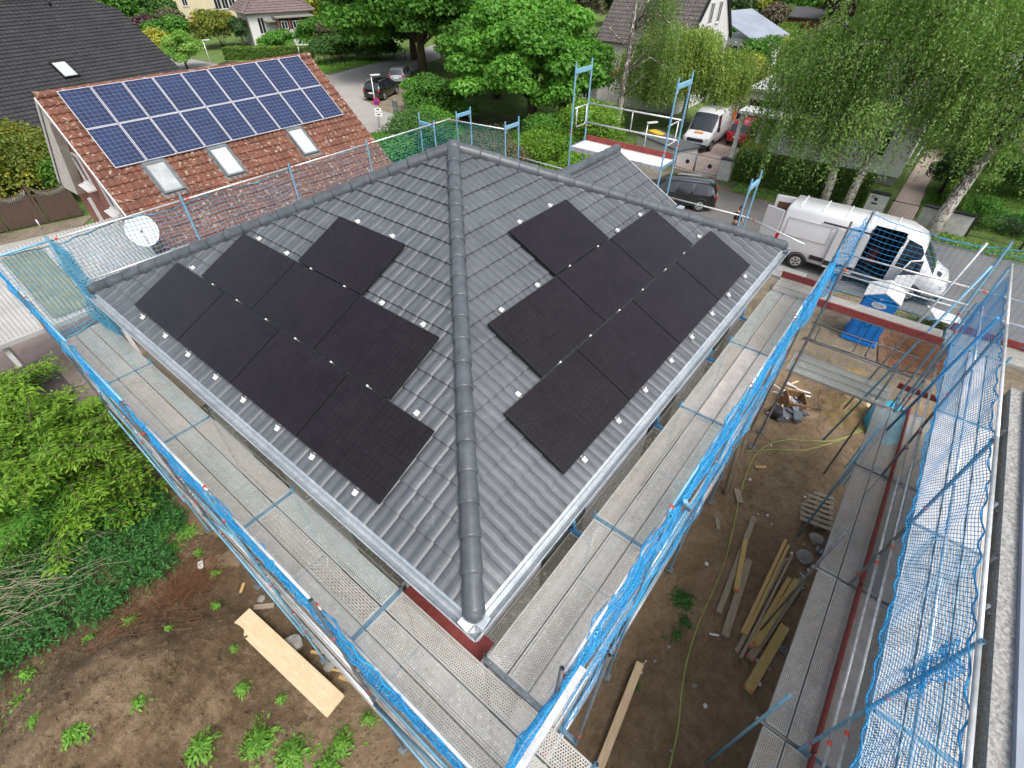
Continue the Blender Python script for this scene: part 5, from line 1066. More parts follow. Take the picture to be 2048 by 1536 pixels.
    bush(41.2, 60.5, (3.2, 3.0, 2.6), 9000, 0.27, M['lf_mauve'], 'mauve lilac bush in full flower across the road', seed=68, m=22)
    tree(48.6, 73, 6, (0, 0, 3.8), (4.4, 4.2, 3.0), 9000, 0.36, M['lf_hedge_y'], 'olive green tree behind the lilac', m=34, seed=69)
    bush(37.4, 56.2, (3.6, 2.4, 1.7), 9000, 0.27, M['lf_dark'], 'dark hedge like bush at the fence across the road', seed=70, m=18)
    bush(41.5, 53.8, (3.2, 2.2, 1.7), 8000, 0.27, M['lf_dark'], 'second dark bush at the fence across the road', seed=71, m=18)
    hedge(28.9, 69.0, 36.6, 61.2, 1.3, 1.2, 8000, 0.22, M['lf_hedge'], 'clipped hedge along the garden of the brown roofed house', 72)
    tree(22.6, 66.5, 3.5, (0, 0, 1.9), (2.4, 2.2, 1.9), 9000, 0.22, M['lf_bloom'], 'white flowering shrub tree beyond the black tiled roof', name='flowering_tree', m=24, tr=0.12, seed=73)
    bush(24.6, 60.2, (1.4, 1.2, 0.6), 2500, 0.16, M['lf_mauve'], 'small reddish shrub under the white flowering one', seed=74)
    fill = [(31, 88, 2.6, 'lf_mauve', 'brown leaved shrub on the lawn behind the black roof'), (27.5, 82, 2.8, 'lf_maple', 'green shrub right of the black roof edge'), (24, 76, 2.2, 'lf_hedge_y', 'yellow green shrub close to the black roof edge'), (35, 101, 3.4, 'lf_dark', 'dark bush left of the pale house'), (29, 103, 4.0, 'lf_maple', 'big green bush far beyond the black roof'), (22, 96, 4.2, 'lf_bright', 'light green bush far beyond the black roof'), (14, 92, 4.4, 'lf_dark', 'dark bush beyond the black roof ridge'),
            (29.5, 92.5, 2.2, 'lf_purple', 'purple bush between lawn and pale house'), (46, 88, 2.2, 'lf_dark', 'small dark bush near the pale house'), (56, 92, 5, 'lf_dark', 'dark tree right of the brown roof'), (60, 82, 5, 'lf_maple', 'green tree right of the brown roof'), (68, 96, 6, 'lf_bright', 'light green tree near the red roofed cottage'), (58, 66, 5, 'lf_dark', 'dark tree left of the large maple'), (66, 74, 5.5, 'lf_maple', 'round tree near the red roofed cottage'), (78, 92, 6, 'lf_dark', 'tall dark tree behind the large maple'),
            (70, 60, 5.5, 'lf_maple', 'green tree beyond the maple crowns'), (84, 70, 6, 'lf_dark', 'dark tree beyond the maple crowns'), (62, 50, 5, 'lf_hedge_y', 'olive tree beyond the bright maple'), (74, 46, 5, 'lf_mauve', 'brownish tree beyond the bright maple'), (92, 62, 6, 'lf_maple', 'tree beside the far white shed'), (90, 46, 4.5, 'lf_dark', 'dark tree left of the slate grey house'),
            (100, 30.6, 4.6, 'lf_conifer', 'dense dark fir right of the white gable'), (104, 34, 6, 'lf_dark', 'tree behind the dense dark fir'), (112, 28.5, 4, 'lf_hedge_y', 'yellow green tree by the playground'), (118, 36, 6, 'lf_dark', 'far dark tree left of the playground'), (97, 21.5, 2.6, 'lf_mauve', 'reddish maple in front of the garden shed'), (98, 9.8, 4.8, 'lf_purple', 'deep purple tree above the clipped hedges'), (108, 14.5, 4, 'lf_lime', 'lime green tree behind the garden shed'), (124, 22, 6, 'lf_maple', 'far tree behind the playground'), (132, 12, 7, 'lf_dark', 'far dark tree behind the purple one'),
            (120, 2, 6, 'lf_maple', 'far green tree right of the purple one'), (90, 26.5, 1.8, 'lf_purple', 'small purple shrub by the turquoise pool cover'), (70, 12.4, 2.2, 'lf_hedge_y', 'golden shrub at the end of the clipped hedge'), (60, 12, 2.6, 'lf_maple', 'shrub behind the garage roof'), (54, 10.5, 2.2, 'lf_hedge_y', 'yellowish shrub beside the garage roof'), (64, 6, 3, 'lf_maple', 'green shrub right of the garage roof'), (62, -2, 4.5, 'lf_dark', 'dark tree behind the birches'), (76, -4, 5, 'lf_maple', 'tree far behind the birches'), (92, -6, 6, 'lf_dark', 'dark tree far behind the birches'),
            (58, -14, 4.5, 'lf_maple', 'tree behind the veranda house'), (54, 22, 3.8, 'lf_dark', 'dark bush behind the weeping tree'), (64, 26, 3.6, 'lf_maple', 'green bush behind the weeping tree'), (76, 22, 3.0, 'lf_bright', 'light bush beyond the weeping tree'), (44, 24, 3.2, 'lf_dark', 'shady bush left of the slate grey house')]
    for i, (x, y, R, mt, lb) in enumerate(fill):
        n = int(3000+900*min(R, 5)); d = math.hypot(x+7, y+7); lf = max(0.16, d*0.0042)
        if R >= 3.6: tree(x, y, R*1.7, (0, 0, R*1.05), (R, R, R*0.95), n+3500, lf*1.1, M[mt], lb, m=32, seed=200+i, tr=0.25, group=None)
        else: bush(x, y, (R*1.1, R, R*0.8), n, lf, M[mt], lb, seed=200+i)
    # a belt of wood along the horizon that reads as one mass
    P = []; 
    for k in range(260):
        a = r.uniform(-0.22, 1.62); d = r.uniform(125, 240); P.append(((-7+d*math.cos(a), -7+d*math.sin(a), r.uniform(2.0, 4.2)), np.array([1, 1, 0.8])*r.uniform(4.0, 7.0)))
    Pp, Nn, k = blob_points(P, 90000, r, 0.85); Pp[:, 2] = np.maximum(Pp[:, 2], 0.1); q = np.array([r.uniform(-0.3, 0.3) for _ in P])[k]
    o = leaf_mesh('far_wood', Pp, norm(Nn+r.normal(0, 0.4, Nn.shape)+np.array([0, 0, .3])), 1.0*r.uniform(0.7, 1.4, len(Pp)), M['lf_maple'], None, 0.8, 7, 0.4+q+r.normal(0, 0.15, len(Pp))); tag(o, kind='stuff')
    # rough grass across the road and on the verge
    for nm, (x0, x1, y0, y1), n, seed in (('roadside_grass', (26.6, 40, 51.5, 58), 9000, 1), ('street_grass', (25.6, 27.1, -25, 1.5), 5000, 2), ('garden_grass', (28.6, 45, -16, -8.2), 9000, 3), ('corner_grass', (20.2, 27, 10, 25), 9000, 4)):
        q = np.random.default_rng(seed+70); P = np.c_[q.uniform(x0, x1, n), q.uniform(y0, y1, n), np.full(n, 0.05)]; dd = q.normal(0, 1, P.shape)
        o = leaf_mesh(nm, P+np.array([0, 0, 0.03]), norm(dd+np.array([0, 0, 0.4])), q.uniform(0.10, 0.22, n), M['lf_grass'], None, 0.35, seed); tag(o, kind='stuff')
build_vegetation()

# ------------------------------------------------------------------ neighbouring buildings
def add_uv_wall(o):
    """box-projected UVs in metres so that brick courses lie level"""
    me = o.data; uv = me.uv_layers.new(name='UVMap')
    for p in me.polygons:
        n = p.normal
        for li in p.loop_indices:
            co = me.vertices[me.loops[li].vertex_index].co
            uv.data[li].uv = (co.y, co.z) if abs(n.x) > abs(n.y) else (co.x, co.z)
    return o
def gable_house(x, y, rz, L, D, zr, ze, name, label, roofmat, wallmat, over=0.35, tw=0.21, waves=1, amp=0.035, k=6, verge=None, course=0.34, groove=0.0, step=0.035, brick=False, gable_x=(0.35, 0.35)):
    """ridge along local x from 0 to L at y=0; eaves at y=+-D"""
    h = empty(name, (x, y, 0), rz, label, 'house'); th = math.atan2(zr-ze, D); S = math.hypot(zr-ze, D)
    for sg in (-1, 1): tile_roof('roof_slope', (0, sg*D, ze), (1, 0, 0), (0, -sg*math.cos(th), math.sin(th)), S, lambda s: 0.0, lambda s: L, roofmat, h, tw=tw, waves=waves, amp=amp, k=k, course=course, groove=groove, step=step, seed=5)
    b = MB(); g0, g1 = gable_x; w = D-over; zt = ze+(over)*(zr-ze)/D-0.06
    b.prism([(-w, 0.0), (w, 0.0), (w, zt), (0, zr-0.10), (-w, zt)], g0, L-g1, 'x'); wall = b.build('wall', wallmat, h)
    add_uv_wall(wall); return h
def window(parent, x, y, z, w, hgt, face='-x', frame=None, sill=True, bars=1, depth=0.05, name='window_frame'):
    """frame with panes on a wall; (x,y,z) lower middle of the opening on the wall plane, in the parent's metres"""
    f = MB(); g = MB(); s = MB()
    def bx(mb, a0, a1, z0, z1, d0, d1):
        if face[1] == 'x': sg = -1 if face[0] == '-' else 1; xs = sorted((x+sg*d0, x+sg*d1)); mb.box(xs[0], xs[1], y+a0, y+a1, z0, z1)
        else: sg = -1 if face[0] == '-' else 1; ys = sorted((y+sg*d0, y+sg*d1)); mb.box(x+a0, x+a1, ys[0], ys[1], z0, z1)
    t = 0.07
    bx(f, -w/2, -w/2+t, z, z+hgt, 0.003, depth); bx(f, w/2-t, w/2, z, z+hgt, 0.003, depth); bx(f, -w/2+t, w/2-t, z, z+t, 0.003, depth); bx(f, -w/2+t, w/2-t, z+hgt-t, z+hgt, 0.003, depth)
    for i in range(1, bars+1): c = -w/2+w*i/(bars+1); bx(f, c-t/2, c+t/2, z+t, z+hgt-t, 0.003, depth)
    bx(g, -w/2+t, w/2-t, z+t, z+hgt-t, 0.006, 0.02)
    fo = f.build(name, frame or M['white_paint'], parent); g.build('pane', M['glass'], fo)
    if sill: bx(s, -w/2-0.05, w/2+0.05, z-0.05, z-0.003, 0.003, 0.12); s.build('sill', M['white_paint'], fo)
def build_neighbours():
    # red tiled house with blue modules
    zr, ze, D, L = 7.72, 3.68, 5.6, 10.35; az = -0.0405; ox, oy = -2.42, 17.07
    h = gable_house(ox, oy, az, L, D, zr, ze, 'red_tiled_house', 'brick house with lichen spotted red tile roof and blue solar modules', M['tile_red'], M['brick'], over=0.4, tw=0.205, waves=1, amp=0.045, step=0.045, gable_x=(0.34, 0.34))
    th = math.atan2(zr-ze, D)
    ridge_caps('ridge_cap_run', (0.0, 0, zr+0.05), (L, 0, zr+0.05), M['tile_red'], h, 0.12, 0.36, endcap=False)
    for sg in (-1, 1):
        for x0 in (-0.03, L-0.0):
            b = MB()
            b.mesh([(x0, 0, zr+0.02), (x0, sg*D, ze+0.02), (x0+0.035, sg*D, ze+0.02), (x0+0.035, 0, zr+0.02), (x0, 0, zr-0.15), (x0, sg*D, ze-0.15), (x0+0.035, sg*D, ze-0.15), (x0+0.035, 0, zr-0.15)], [(0, 1, 2, 3), (7, 6, 5, 4), (0, 4, 5, 1), (1, 5, 6, 2), (2, 6, 7, 3), (3, 7, 4, 0)])
            b.build('verge_board', M['white_paint'], h)
    b = MB(); b.prism([(0.15, 7.45), (5.25, 3.72), (5.25, 3.45), (3.0, 3.7), (0.25, 6.9)], 0.02, 0.32, 'x'); b.build('cream_cladding', M['cream_grey'] if 'cream_grey' in M else plain('cream_grey_cladding', (0.50, 0.49, 0.45), 0.8), h)
    b = MB(); b.box(0.20, 0.325, 2.55, 2.68, 0.02, 3.6); b.build('white_downpipe', M['white_paint'], h)
    for (yy, z0, w, hh) in ((1.05, 4.55, 0.95, 1.15), (-1.05, 4.1, 0.8, 1.15), (-1.0, 1.2, 1.0, 1.2), (2.2, 1.5, 0.8, 1.1)):
        window(h, 0.34, yy, z0, w, hh, '-x', bars=0, depth=0.06)
        b = MB(); b.mesh([(0.335, yy-w/2-.1, z0-0.04), (0.335, yy+w/2+.1, z0-0.04), (0.02, yy+w/2+.1, z0-0.09), (0.02, yy-w/2-.1, z0-0.09), (0.335, yy-w/2-.1, z0-0.12), (0.335, yy+w/2+.1, z0-0.12), (0.02, yy+w/2+.1, z0-0.12), (0.02, yy-w/2-.1, z0-0.12)], [(0, 1, 2, 3), (4, 7, 6, 5), (0, 3, 7, 4), (1, 5, 6, 2), (2, 6, 7, 3)]); b.build('sill', M['white_paint'], h)
    # the plane of the south slope, in the house's own frame
    c, s = math.cos(th), math.sin(th)
    def on_roof(u, n, off): return (u, -n*c - off*s, zr-n*s+off*c)
    for i, (u0, gl) in enumerate(((1.43, 'skyglass'), (3.68, 'roofwhite'), (6.90, 'roofwhite'))):
        P = empty('roof_window', (0, 0, 0)); P.parent = h
        W_, H_ = 0.72, 1.34; org = Vector(on_roof(u0, 4.66, 0.06)); lx, ly = Vector((1, 0, 0)), Vector((0, c, s)); lz = lx.cross(ly)
        P.matrix_local = Matrix(((lx.x, ly.x, lz.x, org.x), (lx.y, ly.y, lz.y, org.y), (lx.z, ly.z, lz.z, org.z), (0, 0, 0, 1)))
        b = MB()
        for a in ((0, W_, 0, 0.07), (0, W_, H_-0.12, H_), (0, 0.07, 0.07, H_-0.12), (W_-0.07, W_, 0.07, H_-0.12)): b.box(a[0], a[1], a[2], a[3], -0.02, 0.07)
        b.box(-0.08, W_+0.08, -0.15, H_+0.06, -0.02, 0.0); b.build('window_surround', plain('grey_window_metal', (0.13, 0.15, 0.16), 0.5, 0.3), P)
        b = MB(); b.box(0.07, W_-0.07, 0.07, H_-0.12, 0.002, 0.045); b.build('pane', M['skyglass'] if gl == 'skyglass' else plain('blind_behind_glass', (0.42, 0.46, 0.46), 0.12, 0, 0.04, 1), P)
    P = None
    for row in range(2):
        for k in range(9):
            if P is None:
                P = empty('solar_module'); tag(P, None, 'solar panel', 'blue solar modules on the red tiled house')
                b = MB(); b.box(0.014, 0.966, 0.014, 1.606, 0.0, 0.006); b.build('glass_sheet', M['pv_blue'], P)
                b = MB()
                for a in ((0, 0.98, 0, 0.014), (0, 0.98, 1.606, 1.62), (0, 0.014, 0.014, 1.606), (0.966, 0.98, 0.014, 1.606)): b.box(a[0], a[1], a[2], a[3], -0.035, 0.012)
                b.build('frame', M['white_alu'], P); o = P
            else: o = copy_thing(P)
            u0, n0 = 0.64+k*1.018, -0.02+0.02+(row+1)*1.62+row*0.035+0.02; org = Vector(on_roof(u0, n0, 0.15)); lx, ly = Vector((1, 0, 0)), Vector((0, c, s)); lz = lx.cross(ly)
            Rz = Matrix.Translation((ox, oy, 0)) @ Matrix.Rotation(az, 4, 'Z')
            o.matrix_world = Rz @ Matrix(((lx.x, ly.x, lz.x, org.x), (lx.y, ly.y, lz.y, org.y), (lx.z, ly.z, lz.z, org.z), (0, 0, 0, 1)))
            o['label'] = f'blue solar module, {ORD[k]} from the gable in the {["upper", "lower"][row]} row on the red tiles'
    # big black tiled house
    h = empty('black_tiled_house', (0, 36.55, 0), 0.087, 'large brick house with plain black tile roof behind the red tiled one', 'house'); th = math.radians(30); S = 10.9
    hi = lambda s: 11.6-(0 if s < 9.2 else (s-9.2)*0.9)
    tile_roof('roof_slope', (-26, 0, 3.0), (1, 0, 0), (0, math.cos(th), math.sin(th)), S, lambda s: 0.0, lambda s: hi(s)+26, M['tile_black'], h, k=4, tw=0.3, waves=1, amp=0.03, groove=0, step=0.05)
    tile_roof('roof_slope', (-26, 2*S*math.cos(th), 3.0), (1, 0, 0), (0, -math.cos(th), math.sin(th)), S, lambda s: 0.0, lambda s: hi(s)+26, M['tile_black'], h, k=4, tw=0.3, waves=1, amp=0.03, groove=0, step=0.05)
    b = MB(); b.prism([(0.6, 0), (18.3, 0), (18.3, 3.1), (9.45, 8.1), (0.6, 3.1)], -25.5, 11.0, 'x'); add_uv_wall(b.build('wall', M['brick_dark'], h))
    ridge_caps('ridge_cap_run', (-26, S*math.cos(th), 3+S*math.sin(th)+0.03), (10.0, S*math.cos(th), 3+S*math.sin(th)+0.03), M['tile_black'], h, 0.14, 0.5, endcap=False)
    b = MB(); b.box(-26, 11.6, -0.16, -0.02, 2.86, 2.98); b.build('gutter', M['wood_fence'], h)
    P = empty('roof_window'); P.parent = h; org = Vector((4.25, 3.3*math.cos(th), 3+3.3*math.sin(th)+0.09)); lx, ly = Vector((1, 0, 0)), Vector((0, math.cos(th), math.sin(th))); lz = lx.cross(ly)
    P.matrix_local = Matrix(((lx.x, ly.x, lz.x, org.x), (lx.y, ly.y, lz.y, org.y), (lx.z, ly.z, lz.z, org.z), (0, 0, 0, 1)))
    b = MB()
    for a in ((0, 0.95, 0, 0.08), (0, 0.95, 1.42, 1.55), (0, 0.08, 0.08, 1.42), (0.87, 0.95, 0.08, 1.42)): b.box(a[0], a[1], a[2], a[3], -0.05, 0.09)
    b.build('window_surround', M['black_alu'], P); b = MB(); b.box(0.08, 0.87, 0.08, 1.42, 0, 0.05); b.build('pane', plain('blind_behind_glass', (0.42, 0.46, 0.46), 0.12), P)
    for u, n in ((1.6, 8.3), (7.6, 10.1), (-1.6, 7.4)):
        b = MB(); z = 3+n*math.sin(th); b.tube((u, n*math.cos(th), z), (u, n*math.cos(th)-0.05, z+0.38), 0.07, 10); b.build('vent_pipe', M['black_alu'], h)
    # brown roofed white house with veranda
    h = empty('brown_roofed_house', (36.0, 74.2, 0), -0.30, 'white bungalow with brown grey tiled hip roof and brick veranda', 'house')
    b = MB(); b.box(0, 8.6, 0, 7.2, 0, 4.0); b.build('wall', M['white_paint'], h)
    ex, ey, ez = 0.7, 0.7, 3.9; x0, x1, y0, y1 = -ex, 8.6+ex, -ey, 7.2+ey; rz_ = 7.3; hx = (y1-y0)/2; p = math.atan2(rz_-ez, hx); SS = math.hypot(rz_-ez, hx); cut = lambda s: s*math.cos(p)
    tile_roof('roof_slope', (x0, y0, ez), (1, 0, 0), (0, math.cos(p), math.sin(p)), SS, cut, lambda s: x1-x0-cut(s), M['tile_brown'], h, k=3, tw=0.35, waves=1, amp=0.03, course=0.42, step=0.06, groove=0)
    tile_roof('roof_slope', (x0, y1, ez), (1, 0, 0), (0, -math.cos(p), math.sin(p)), SS, cut, lambda s: x1-x0-cut(s), M['tile_brown'], h, k=3, tw=0.35, waves=1, amp=0.03, course=0.42, step=0.06, groove=0)
    tile_roof('roof_slope', (x0, y0, ez), (0, 1, 0), (math.cos(p), 0, math.sin(p)), SS, cut, lambda s: y1-y0-cut(s), M['tile_brown'], h, k=3, tw=0.35, waves=1, amp=0.03, course=0.42, step=0.06, groove=0)
    tile_roof('roof_slope', (x1, y0, ez), (0, 1, 0), (-math.cos(p), 0, math.sin(p)), SS, cut, lambda s: y1-y0-cut(s), M['tile_brown'], h, k=3, tw=0.35, waves=1, amp=0.03, course=0.42, step=0.06, groove=0)
    for a in ((x0, y0), (x1, y0)): ridge_caps('hip_cap_run', (a[0], a[1], ez+.05), ((x0+hx) if a[0] < 0 else (x1-hx), (y0+y1)/2, rz_+.05), M['tile_brown'], h, 0.16, 0.6, endcap=False)
    b = MB(); b.box(3.4, 8.3, -1.7, -0.005, 0, 2.0); b.build('veranda_wall', M['white_paint'], h)
    b = MB()
    for xx in (3.4, 4.95, 6.5, 8.02): b.box(xx, xx+0.28, -1.7, -1.42, 2.0, 3.35)
    b.build('veranda_post', M['brick_post'] if 'brick_post' in M else plain('dark_red_brickwork', (0.16, 0.06, 0.045), 0.9), h)
    b = MB(); b.box(3.2, 8.6, -2.0, 0.3, 3.352, 3.50); b.box(2.0, 4.6, -1.6, 0.2, 2.95, 3.05); b.build('veranda_roof', plain('old_felt', (0.22, 0.22, 0.19), 0.9), h)
    b = MB(); b.box(3.7, 8.0, -1.5, -1.42, 2.0, 3.35); b.build('veranda_glass', M['glass'], h)
    for xx in (3.9, 5.5, 7.0): window(h, xx+0.45, -1.52, 2.05, 0.9, 0.9, '-y', sill=False)
    window(h, 1.6, 0.0, 1.5, 0.9, 1.9, '-y'); window(h, 0.0, 5.0, 1.6, 1.3, 1.5, '-x', frame=M['toe']); window(h, 0.0, 2.0, 1.6, 1.3, 1.5, '-x', frame=M['toe'])
    # pale bungalow in the far background
    h = gable_house(37.5, 107, -0.05, 14, 5.2, 8.0, 5.0, 'pale_bungalow', 'plain cream coloured bungalow at the far lawn', M['tile_moss'], M['cream_wall'], k=3, tw=0.4, course=0.5)
    for xx in (3.2, 8.6, 9.9, 11.2): window(h, xx, -4.85, 2.2 if xx > 4 else 3.0, 1.2 if xx > 4 else 0.9, 2.0 if xx > 4 else 1.6, '-y')
    h = gable_house(64, 104, -0.3, 9, 4, 8.2, 4.2, 'red_roofed_cottage', 'cottage with red tile roof peeping out far beyond the lilac', M['tile_red'], M['cream_wall'], k=3, tw=0.4, course=0.5)
    window(h, 4, -3.65, 1.6, 1.2, 1.4, '-y')
    # slate grey house with white gable
    h = gable_house(44.6, 20.6, -PI/2, 8.6, 5.0, 10.2, 4.9, 'grey_roofed_house', 'white rendered house with steep mossy grey tile roof behind the single birch', M['tile_moss'], M['white_paint'], k=4, tw=0.3, course=0.36, amp=0.03, gable_x=(0.3, 0.05))
    window(h, 8.56, 0.9, 6.3, 0.8, 1.5, '+x', frame=M['white_paint']); window(h, 8.56, -0.9, 6.3, 0.8, 1.5, '+x')
    b = MB(); b.prism([(-5.1, 4.75), (0.0, 10.1), (0.0, 10.4), (-5.1, 5.05)], 8.6, 8.75, 'x'); b.build('verge_board', M['black_alu'], h); b = MB(); b.prism([(5.1, 4.75), (0.0, 10.1), (0.0, 10.4), (5.1, 5.05)], 8.6, 8.75, 'x'); b.build('verge_board', M['black_alu'], h)
    b = MB(); b.box(0.4, 2.6, -8.2, -4.6, 0, 2.6); b.build('porch_wall', M['old_white'], h); b = MB(); b.box(0.2, 2.9, -8.5, -4.4, 2.602, 2.8); b.build('porch_roof', plain('rust_brown_felt', (0.16, 0.08, 0.04), 0.9), h)
    window(h, 1.5, -8.2, 1.0, 0.8, 1.2, '-y')
    h = empty('metal_roofed_annex', (62, 18.0, 0), -0.3, 'white annex with grey sheet metal roof right of the white gable', 'building')
    b = MB(); b.box(0, 6, -5, 0, 0, 3.4); b.build('wall', M['white_paint'], h); b = MB(); b.mesh([(-0.5, -5.4, 3.45), (6.5, -5.4, 3.45), (6.5, 0.4, 5.4), (-0.5, 0.4, 5.4), (-0.5, -5.4, 3.6), (6.5, -5.4, 3.6), (6.5, 0.4, 5.55), (-0.5, 0.4, 5.55)], [(0, 3, 2, 1), (4, 5, 6, 7), (0, 1, 5, 4), (1, 2, 6, 5), (2, 3, 7, 6), (3, 0, 4, 7)]); b.build('roof', M['grey_roof'], h)
    window(h, 0, -2.5, 1.0, 2.2, 1.8, '-x', bars=2)
    # garage and white house behind the birches
    h = empty('garage', (39.6, 2.7, 0), 0.0, 'white flat roofed garage with open dark gate behind the red car', 'garage')
    b = MB(); b.box(0, 9, 0, 0.22, 0, 2.8); b.box(0, 9, 3.1, 3.32, 0, 2.8); b.box(8.8, 9, 0.22, 3.1, 0, 2.8); b.box(0, 0.25, 0.22, 3.1, 2.25, 2.8); b.build('wall', M['white_paint'], h)
    b = MB(); b.box(-0.15, 9.2, -0.15, 3.5, 2.802, 3.0); b.build('roof', plain('pale_gravel_roof', (0.42, 0.43, 0.43), 0.9), h); b = MB(); b.box(8.5, 8.75, 0.3, 3.0, 0.1, 2.2); b.build('painted_interior_shade', M['dark_inside'], h)  # near-black slab added before the back wall to darken the open garage
    h = empty('white_house', (33.0, -6.3, 0), 0.0, 'pale rendered house half hidden behind the hanging birch branches', 'house')
    b = MB(); b.box(0, 9, 0, 8.2, 0.55, 4.6); b.build('wall', plain('pale_grey_render', (0.60, 0.62, 0.60), 0.9, 0, 0.03), h); b = MB(); b.box(0.06, 8.94, 0.06, 8.14, 0, 0.547); b.build('plinth', M['concrete'], h)
    b = MB(); b.mesh([(-0.6, -0.6, 4.6), (9.6, -0.6, 4.6), (9.6, 8.8, 4.6), (-0.6, 8.8, 4.6), (3.2, 3.2, 6.2), (5.8, 3.2, 6.2), (5.8, 5, 6.2), (3.2, 5, 6.2)], [(0, 3, 2, 1), (0, 1, 5, 4), (1, 2, 6, 5), (2, 3, 7, 6), (3, 0, 4, 7), (4, 5, 6, 7)]); b.build('roof', M['tile_moss'], h)
    for yy in (1.75, 4.2, 6.6): window(h, 0, yy, 1.55, 0.95, 1.5, '-x')
    for yy in (7.2, 8.6, 10.0): b = MB(); b.box(-1.6, -1.35, yy-0.1, yy+0.15, 0.0, 3.0); b.build('white_post', M['white_paint'], h)
    b = MB(); b.box(-1.8, -0.005, 7.0, 10.3, 3.02, 3.2); b.build('porch_roof', M['white_paint'], h)
    rl = empty('stair_railing', (34.2, -6.62, 0), 0, 'white railing with scrolled end along the paved garden path', 'railing')
    b = MB(); b.tube((0, 0, 0.95), (6.2, -0.05, 1.15), 0.05, 8); b.build('handrail', M['white_paint'], rl)
    for k in range(14): b = MB(); b.tube((0.2+k*0.45, -0.003*k, 0.02), (0.2+k*0.45, -0.003*k, 0.95+0.015*k), 0.02, 6); b.build('baluster', M['white_paint'], rl)
    h = empty('veranda_house', (48, -16.5, 0), 0.1, 'white house with dark glazed veranda at the right end of the street', 'house')
    b = MB(); b.box(0, 8, 0, 6.5, 0, 3.3); b.build('wall', M['white_paint'], h); b = MB(); b.mesh([(-0.8, -0.6, 3.3), (8.6, -0.6, 3.3), (8.6, 7.1, 3.3), (-0.8, 7.1, 3.3), (4, -0.6, 5.4), (4, 7.1, 5.4)], [(0, 3, 2, 1), (0, 4, 5, 3), (1, 2, 5, 4), (0, 1, 4), (3, 5, 2)]); b.build('roof', M['grey_roof'], h)
    for yy in (1.2, 3.3, 5.4): window(h, 0, yy, 0.6, 1.7, 2.2, '-x', bars=1, sill=False)
    h = empty('garden_shed', (100, 15.5, 0), 0.0, 'small wooden garden shed with dark felt roof beyond the clipped hedge', 'shed')
    b = MB(); b.box(0, 5, 0, 4.8, 0, 2.1); b.build('wall', plain('red_brown_boards', (0.22, 0.09, 0.06), 0.9), h); b = MB(); b.mesh([(-0.4, -0.4, 2.1), (5.4, -0.4, 3.0), (5.4, 5.2, 3.0), (-0.4, 5.2, 2.1), (-0.4, -0.4, 2.3), (5.4, -0.4, 3.2), (5.4, 5.2, 3.2), (-0.4, 5.2, 2.3)], [(0, 3, 2, 1), (4, 5, 6, 7), (0, 1, 5, 4), (1, 2, 6, 5), (2, 3, 7, 6), (3, 0, 4, 7)]); b.build('roof', plain('dark_felt', (0.06, 0.06, 0.065), 0.9), h)
    hedge(76, 15.2, 99, 19.0, 3.0, 1.6, 12000, 0.22, M['lf_hedge'], 'long clipped hedge running to the garden shed', 301)
    hedge(70.5, 14.2, 73.5, 14.2, 2.4, 1.3, 3000, 0.2, M['lf_hedge_y'], 'golden block hedge at the near end of the clipped hedge', 302)
    b = MB(); b.box(96, 100, 27.8, 33.5, 0.05, 0.7); tag(b.build('pool_cover', plain('turquoise_cover', (0.24, 0.50, 0.46), 0.6)), 'pale turquoise covered pool in the far garden', 'pool')
    t = empty('playground_slide', (116, 23.5, 0), 0.2, 'white slide with blue ladder in the far playground', 'slide'); b = MB(); b.mesh([(0, 0, 0.1), (0.9, 0, 0.1), (0.9, 3.4, 2.6), (0, 3.4, 2.6), (0, 0, 0.25), (0.9, 0, 0.25), (0.9, 3.4, 2.75), (0, 3.4, 2.75)], [(0, 3, 2, 1), (4, 5, 6, 7), (0, 1, 5, 4), (1, 2, 6, 5), (2, 3, 7, 6), (3, 0, 4, 7)]); b.build('chute', M['white_paint'], t)
    b = MB(); b.tube((0.1, 3.5, 2.6), (0.1, 4.6, 0), 0.1, 6); b.tube((0.8, 3.5, 2.6), (0.8, 4.6, 0), 0.1, 6); b.build('ladder', M['blue'], t)
    b = MB(); b.box(84, 86, 51, 60, 0, 2.2); tag(b.build('far_boundary_wall', M['cream_wall']), 'pale far boundary wall glimpsed between the crowns', 'wall')
    # carport with corrugated roof
    h = empty('carport', (0, 0, 0), 0, 'carport with pale corrugated roof between garden and red tiled house', 'carport'); xa, xb, ya, yb, za, zb = -10.5, -2.15, 11.75, 15.6, 2.95, 4.02
    def corr(x0, x1, nm, mt, y0=ya, y1=yb, up=0.0, st=0.05):
        n = int((x1-x0)/st*1); xs = np.linspace(x0, x1, n+1); z = 0.022*np.where(np.arange(n+1) % 2 == 0, 1, -1); V = []
        for x_, zz in zip(xs, z):
            for yy in (y0, y1): V.append((x_, yy, za+(yy-ya)/(yb-ya)*(zb-za)+zz+up))
        return grid_mesh(nm, np.array(V), n+1, 2, mt, h, False)
    corr(xa, xb, 'roof_sheet', M['corr'], st=0.055); corr(-6.0, -4.9, 'translucent_sheet', M['corr_clear'], ya+0.1, yb-0.4, 0.03, st=0.055)
    b = MB(); b.box(xa, xb, ya-0.14, ya-0.01, za-0.12, za+0.01); b.build('front_gutter', M['corr'], h); b = MB(); b.box(xb-0.01, xb+0.10, ya, yb, za-0.1, za+0.02) if False else b.prism([(ya, za-0.08), (yb, zb-0.08), (yb, zb+0.06), (ya, za+0.06)], xb-0.12, xb, 'x'); b.build('edge_trim', M['corr'], h)
    for x_ in (-10.2, -7.4, -4.6, -2.4):
        for yy, zz in ((ya+0.1, za-0.13), (yb-0.1, zb-0.13)): b = MB(); b.box(x_-0.06, x_+0.06, yy-0.06, yy+0.06, 0.02, zz); b.build('post', M['white_paint'], h)
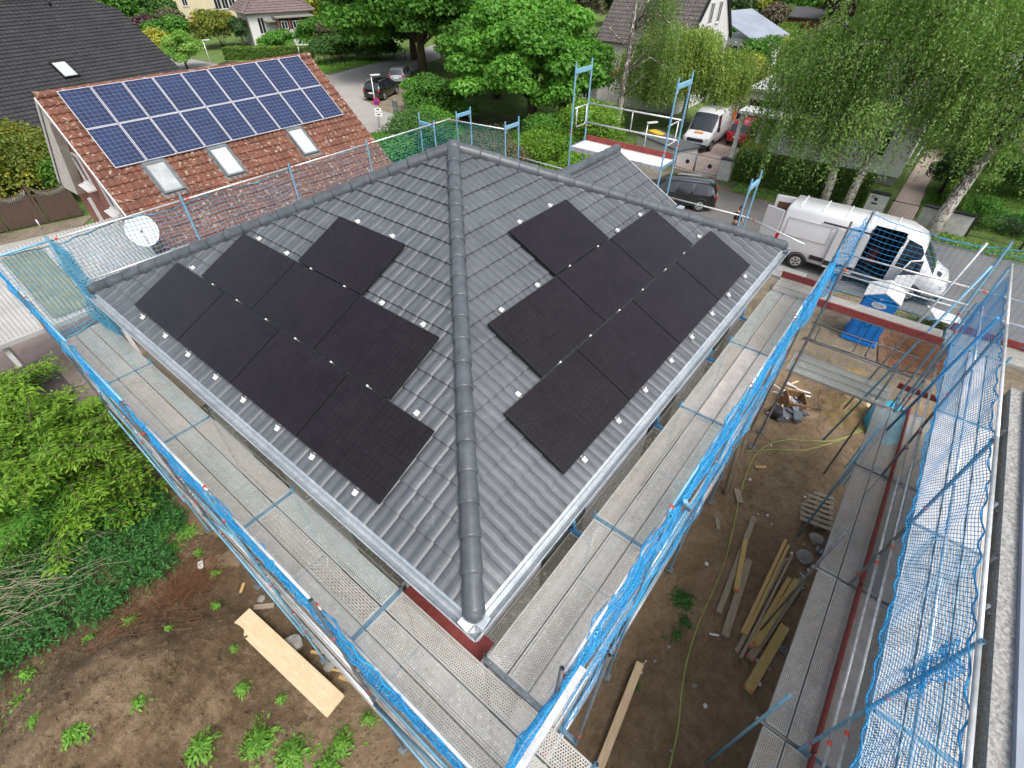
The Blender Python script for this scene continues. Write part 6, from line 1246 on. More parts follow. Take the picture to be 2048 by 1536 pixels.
    h = empty('felt_roofed_shed', (0, 0, 0), 0, 'low shed with wet dark brown felt roof in front of the carport', 'shed')
    b = MB(); b.box(-11.4, -6.75, 9.1, 11.5, 2.05, 2.2); b.build('roof', M['tarp_dark'], h); b = MB(); b.box(-11.2, -6.95, 9.3, 11.3, 0.02, 2.047); b.build('wall', M['wood_fence'], h)
    b = MB(); b.box(-13.5, -9.3, 7.4, 8.9, 0.05, 0.10); tag(b.build('board_pile', M['wood_old']), 'weathered board platform under the lime tree', 'boards')
    # satellite dish
    t = empty('satellite_dish', (-2.75, 11.35, 4.85), 0, 'oval white satellite dish at the corner of the red tiled house', 'satellite dish')
    d = norm(np.array([-0.25, -0.85, 0.46])); a = norm(np.cross(d, [0, 0, 1])); c = np.cross(a, d); V = []; nr, na = 6, 24
    for i in range(nr+1):
        for j in range(na): f = i/nr; V.append(a*0.44*f*math.cos(2*PI*j/na)+c*0.50*f*math.sin(2*PI*j/na)+d*0.09*f*f)
    V2 = [v-d*0.012 for v in V]; F = []
    for i in range(nr):
        for j in range(na): q = (i*na+j, i*na+(j+1) % na, (i+1)*na+(j+1) % na, (i+1)*na+j); F.append(q); F.append(tuple(len(V)+k for k in q[::-1]))
    b = MB(); b.mesh(V+V2, F, True); b.build('reflector', M['white_paint'], t, fix=False)
    b = MB(); b.tube(tuple(-c*0.42+d*0.05), tuple(d*0.62-c*0.08), 0.014, 6); b.build('feed_arm', M['white_paint'], t); b = MB(); b.tube(tuple(d*0.55-c*0.1), tuple(d*0.70-c*0.02), 0.035, 8); b.build('receiver_head', M['plate'], t)
    b = MB(); b.path([tuple(-d*0.05), tuple(-d*0.15-c*0.05), (0.35, 0.35, -0.35), (0.35, 0.45, -1.2)], 0.025, 6); b.build('mount', M['steel_dark'], t)
build_neighbours()

# ------------------------------------------------------------------ fences, walls, street furniture
def build_street():
    f = empty('curved_wooden_fence', (0, 0, 0), 0, 'dark brown wooden fence with concave lattice tops by the lane', 'fence')
    p0, p1 = np.array([-9.5, 31.0]), np.array([-0.9, 28.9]); L = np.linalg.norm(p1-p0); d = (p1-p0)/L; nseg = 5; w = L/nseg
    for k in range(nseg):
        o = p0+d*k*w; R = Matrix.Translation((o[0], o[1], 0)) @ Matrix.Rotation(math.atan2(d[1], d[0]), 4, 'Z'); pts = []
        n = 14; cur = lambda x, z0, dip: z0-dip*math.sin(PI*x/w)
        b = MB()
        for i in range(n):
            x0, x1 = 0.12+(w-0.2)*i/n, 0.12+(w-0.2)*(i+1)/n-0.006; b.prism([(x0, 0.05), (x1, 0.05), (x1, cur(x1, 1.55, 0.35)), (x0, cur(x0, 1.55, 0.35))], -0.015, 0.015, 'y')
        b.xform(R).build('panel', M['wood_fence'], f)
        b = MB()
        for i in range(18):
            x0 = 0.15+(w-0.3)*i/18; z0, z1 = cur(x0, 1.57, 0.35), cur(min(x0+0.28, w-0.1), 1.92, 0.35); b.tube((x0, 0, z0), (min(x0+0.28, w-0.1), 0, z1), 0.013, 4); b.tube((x0, 0.01, cur(x0, 1.92, 0.35)), (min(x0+0.28, w-0.1), 0.01, cur(min(x0+0.28, w-0.1), 1.57, 0.35)), 0.013, 4)
        b.xform(R).build('lattice', plain('grey_lattice_wood', (0.22, 0.20, 0.17), 0.9), f)
        b = MB()
        for zz in (1.56, 1.94): b.path([(0.1+(w-0.2)*i/10, 0, cur(0.1+(w-0.2)*i/10, zz, 0.35)) for i in range(11)], 0.028, 5)
        b.xform(R).build('top_rail', M['wood_fence'], f)
        b = MB(); b.box(-0.06, 0.06, -0.06, 0.06, 0, 2.05); b.tube((0, 0, 2.05), (0, 0, 2.14), 0.05, 6, 0.01); b.xform(R).build('post', M['wood_fence'], f)
    for i, (x, y) in enumerate(((-3.1, 28.6), (-5.6, 29.3))): b = MB(); b.tube((x, y, 0), (x, y, 0.55), 0.035, 8); tag(b.build('bollard', M['steel_light']), f'thin grey bollard in front of the curved fence, {["nearer to", "farther from"][i]} the red tiled house', 'bollard')
    # fence across the road
    f = empty('mesh_fence', (0, 0, 0), 0, 'low dark mesh fence below the bushes across the road', 'fence'); pts = [(33.5, 60.5), (34.2, 53.9), (44, 51.6)]
    for a, c in zip(pts[:-1], pts[1:]):
        n = 6
        for i in range(n+1): x = a[0]+(c[0]-a[0])*i/n; y = a[1]+(c[1]-a[1])*i/n; b = MB(); b.tube((x, y, 0), (x, y, 1.1), 0.05, 6); b.build('post', M['black_iron'], f)
        b = MB(); b.tube((*a, 1.05), (*c, 1.05), 0.03, 5); b.tube((*a, 0.55), (*c, 0.55), 0.02, 5); b.build('rail', M['black_iron'], f)
    def pillar(x, y, w, d, h, name, label, cat):
        t = empty(name, (x, y, 0), 0, label, cat); b = MB(); b.box(-d/2, d/2, -w/2, w/2, 0, h); b.build('body', M['old_white'], t); b = MB(); b.box(-d/2-0.04, d/2+0.04, -w/2-0.04, w/2+0.04, h+0.002, h+0.06); b.build('cap', M['black_alu'], t); return t
    pillar(27.35, 2.7, 0.75, 0.4, 1.25, 'gate_pillar', 'white pillar with dark cap between gate and clipped hedge', 'pillar')
    t = pillar(27.3, -6.0, 0.95, 0.35, 1.2, 'mailbox_pillar', 'white wall pillar with house number and letter slot', 'pillar')
    b = MB(); b.box(-0.20, -0.177, -0.05, 0.25, 0.66, 0.74); b.build('letter_slot', M['black_plastic'], t); b = MB(); b.box(-0.20, -0.177, 0.02, 0.17, 0.85, 1.0); b.build('bell_plate', M['black_plastic'], t)
    text_mesh('33', 0.22, M['black_plastic'], t, (-0.182, 0.28, 1.02), (PI/2, 0, -PI/2), 0.004, 'house_number')
    g = empty('drive_gate', (0, 0, 0), 0, 'grey metal gate with vertical bars across the paved drive', 'gate'); b = MB()
    for (y0, y1) in ((3.15, 4.75), (4.8, 6.4)):
        for zz in (0.12, 1.15): b.tube((27.4, y0, zz), (27.4, y1, zz), 0.025, 6)
        b.tube((27.4, y0, 0.1), (27.4, y0, 1.15), 0.03, 6); b.tube((27.4, y1, 0.1), (27.4, y1, 1.15), 0.03, 6)
    b.build('frame', M['steel_dark'], g); b = MB()
    for i in range(26): b.tube((27.4, 3.25+i*0.12, 0.12), (27.4, 3.25+i*0.12, 1.15), 0.009, 5)
    b.build('bars', M['steel_dark'], g)
    for yy in (3.75, 5.3): b = MB(); b.tube((27.36, yy, 0.62), (27.34, yy, 0.62), 0.14, 16); b.build('round_plate', M['black_plastic'], g)
    g = empty('garden_gate', (0, 0, 0), 0, 'black framed garden gate in front of the pink paved path', 'gate'); b = MB()
    for zz in (0.1, 1.0): b.tube((27.3, -6.6, zz), (27.3, -8.0, zz), 0.022, 6)
    for yy in (-6.6, -8.0): b.tube((27.3, yy, 0.05), (27.3, yy, 1.0), 0.022, 6)
    b.build('frame', M['black_iron'], g); b = MB()
    for i in range(1, 10): b.tube((27.3, -6.6-i*0.14, 0.1), (27.3, -6.6-i*0.14, 1.0), 0.007, 5)
    b.build('bars', M['steel_dark'], g)
    for i, (y0, y1) in enumerate(((-8.15, -9.2), (-9.2, -10.4))):
        t = empty('low_wall', (27.25, y0, 0), 0, ['low white wall between garden gate and forked birch', 'low white wall between forked birch and iron fence'][i], 'wall'); b = MB(); b.box(-0.14, 0.14, y1-y0, -0.004, 0, 1.1); b.build('body', M['old_white'], t); b = MB(); b.box(-0.19, 0.19, y1-y0, -0.004, 1.102, 1.16); b.build('cap', M['black_alu'], t)
    f = empty('arched_iron_fence', (0, 0, 0), 0, 'black iron fence with arched tops beside the low white wall', 'fence')
    for k in range(4):
        y0 = -10.5-k*2.3; b = MB(); b.box(27.21, 27.31, y0-0.05, y0+0.05, 0, 1.35); b.build('post', M['black_iron'], f)
        arc = lambda q: 0.95+0.32*math.sin(PI*q); b = MB()
        for i in range(1, 18): q = i/18; b.tube((27.26, y0-2.3*q, 0.1), (27.26, y0-2.3*q, arc(q)+0.12), 0.008, 5)
        b.path([(27.26, y0-2.3*i/10, arc(i/10)) for i in range(11)], 0.014, 5); b.path([(27.26, y0-2.3*i/10, arc(i/10)-0.12) for i in range(11)], 0.012, 5); b.tube((27.26, y0, 0.15), (27.26, y0-2.3, 0.15), 0.014, 5); b.build('railing', M['black_iron'], f)
    # closed box trailer and yellow lid behind the raised platform
    t = empty('low_white_shelter', (29.6, 7.9, 0), 1.15, 'low white walled bin shelter with dark top behind the platform rails', 'bin shelter'); b = MB(); b.box(-2.2, 2.2, -0.9, 0.9, 0, 0.95); b.build('body', M['white_paint'], t); b = MB(); b.box(-2.3, 2.3, -1.0, 1.0, 0.952, 1.05); b.build('top', plain('dark_grey_lid', (0.10, 0.11, 0.12), 0.6), t)
    t = empty('wheelie_bin', (30.4, 9.2, 0), 1.1, 'wheeled bin with yellow lid by the low white shelter', 'bin'); b = MB(); b.bbox(-0.35, 0.35, -0.3, 0.3, 0.08, 1.05, 0.03); b.build('body', M['black_plastic'], t); b = MB(); b.bbox(-0.62, 0.62, -0.34, 0.34, 1.055, 1.16, 0.03); b.build('lid', plain('yellow_lid', (0.60, 0.42, 0.04), 0.5), t)
    def lamp(x, y, h, label, rz):
        t = empty('street_lamp', (x, y, 0), rz, label, 'street lamp', 'street lamps'); b = MB(); b.tube((0, 0, 0), (0, 0, h), 0.055, 10, 0.035); b.build('post', M['steel_light'], t); b = MB(); b.bbox(-0.05, 0.70, -0.11, 0.11, h-0.02, h+0.07, 0.02); b.build('lamp_head', M['white_paint'], t)
    lamp(21.0, 29.5, 3.72, 'slim grey street lamp behind the no-stopping sign', -0.5); lamp(24.2, 63.5, 2.9, 'street lamp in front of the white flowering shrub', -0.4); lamp(26.7, 8.3, 2.6, 'street lamp standing behind the raised platform rails', -0.6); lamp(34.5, 60.9, 1.6, 'short grey lamp on the lawn below the brown roofed house', -0.6)
    t = empty('no_stopping_sign', (20.3, 28.4, 0), 0, 'round red and blue no-stopping sign with white plates below', 'traffic sign'); b = MB(); b.tube((0, 0, 0), (0, 0, 2.45), 0.03, 8); b.build('post', M['steel_light'], t)
    R = Matrix.Rotation(0.75, 4, 'Z'); b = MB(); b.tube((-0.04, 0, 2.2), (-0.06, 0, 2.2), 0.28, 24); b.xform(R).build('red_ring', M['sign_red'], t); b = MB(); b.tube((-0.06, 0, 2.2), (-0.066, 0, 2.2), 0.21, 24); b.xform(R).build('blue_disc', M['purple'], t)
    for sg in (-1, 1): b = MB(); b.tube((-0.07, -0.19*sg, 2.01), (-0.07, 0.19*sg, 2.39), 0.03, 4); b.xform(R).build('cross_bar', M['sign_red'], t)
    for zz, w in ((1.62, 0.26), (1.28, 0.30)): b = MB(); b.box(-0.05, -0.035, -w, w, zz-0.13, zz+0.13); b.xform(R).build('white_plate', M['plate'], t)
    for zz in (1.66, 1.28): b = MB(); b.box(-0.056, -0.051, -0.12, 0.10, zz-0.05, zz+0.04); b.xform(R).build('plate_print', M['black_plastic'], t)
    t = empty('street_name_sign', (21.2, 27.3, 0), 0, 'back of a grey sign post right of the no-stopping sign', 'traffic sign'); b = MB(); b.tube((0, 0, 0), (0, 0, 2.4), 0.03, 8); b.build('post', M['steel_dark'], t); b = MB(); b.box(-0.02, 0.0, -0.32, 0.32, 1.75, 2.25); b.box(-0.02, 0.0, -0.32, 0.32, 1.15, 1.65); b.build('plate', M['steel_dark'], t)
    b = MB(); b.box(26.32, 26.34, -60, 1.5, 0.0, 0.06); tag(b.build('kerb', M['concrete']), kind='structure')
build_street()

# ------------------------------------------------------------------ vehicles
def loft(stations, flags, t, body, glass, crown=0.03):
    """stations: (x, zb, w1, zbelt, w2, ztop); flags per interval: b solid, s side glass, w slanted glass, o open side on -y"""
    secs = []
    for (x, zb, w1, zbelt, w2, zt) in stations:
        half = [(w1*0.90, zb), (w1*0.985, zb+0.10), (w1, zb+0.5*(zbelt-zb)), (w1*0.985, zbelt), (w2+(w1*0.985-w2)*0.08, zt-0.09*(zt-zbelt)-0.01), (w2*0.86, zt), (0, zt+crown)]
        secs.append([(x, y, z) for y, z in half]+[(x, -y, z) for y, z in half[::-1][1:]])
    n = len(secs[0]); B, WW = MB(), {}
    for i, fl in enumerate(flags):
        for k in range(n-1):
            q = (secs[i][k], secs[i+1][k], secs[i+1][k+1], secs[i][k+1]); kk = k if k < 6 else 11-k
            if fl == 's' and kk == 3: g1 = MB(); g1.face(q, True); g1.build('side_window', glass, t)
            elif fl == 'w' and kk in (4, 5): WW.setdefault(i, MB()).face(q, True)
            elif fl == 'w' and kk == 3: B.face(q, True)
            elif fl == 'o' and k >= 6 and kk in (0, 1, 2, 3, 4): pass
            else: B.face(q, True)
        B.face((secs[i][0], secs[i][-1], secs[i+1][-1], secs[i+1][0]))
    B.face(secs[0][::-1]); B.face(secs[-1])
    B.build('body', body, t); 
    pass
    for i, wv in WW.items(): wv.build('windscreen' if i > 3 else 'rear_window', glass, t)
def wheels(t, xs, w, r=0.33, tw=0.2):
    for x in xs:
        for sg in (-1, 1):
            b = MB(); y = sg*(w-tw/2-0.005); b.tube((x, y-tw/2, r), (x, y+tw/2, r), r, 24); ty = b.build('wheel', M['rubber'], t)
            b = MB(); b.tube((x, sg*(w-0.03), r), (x, sg*(w+0.002), r), r*0.62, 16)
            b.build('rim', M['rim'], ty); b = MB(); b.tube((x, sg*(w-0.02), r), (x, sg*(w+0.010), r), r*0.14, 8)
            for k in range(5): a = 2*PI*k/5+PI/5; b.tube((x+r*0.38*math.cos(a), sg*(w+0.0), r+r*0.38*math.sin(a)), (x+r*0.38*math.cos(a), sg*(w+0.004), r+r*0.38*math.sin(a)), r*0.13, 8)
            b.build('rim_hole', M['black_plastic'], ty)
            b = MB(); pts = [(x+(r+0.06)*math.cos(a), sg*(w-0.005), r+(r+0.06)*math.sin(a)) for a in np.linspace(0.05, PI-0.05, 12)]; b.path(pts, 0.035, 5); b.build('wheel_arch', M['black_plastic'], t)
def car(x, y, rz, label, paint, L=4.6, w=0.92, H=1.62, hood=1.0, kind='suv', name='parked_car', group=None, belt=0.98, extra=True):
    t = empty(name, (x, y, 0.01), rz, label, 'car', group); h = L/2
    st = [(-h, 0.42, w*0.80, 0.72, w*0.7, 0.80), (-h+0.06, 0.30, w*0.93, belt-0.04, w*0.80, belt+0.02), (-h+0.32, 0.24, w*0.98, belt, w*0.74, H-0.10), (-h+0.55, 0.22, w, belt, w*0.76, H-0.02), (-h+1.35, 0.22, w, belt-0.01, w*0.78, H), (-h+1.42, 0.22, w, belt-0.01, w*0.78, H), (-h+2.25, 0.22, w, belt-0.02, w*0.77, H-0.01), (-h+2.32, 0.22, w, belt-0.02, w*0.77, H-0.01), (-h+2.95, 0.22, w, belt-0.03, w*0.72, H-0.09), (-h+3.6, 0.22, w*0.99, belt-0.06, w*0.84, belt+0.02), (h-0.42, 0.24, w*0.96, 0.80, w*0.80, 0.88), (h-0.06, 0.30, w*0.86, 0.62, w*0.74, 0.72), (h, 0.40, w*0.74, 0.55, w*0.62, 0.60)]
    fl = ['b', 'w', 's', 's', 'b', 's', 'b', 's', 'w', 'b', 'b', 'b']
    loft(st, fl, t, paint, M['glass']); wheels(t, (-h+0.85, h-0.88), w, 0.345)
    for sg in (-1, 1):
        b = MB(); b.bbox(-h-0.015, -h+0.16, sg*w*0.80-0.14, sg*w*0.80+0.12, 0.80, 0.95, 0.02); b.build('tail_light', M['tail_red'], t)
        b = MB(); b.bbox(h-0.32, h-0.08, sg*w*0.72-0.13, sg*w*0.72+0.11, 0.60, 0.73, 0.02); b.build('headlight', M['headlight'], t)
        b = MB(); b.bbox(h-1.62, h-1.50, sg*(w+0.02)-0.02+sg*0.05, sg*(w+0.02)+0.02+sg*0.14, belt, belt+0.12, 0.01); b.build('mirror', paint, t)
        b = MB(); b.path([(-h+0.6, sg*w*0.66, H+0.03), (-h+2.7, sg*w*0.66, H+0.02)], 0.02, 5); b.build('roof_rail', M['steel_dark'], t)
    b = MB(); b.box(-h-0.02, -h+0.02, -0.26, 0.26, 0.66, 0.78); b.build('licence_plate', M['plate'], t)
    b = MB(); b.bbox(-h-0.02, -h+0.10, -w*0.86, w*0.86, 0.30, 0.44, 0.03); b.build('bumper', M['black_plastic'], t)
    return t
def build_vehicles():
    car(28.3, 37.6, 0.40, 'black crossover parked on the sandy roadside behind the street lamp', M['car_black'], 4.4, 0.95, 1.60, belt=1.02)
    car(34.2, 41.4, 0.62, 'silver estate car half hidden by the shrub, ahead of the black crossover', M['car_silver'], 4.5, 0.90, 1.48, belt=0.92)
    car(21.75, 3.65, 1.92, 'black estate car beside the raised platform and dark gable roof', M['car_black'], 4.75, 0.93, 1.52, belt=0.95)
    car(36.4, 4.6, 0.02, 'small red car parked in front of the open garage', M['car_red'], 4.0, 0.84, 1.62)
    car(42.2, 7.6, 0.1, 'dark car standing far down the drive behind the work van', M['car_black'], 4.2, 0.88, 1.45, belt=0.9)
    # white work van, front towards us
    t = empty('work_van', (34.3, 6.65, 0.01), PI+0.03, 'white work van with orange print on the bonnet parked on the drive', 'van'); w = 1.0
    st = [(-2.9, 0.5, w*0.97, 1.3, w*0.88, 2.30), (-2.8, 0.42, w, 1.3, w*0.9, 2.42), (0.75, 0.40, w, 1.3, w*0.90, 2.42), (0.80, 0.40, w, 1.3, w*0.90, 2.40), (1.35, 0.40, w, 1.28, w*0.86, 2.30), (2.15, 0.40, w*0.99, 1.20, w*0.86, 1.28), (2.72, 0.42, w*0.95, 1.0, w*0.84, 1.08), (2.95, 0.5, w*0.84, 0.85, w*0.7, 0.92)]
    loft(st, ['b', 'b', 'b', 's', 'w', 'b', 'b'], t, M['car_white'], M['glass']); wheels(t, (-1.9, 1.95), w, 0.36)
    b = MB(); b.bbox(2.84, 2.99, -0.62, 0.62, 0.72, 0.96, 0.04); b.build('grille', M['black_plastic'], t); b = MB(); b.bbox(2.80, 3.02, -0.92, 0.92, 0.30, 0.62, 0.05); b.build('bumper', M['black_plastic'], t)
    for sg in (-1, 1): b = MB(); b.bbox(2.70, 2.92, sg*0.80-0.14, sg*0.80+0.12, 0.80, 1.02, 0.04); b.build('headlight', M['headlight'], t); b = MB(); b.bbox(1.75, 1.88, sg*1.18-0.10, sg*1.18+0.10, 1.3, 1.62, 0.03); b.build('mirror', M['black_plastic'], t)
    b = MB(); b.mesh([(2.30, -0.32, 1.285), (2.52, -0.32, 1.225), (2.52, 0.32, 1.225), (2.30, 0.32, 1.285)], [(0, 1, 2, 3)]); b.build('bonnet_print', M['orange'], t, fix=False); b = MB(); b.box(-2.4, -1.6, w*0.985+0.006, w*0.985+0.02, 1.35, 2.0); b.box(-2.4, -1.6, -w*0.985-0.02, -w*0.985-0.006, 1.35, 2.0); b.build('side_print', M['orange'], t)
    b = MB(); b.box(3.022, 3.035, -0.26, 0.26, 0.42, 0.53); b.build('licence_plate', M['plate'], t)
    # long high-roofed van, heading -y, doors open
    t = empty('high_roofed_van', (19.0, -6.55, 0.01), -PI/2, 'long white high roofed van with rear and side doors open', 'van'); w = 1.0
    st = [(-3.45, 0.55, w*0.97, 1.35, w*0.88, 2.58), (-3.35, 0.45, w, 1.35, w*0.90, 2.72), (-0.2, 0.42, w, 1.35, w*0.90, 2.74), (0.10, 0.42, w, 1.35, w*0.90, 2.74), (1.30, 0.42, w, 1.35, w*0.90, 2.72), (1.42, 0.42, w, 1.33, w*0.88, 2.68), (1.95, 0.42, w, 1.30, w*0.80, 2.50), (2.15, 0.42, w, 1.28, w*0.82, 2.20), (2.80, 0.42, w*0.98, 1.20, w*0.84, 1.38), (3.35, 0.45, w*0.94, 0.98, w*0.80, 1.08), (3.50, 0.52, w*0.82, 0.82, w*0.66, 0.88)]
    loft(st, ['b', 'b', 'b', 'o', 'b', 's', 's', 'w', 'b', 'b'], t, M['car_white'], M['glass'])
    wheels(t, (-2.25, 2.35), w, 0.37)
    b = MB(); b.box(0.12, 1.28, -0.93, 0.80, 0.50, 0.55); b.box(0.12, 1.28, 0.70, 0.80, 0.552, 2.6); b.box(0.06, 0.115, -0.93, 0.80, 0.50, 2.6); b.box(1.285, 1.34, -0.93, 0.80, 0.5, 2.6); b.build('load_space', M['dark_inside'], t)
    for i, (a, c) in enumerate((((0.3, 0.45, 0.56), (0.7, 0.68, 1.3)), ((0.8, 0.3, 0.56), (1.2, 0.66, 1.0)), ((0.35, -0.5, 0.56), (0.6, -0.1, 0.85)))): b = MB(); b.box(a[0], c[0], a[1], c[1], a[2], c[2]); b.build('tool_box', M['black_alu'] if i else M['toe'], t)
    b = MB(); b.bbox(-1.15, 0.08, -1.085, -1.03, 0.50, 2.35, 0.02); sd = b.build('sliding_door', M['car_white'], t); b = MB(); b.box(-1.1, 0.03, -1.09, -1.086, 1.28, 1.31); b.build('door_crease', M['fascia'], sd); b = MB(); b.box(-1.15, 0.08, -1.095, -1.087, 0.62, 0.84); b.build('rub_strip', M['black_plastic'], sd)
    b = MB(); b.box(-3.3, -2.72, -1.02, -1.002, 0.66, 0.86); b.box(-1.78, -1.2, -1.02, -1.002, 0.66, 0.86); b.build('rub_strip', M['black_plastic'], t)
    for (a0, a1, z0, z1) in ((-3.2, -1.35, 1.48, 2.28),): 
        b = MB(); b.path([(a0, -1.0, z0), (a1, -1.0, z0), (a1, -0.955, z1), (a0, -0.955, z1), (a0, -1.0, z0)], 0.014, 5); b.build('panel_swage', M['fascia'], t)
    for k in range(5): b = MB(); b.box(-3.0+k*0.95, -2.97+k*0.95, -0.75, 0.75, 2.752, 2.785); b.build('roof_rib', M['fascia'], t)
    b = MB(); b.box(-1.8, 0.9, -0.99, -0.96, 2.38, 2.44); b.build('door_track', M['black_plastic'], t)
    cd = MB(); cd.bbox(0, 0.98, -0.03, 0.03, 0.45, 1.30, 0.02); cd.tube((0.02, 0, 1.3), (0.12, 0, 1.95), 0.03, 6); cd.tube((0.12, 0, 1.95), (0.72, 0, 1.95), 0.03, 6); cd.tube((0.72, 0, 1.95), (0.98, 0, 1.3), 0.03, 6); cd.xform(Matrix.Translation((2.35, -1.02, 0)) @ Matrix.Rotation(PI+0.75, 4, 'Z')); co = cd.build('cab_door', M['car_white'], t)
    cg = MB(); cg.prism([(0.06, 1.32), (0.92, 1.32), (0.70, 1.92), (0.14, 1.92)], -0.006, 0.006, 'y'); cg.xform(Matrix.Translation((2.35, -1.02, 0)) @ Matrix.Rotation(PI+0.75, 4, 'Z')); cg.build('door_glass', M['glass'], co)
    for sg, ang in ((-1, PI-0.30), (1, PI+0.15)):
        rd = MB(); rd.bbox(0, 0.90, -0.03, 0.03, 0.55, 2.5, 0.03); rd.xform(Matrix.Translation((-3.46, sg*0.96, 0)) @ Matrix.Rotation(ang, 4, 'Z')); ro = rd.build('rear_door', M['car_white'], t)
        rg = MB(); rg.box(0.12, 0.75, -0.04, 0.04, 1.6, 2.2) if sg > 0 else rg.box(0.10, 0.22, 0.031, 0.05, 0.95, 1.0); rg.xform(Matrix.Translation((-3.46, sg*0.96, 0)) @ Matrix.Rotation(ang, 4, 'Z')); rg.build('door_glass' if sg > 0 else 'door_handle', plain('brown_tinted_glass', (0.12, 0.06, 0.045), 0.3) if sg > 0 else M['black_plastic'], ro)
        b = MB(); b.bbox(-3.50, -3.36, sg*0.90-0.10, sg*0.90+0.12, 1.0, 1.42, 0.02); b.build('tail_light', M['tail_red'], t)
        b = MB(); b.bbox(3.05, 3.38, sg*0.80-0.14, sg*0.80+0.13, 0.80, 1.08, 0.05); b.build('headlight', M['headlight'], t); b = MB(); b.bbox(2.12, 2.28, sg*1.2-0.10, sg*1.2+0.10, 1.35, 1.75, 0.03); b.build('mirror', M['black_plastic'], t)
    b = MB(); b.bbox(3.30, 3.56, -0.92, 0.92, 0.30, 0.60, 0.06); b.build('bumper', M['black_plastic'], t); b = MB(); b.bbox(3.36, 3.53, -0.5, 0.5, 0.64, 0.84, 0.03); b.build('grille', M['black_plastic'], t)
    b = MB(); b.mesh([(2.95, -0.55, 1.345), (3.12, -0.62, 1.27), (3.12, -0.25, 1.29), (2.95, -0.22, 1.36)], [(0, 1, 2, 3)]); b.build('bonnet_vent', M['black_plastic'], t, fix=False)
    # portable toilet
    t = empty('portable_toilet', (13.95, -8.0, 0.03), 0.0, 'blue portable toilet with white gabled roof beside the van', 'portable toilet'); hw, dp, hh = 0.55, 0.55, 1.95
    b = MB(); b.bbox(-dp-0.05, dp+0.05, -hw-0.05, hw+0.05, 0.0, 0.14, 0.02); b.build('base', M['potty'], t); b = MB(); b.bbox(-dp, dp, -hw, hw, 0.13, hh, 0.04); b.build('cabin', M['potty'], t)
    for sg in (-1, 1):
        b = MB()
        for yy in (-0.42, -0.14, 0.14, 0.42): b.bbox(sg*(dp+0.0)-0.02, sg*(dp+0.0)+0.02, yy-0.02, yy+0.02, 0.25, 1.55, 0.008)
        b.build('wall_ribs', M['potty'], t)
    b = MB(); b.tube((-dp-0.008, -0.40, 1.40), (-dp-0.008, 0.0, 0.75), 0.012, 5); b.tube((-dp-0.008, 0.40, 1.40), (-dp-0.008, 0.0, 0.75), 0.012, 5); b.build('pressed_brace', M['potty'], t)
    b = MB(); b.prism([(-hw-0.02, hh), (hw+0.02, hh), (0, hh+0.27)], -dp-0.02, dp+0.02, 'x'); b.build('gable_panel', M['potty'], t)
    b = MB(); b.mesh([(-dp-0.04, -hw-0.05, hh-0.01), (dp+0.04, -hw-0.05, hh-0.01), (dp+0.04, 0, hh+0.28), (-dp-0.04, 0, hh+0.28), (-dp-0.04, hw+0.05, hh-0.01), (dp+0.04, hw+0.05, hh-0.01), (-dp-0.04, -hw-0.05, hh+0.03), (dp+0.04, -hw-0.05, hh+0.03), (dp+0.04, 0, hh+0.32), (-dp-0.04, 0, hh+0.32), (-dp-0.04, hw+0.05, hh+0.03), (dp+0.04, hw+0.05, hh+0.03)],
        [(6, 7, 8, 9), (9, 8, 11, 10), (0, 3, 2, 1), (3, 4, 5, 2), (0, 6, 9, 3), (3, 9, 10, 4), (1, 2, 8, 7), (2, 5, 11, 8), (0, 1, 7, 6), (4, 10, 11, 5)]); b.build('roof', M['white_paint'], t)
    b = MB(); b.prism([(0.24*math.cos(a), 1.72+0.12*math.sin(a)) for a in np.linspace(0, 2*PI, 24, endpoint=False)], -dp-0.012, -dp-0.002, 'x'); pl = b.build('oval_plate', M['white_paint'], t)
    text_mesh('DIXI', 0.17, M['potty'], pl, (-dp-0.014, 0, 1.72), (PI/2, 0, -PI/2), 0.003); text_mesh('DI', 0.12, M['white_paint'], t, (-dp-0.024, 0.02, 1.98), (PI/2, 0, -PI/2), 0.003)
build_vehicles()

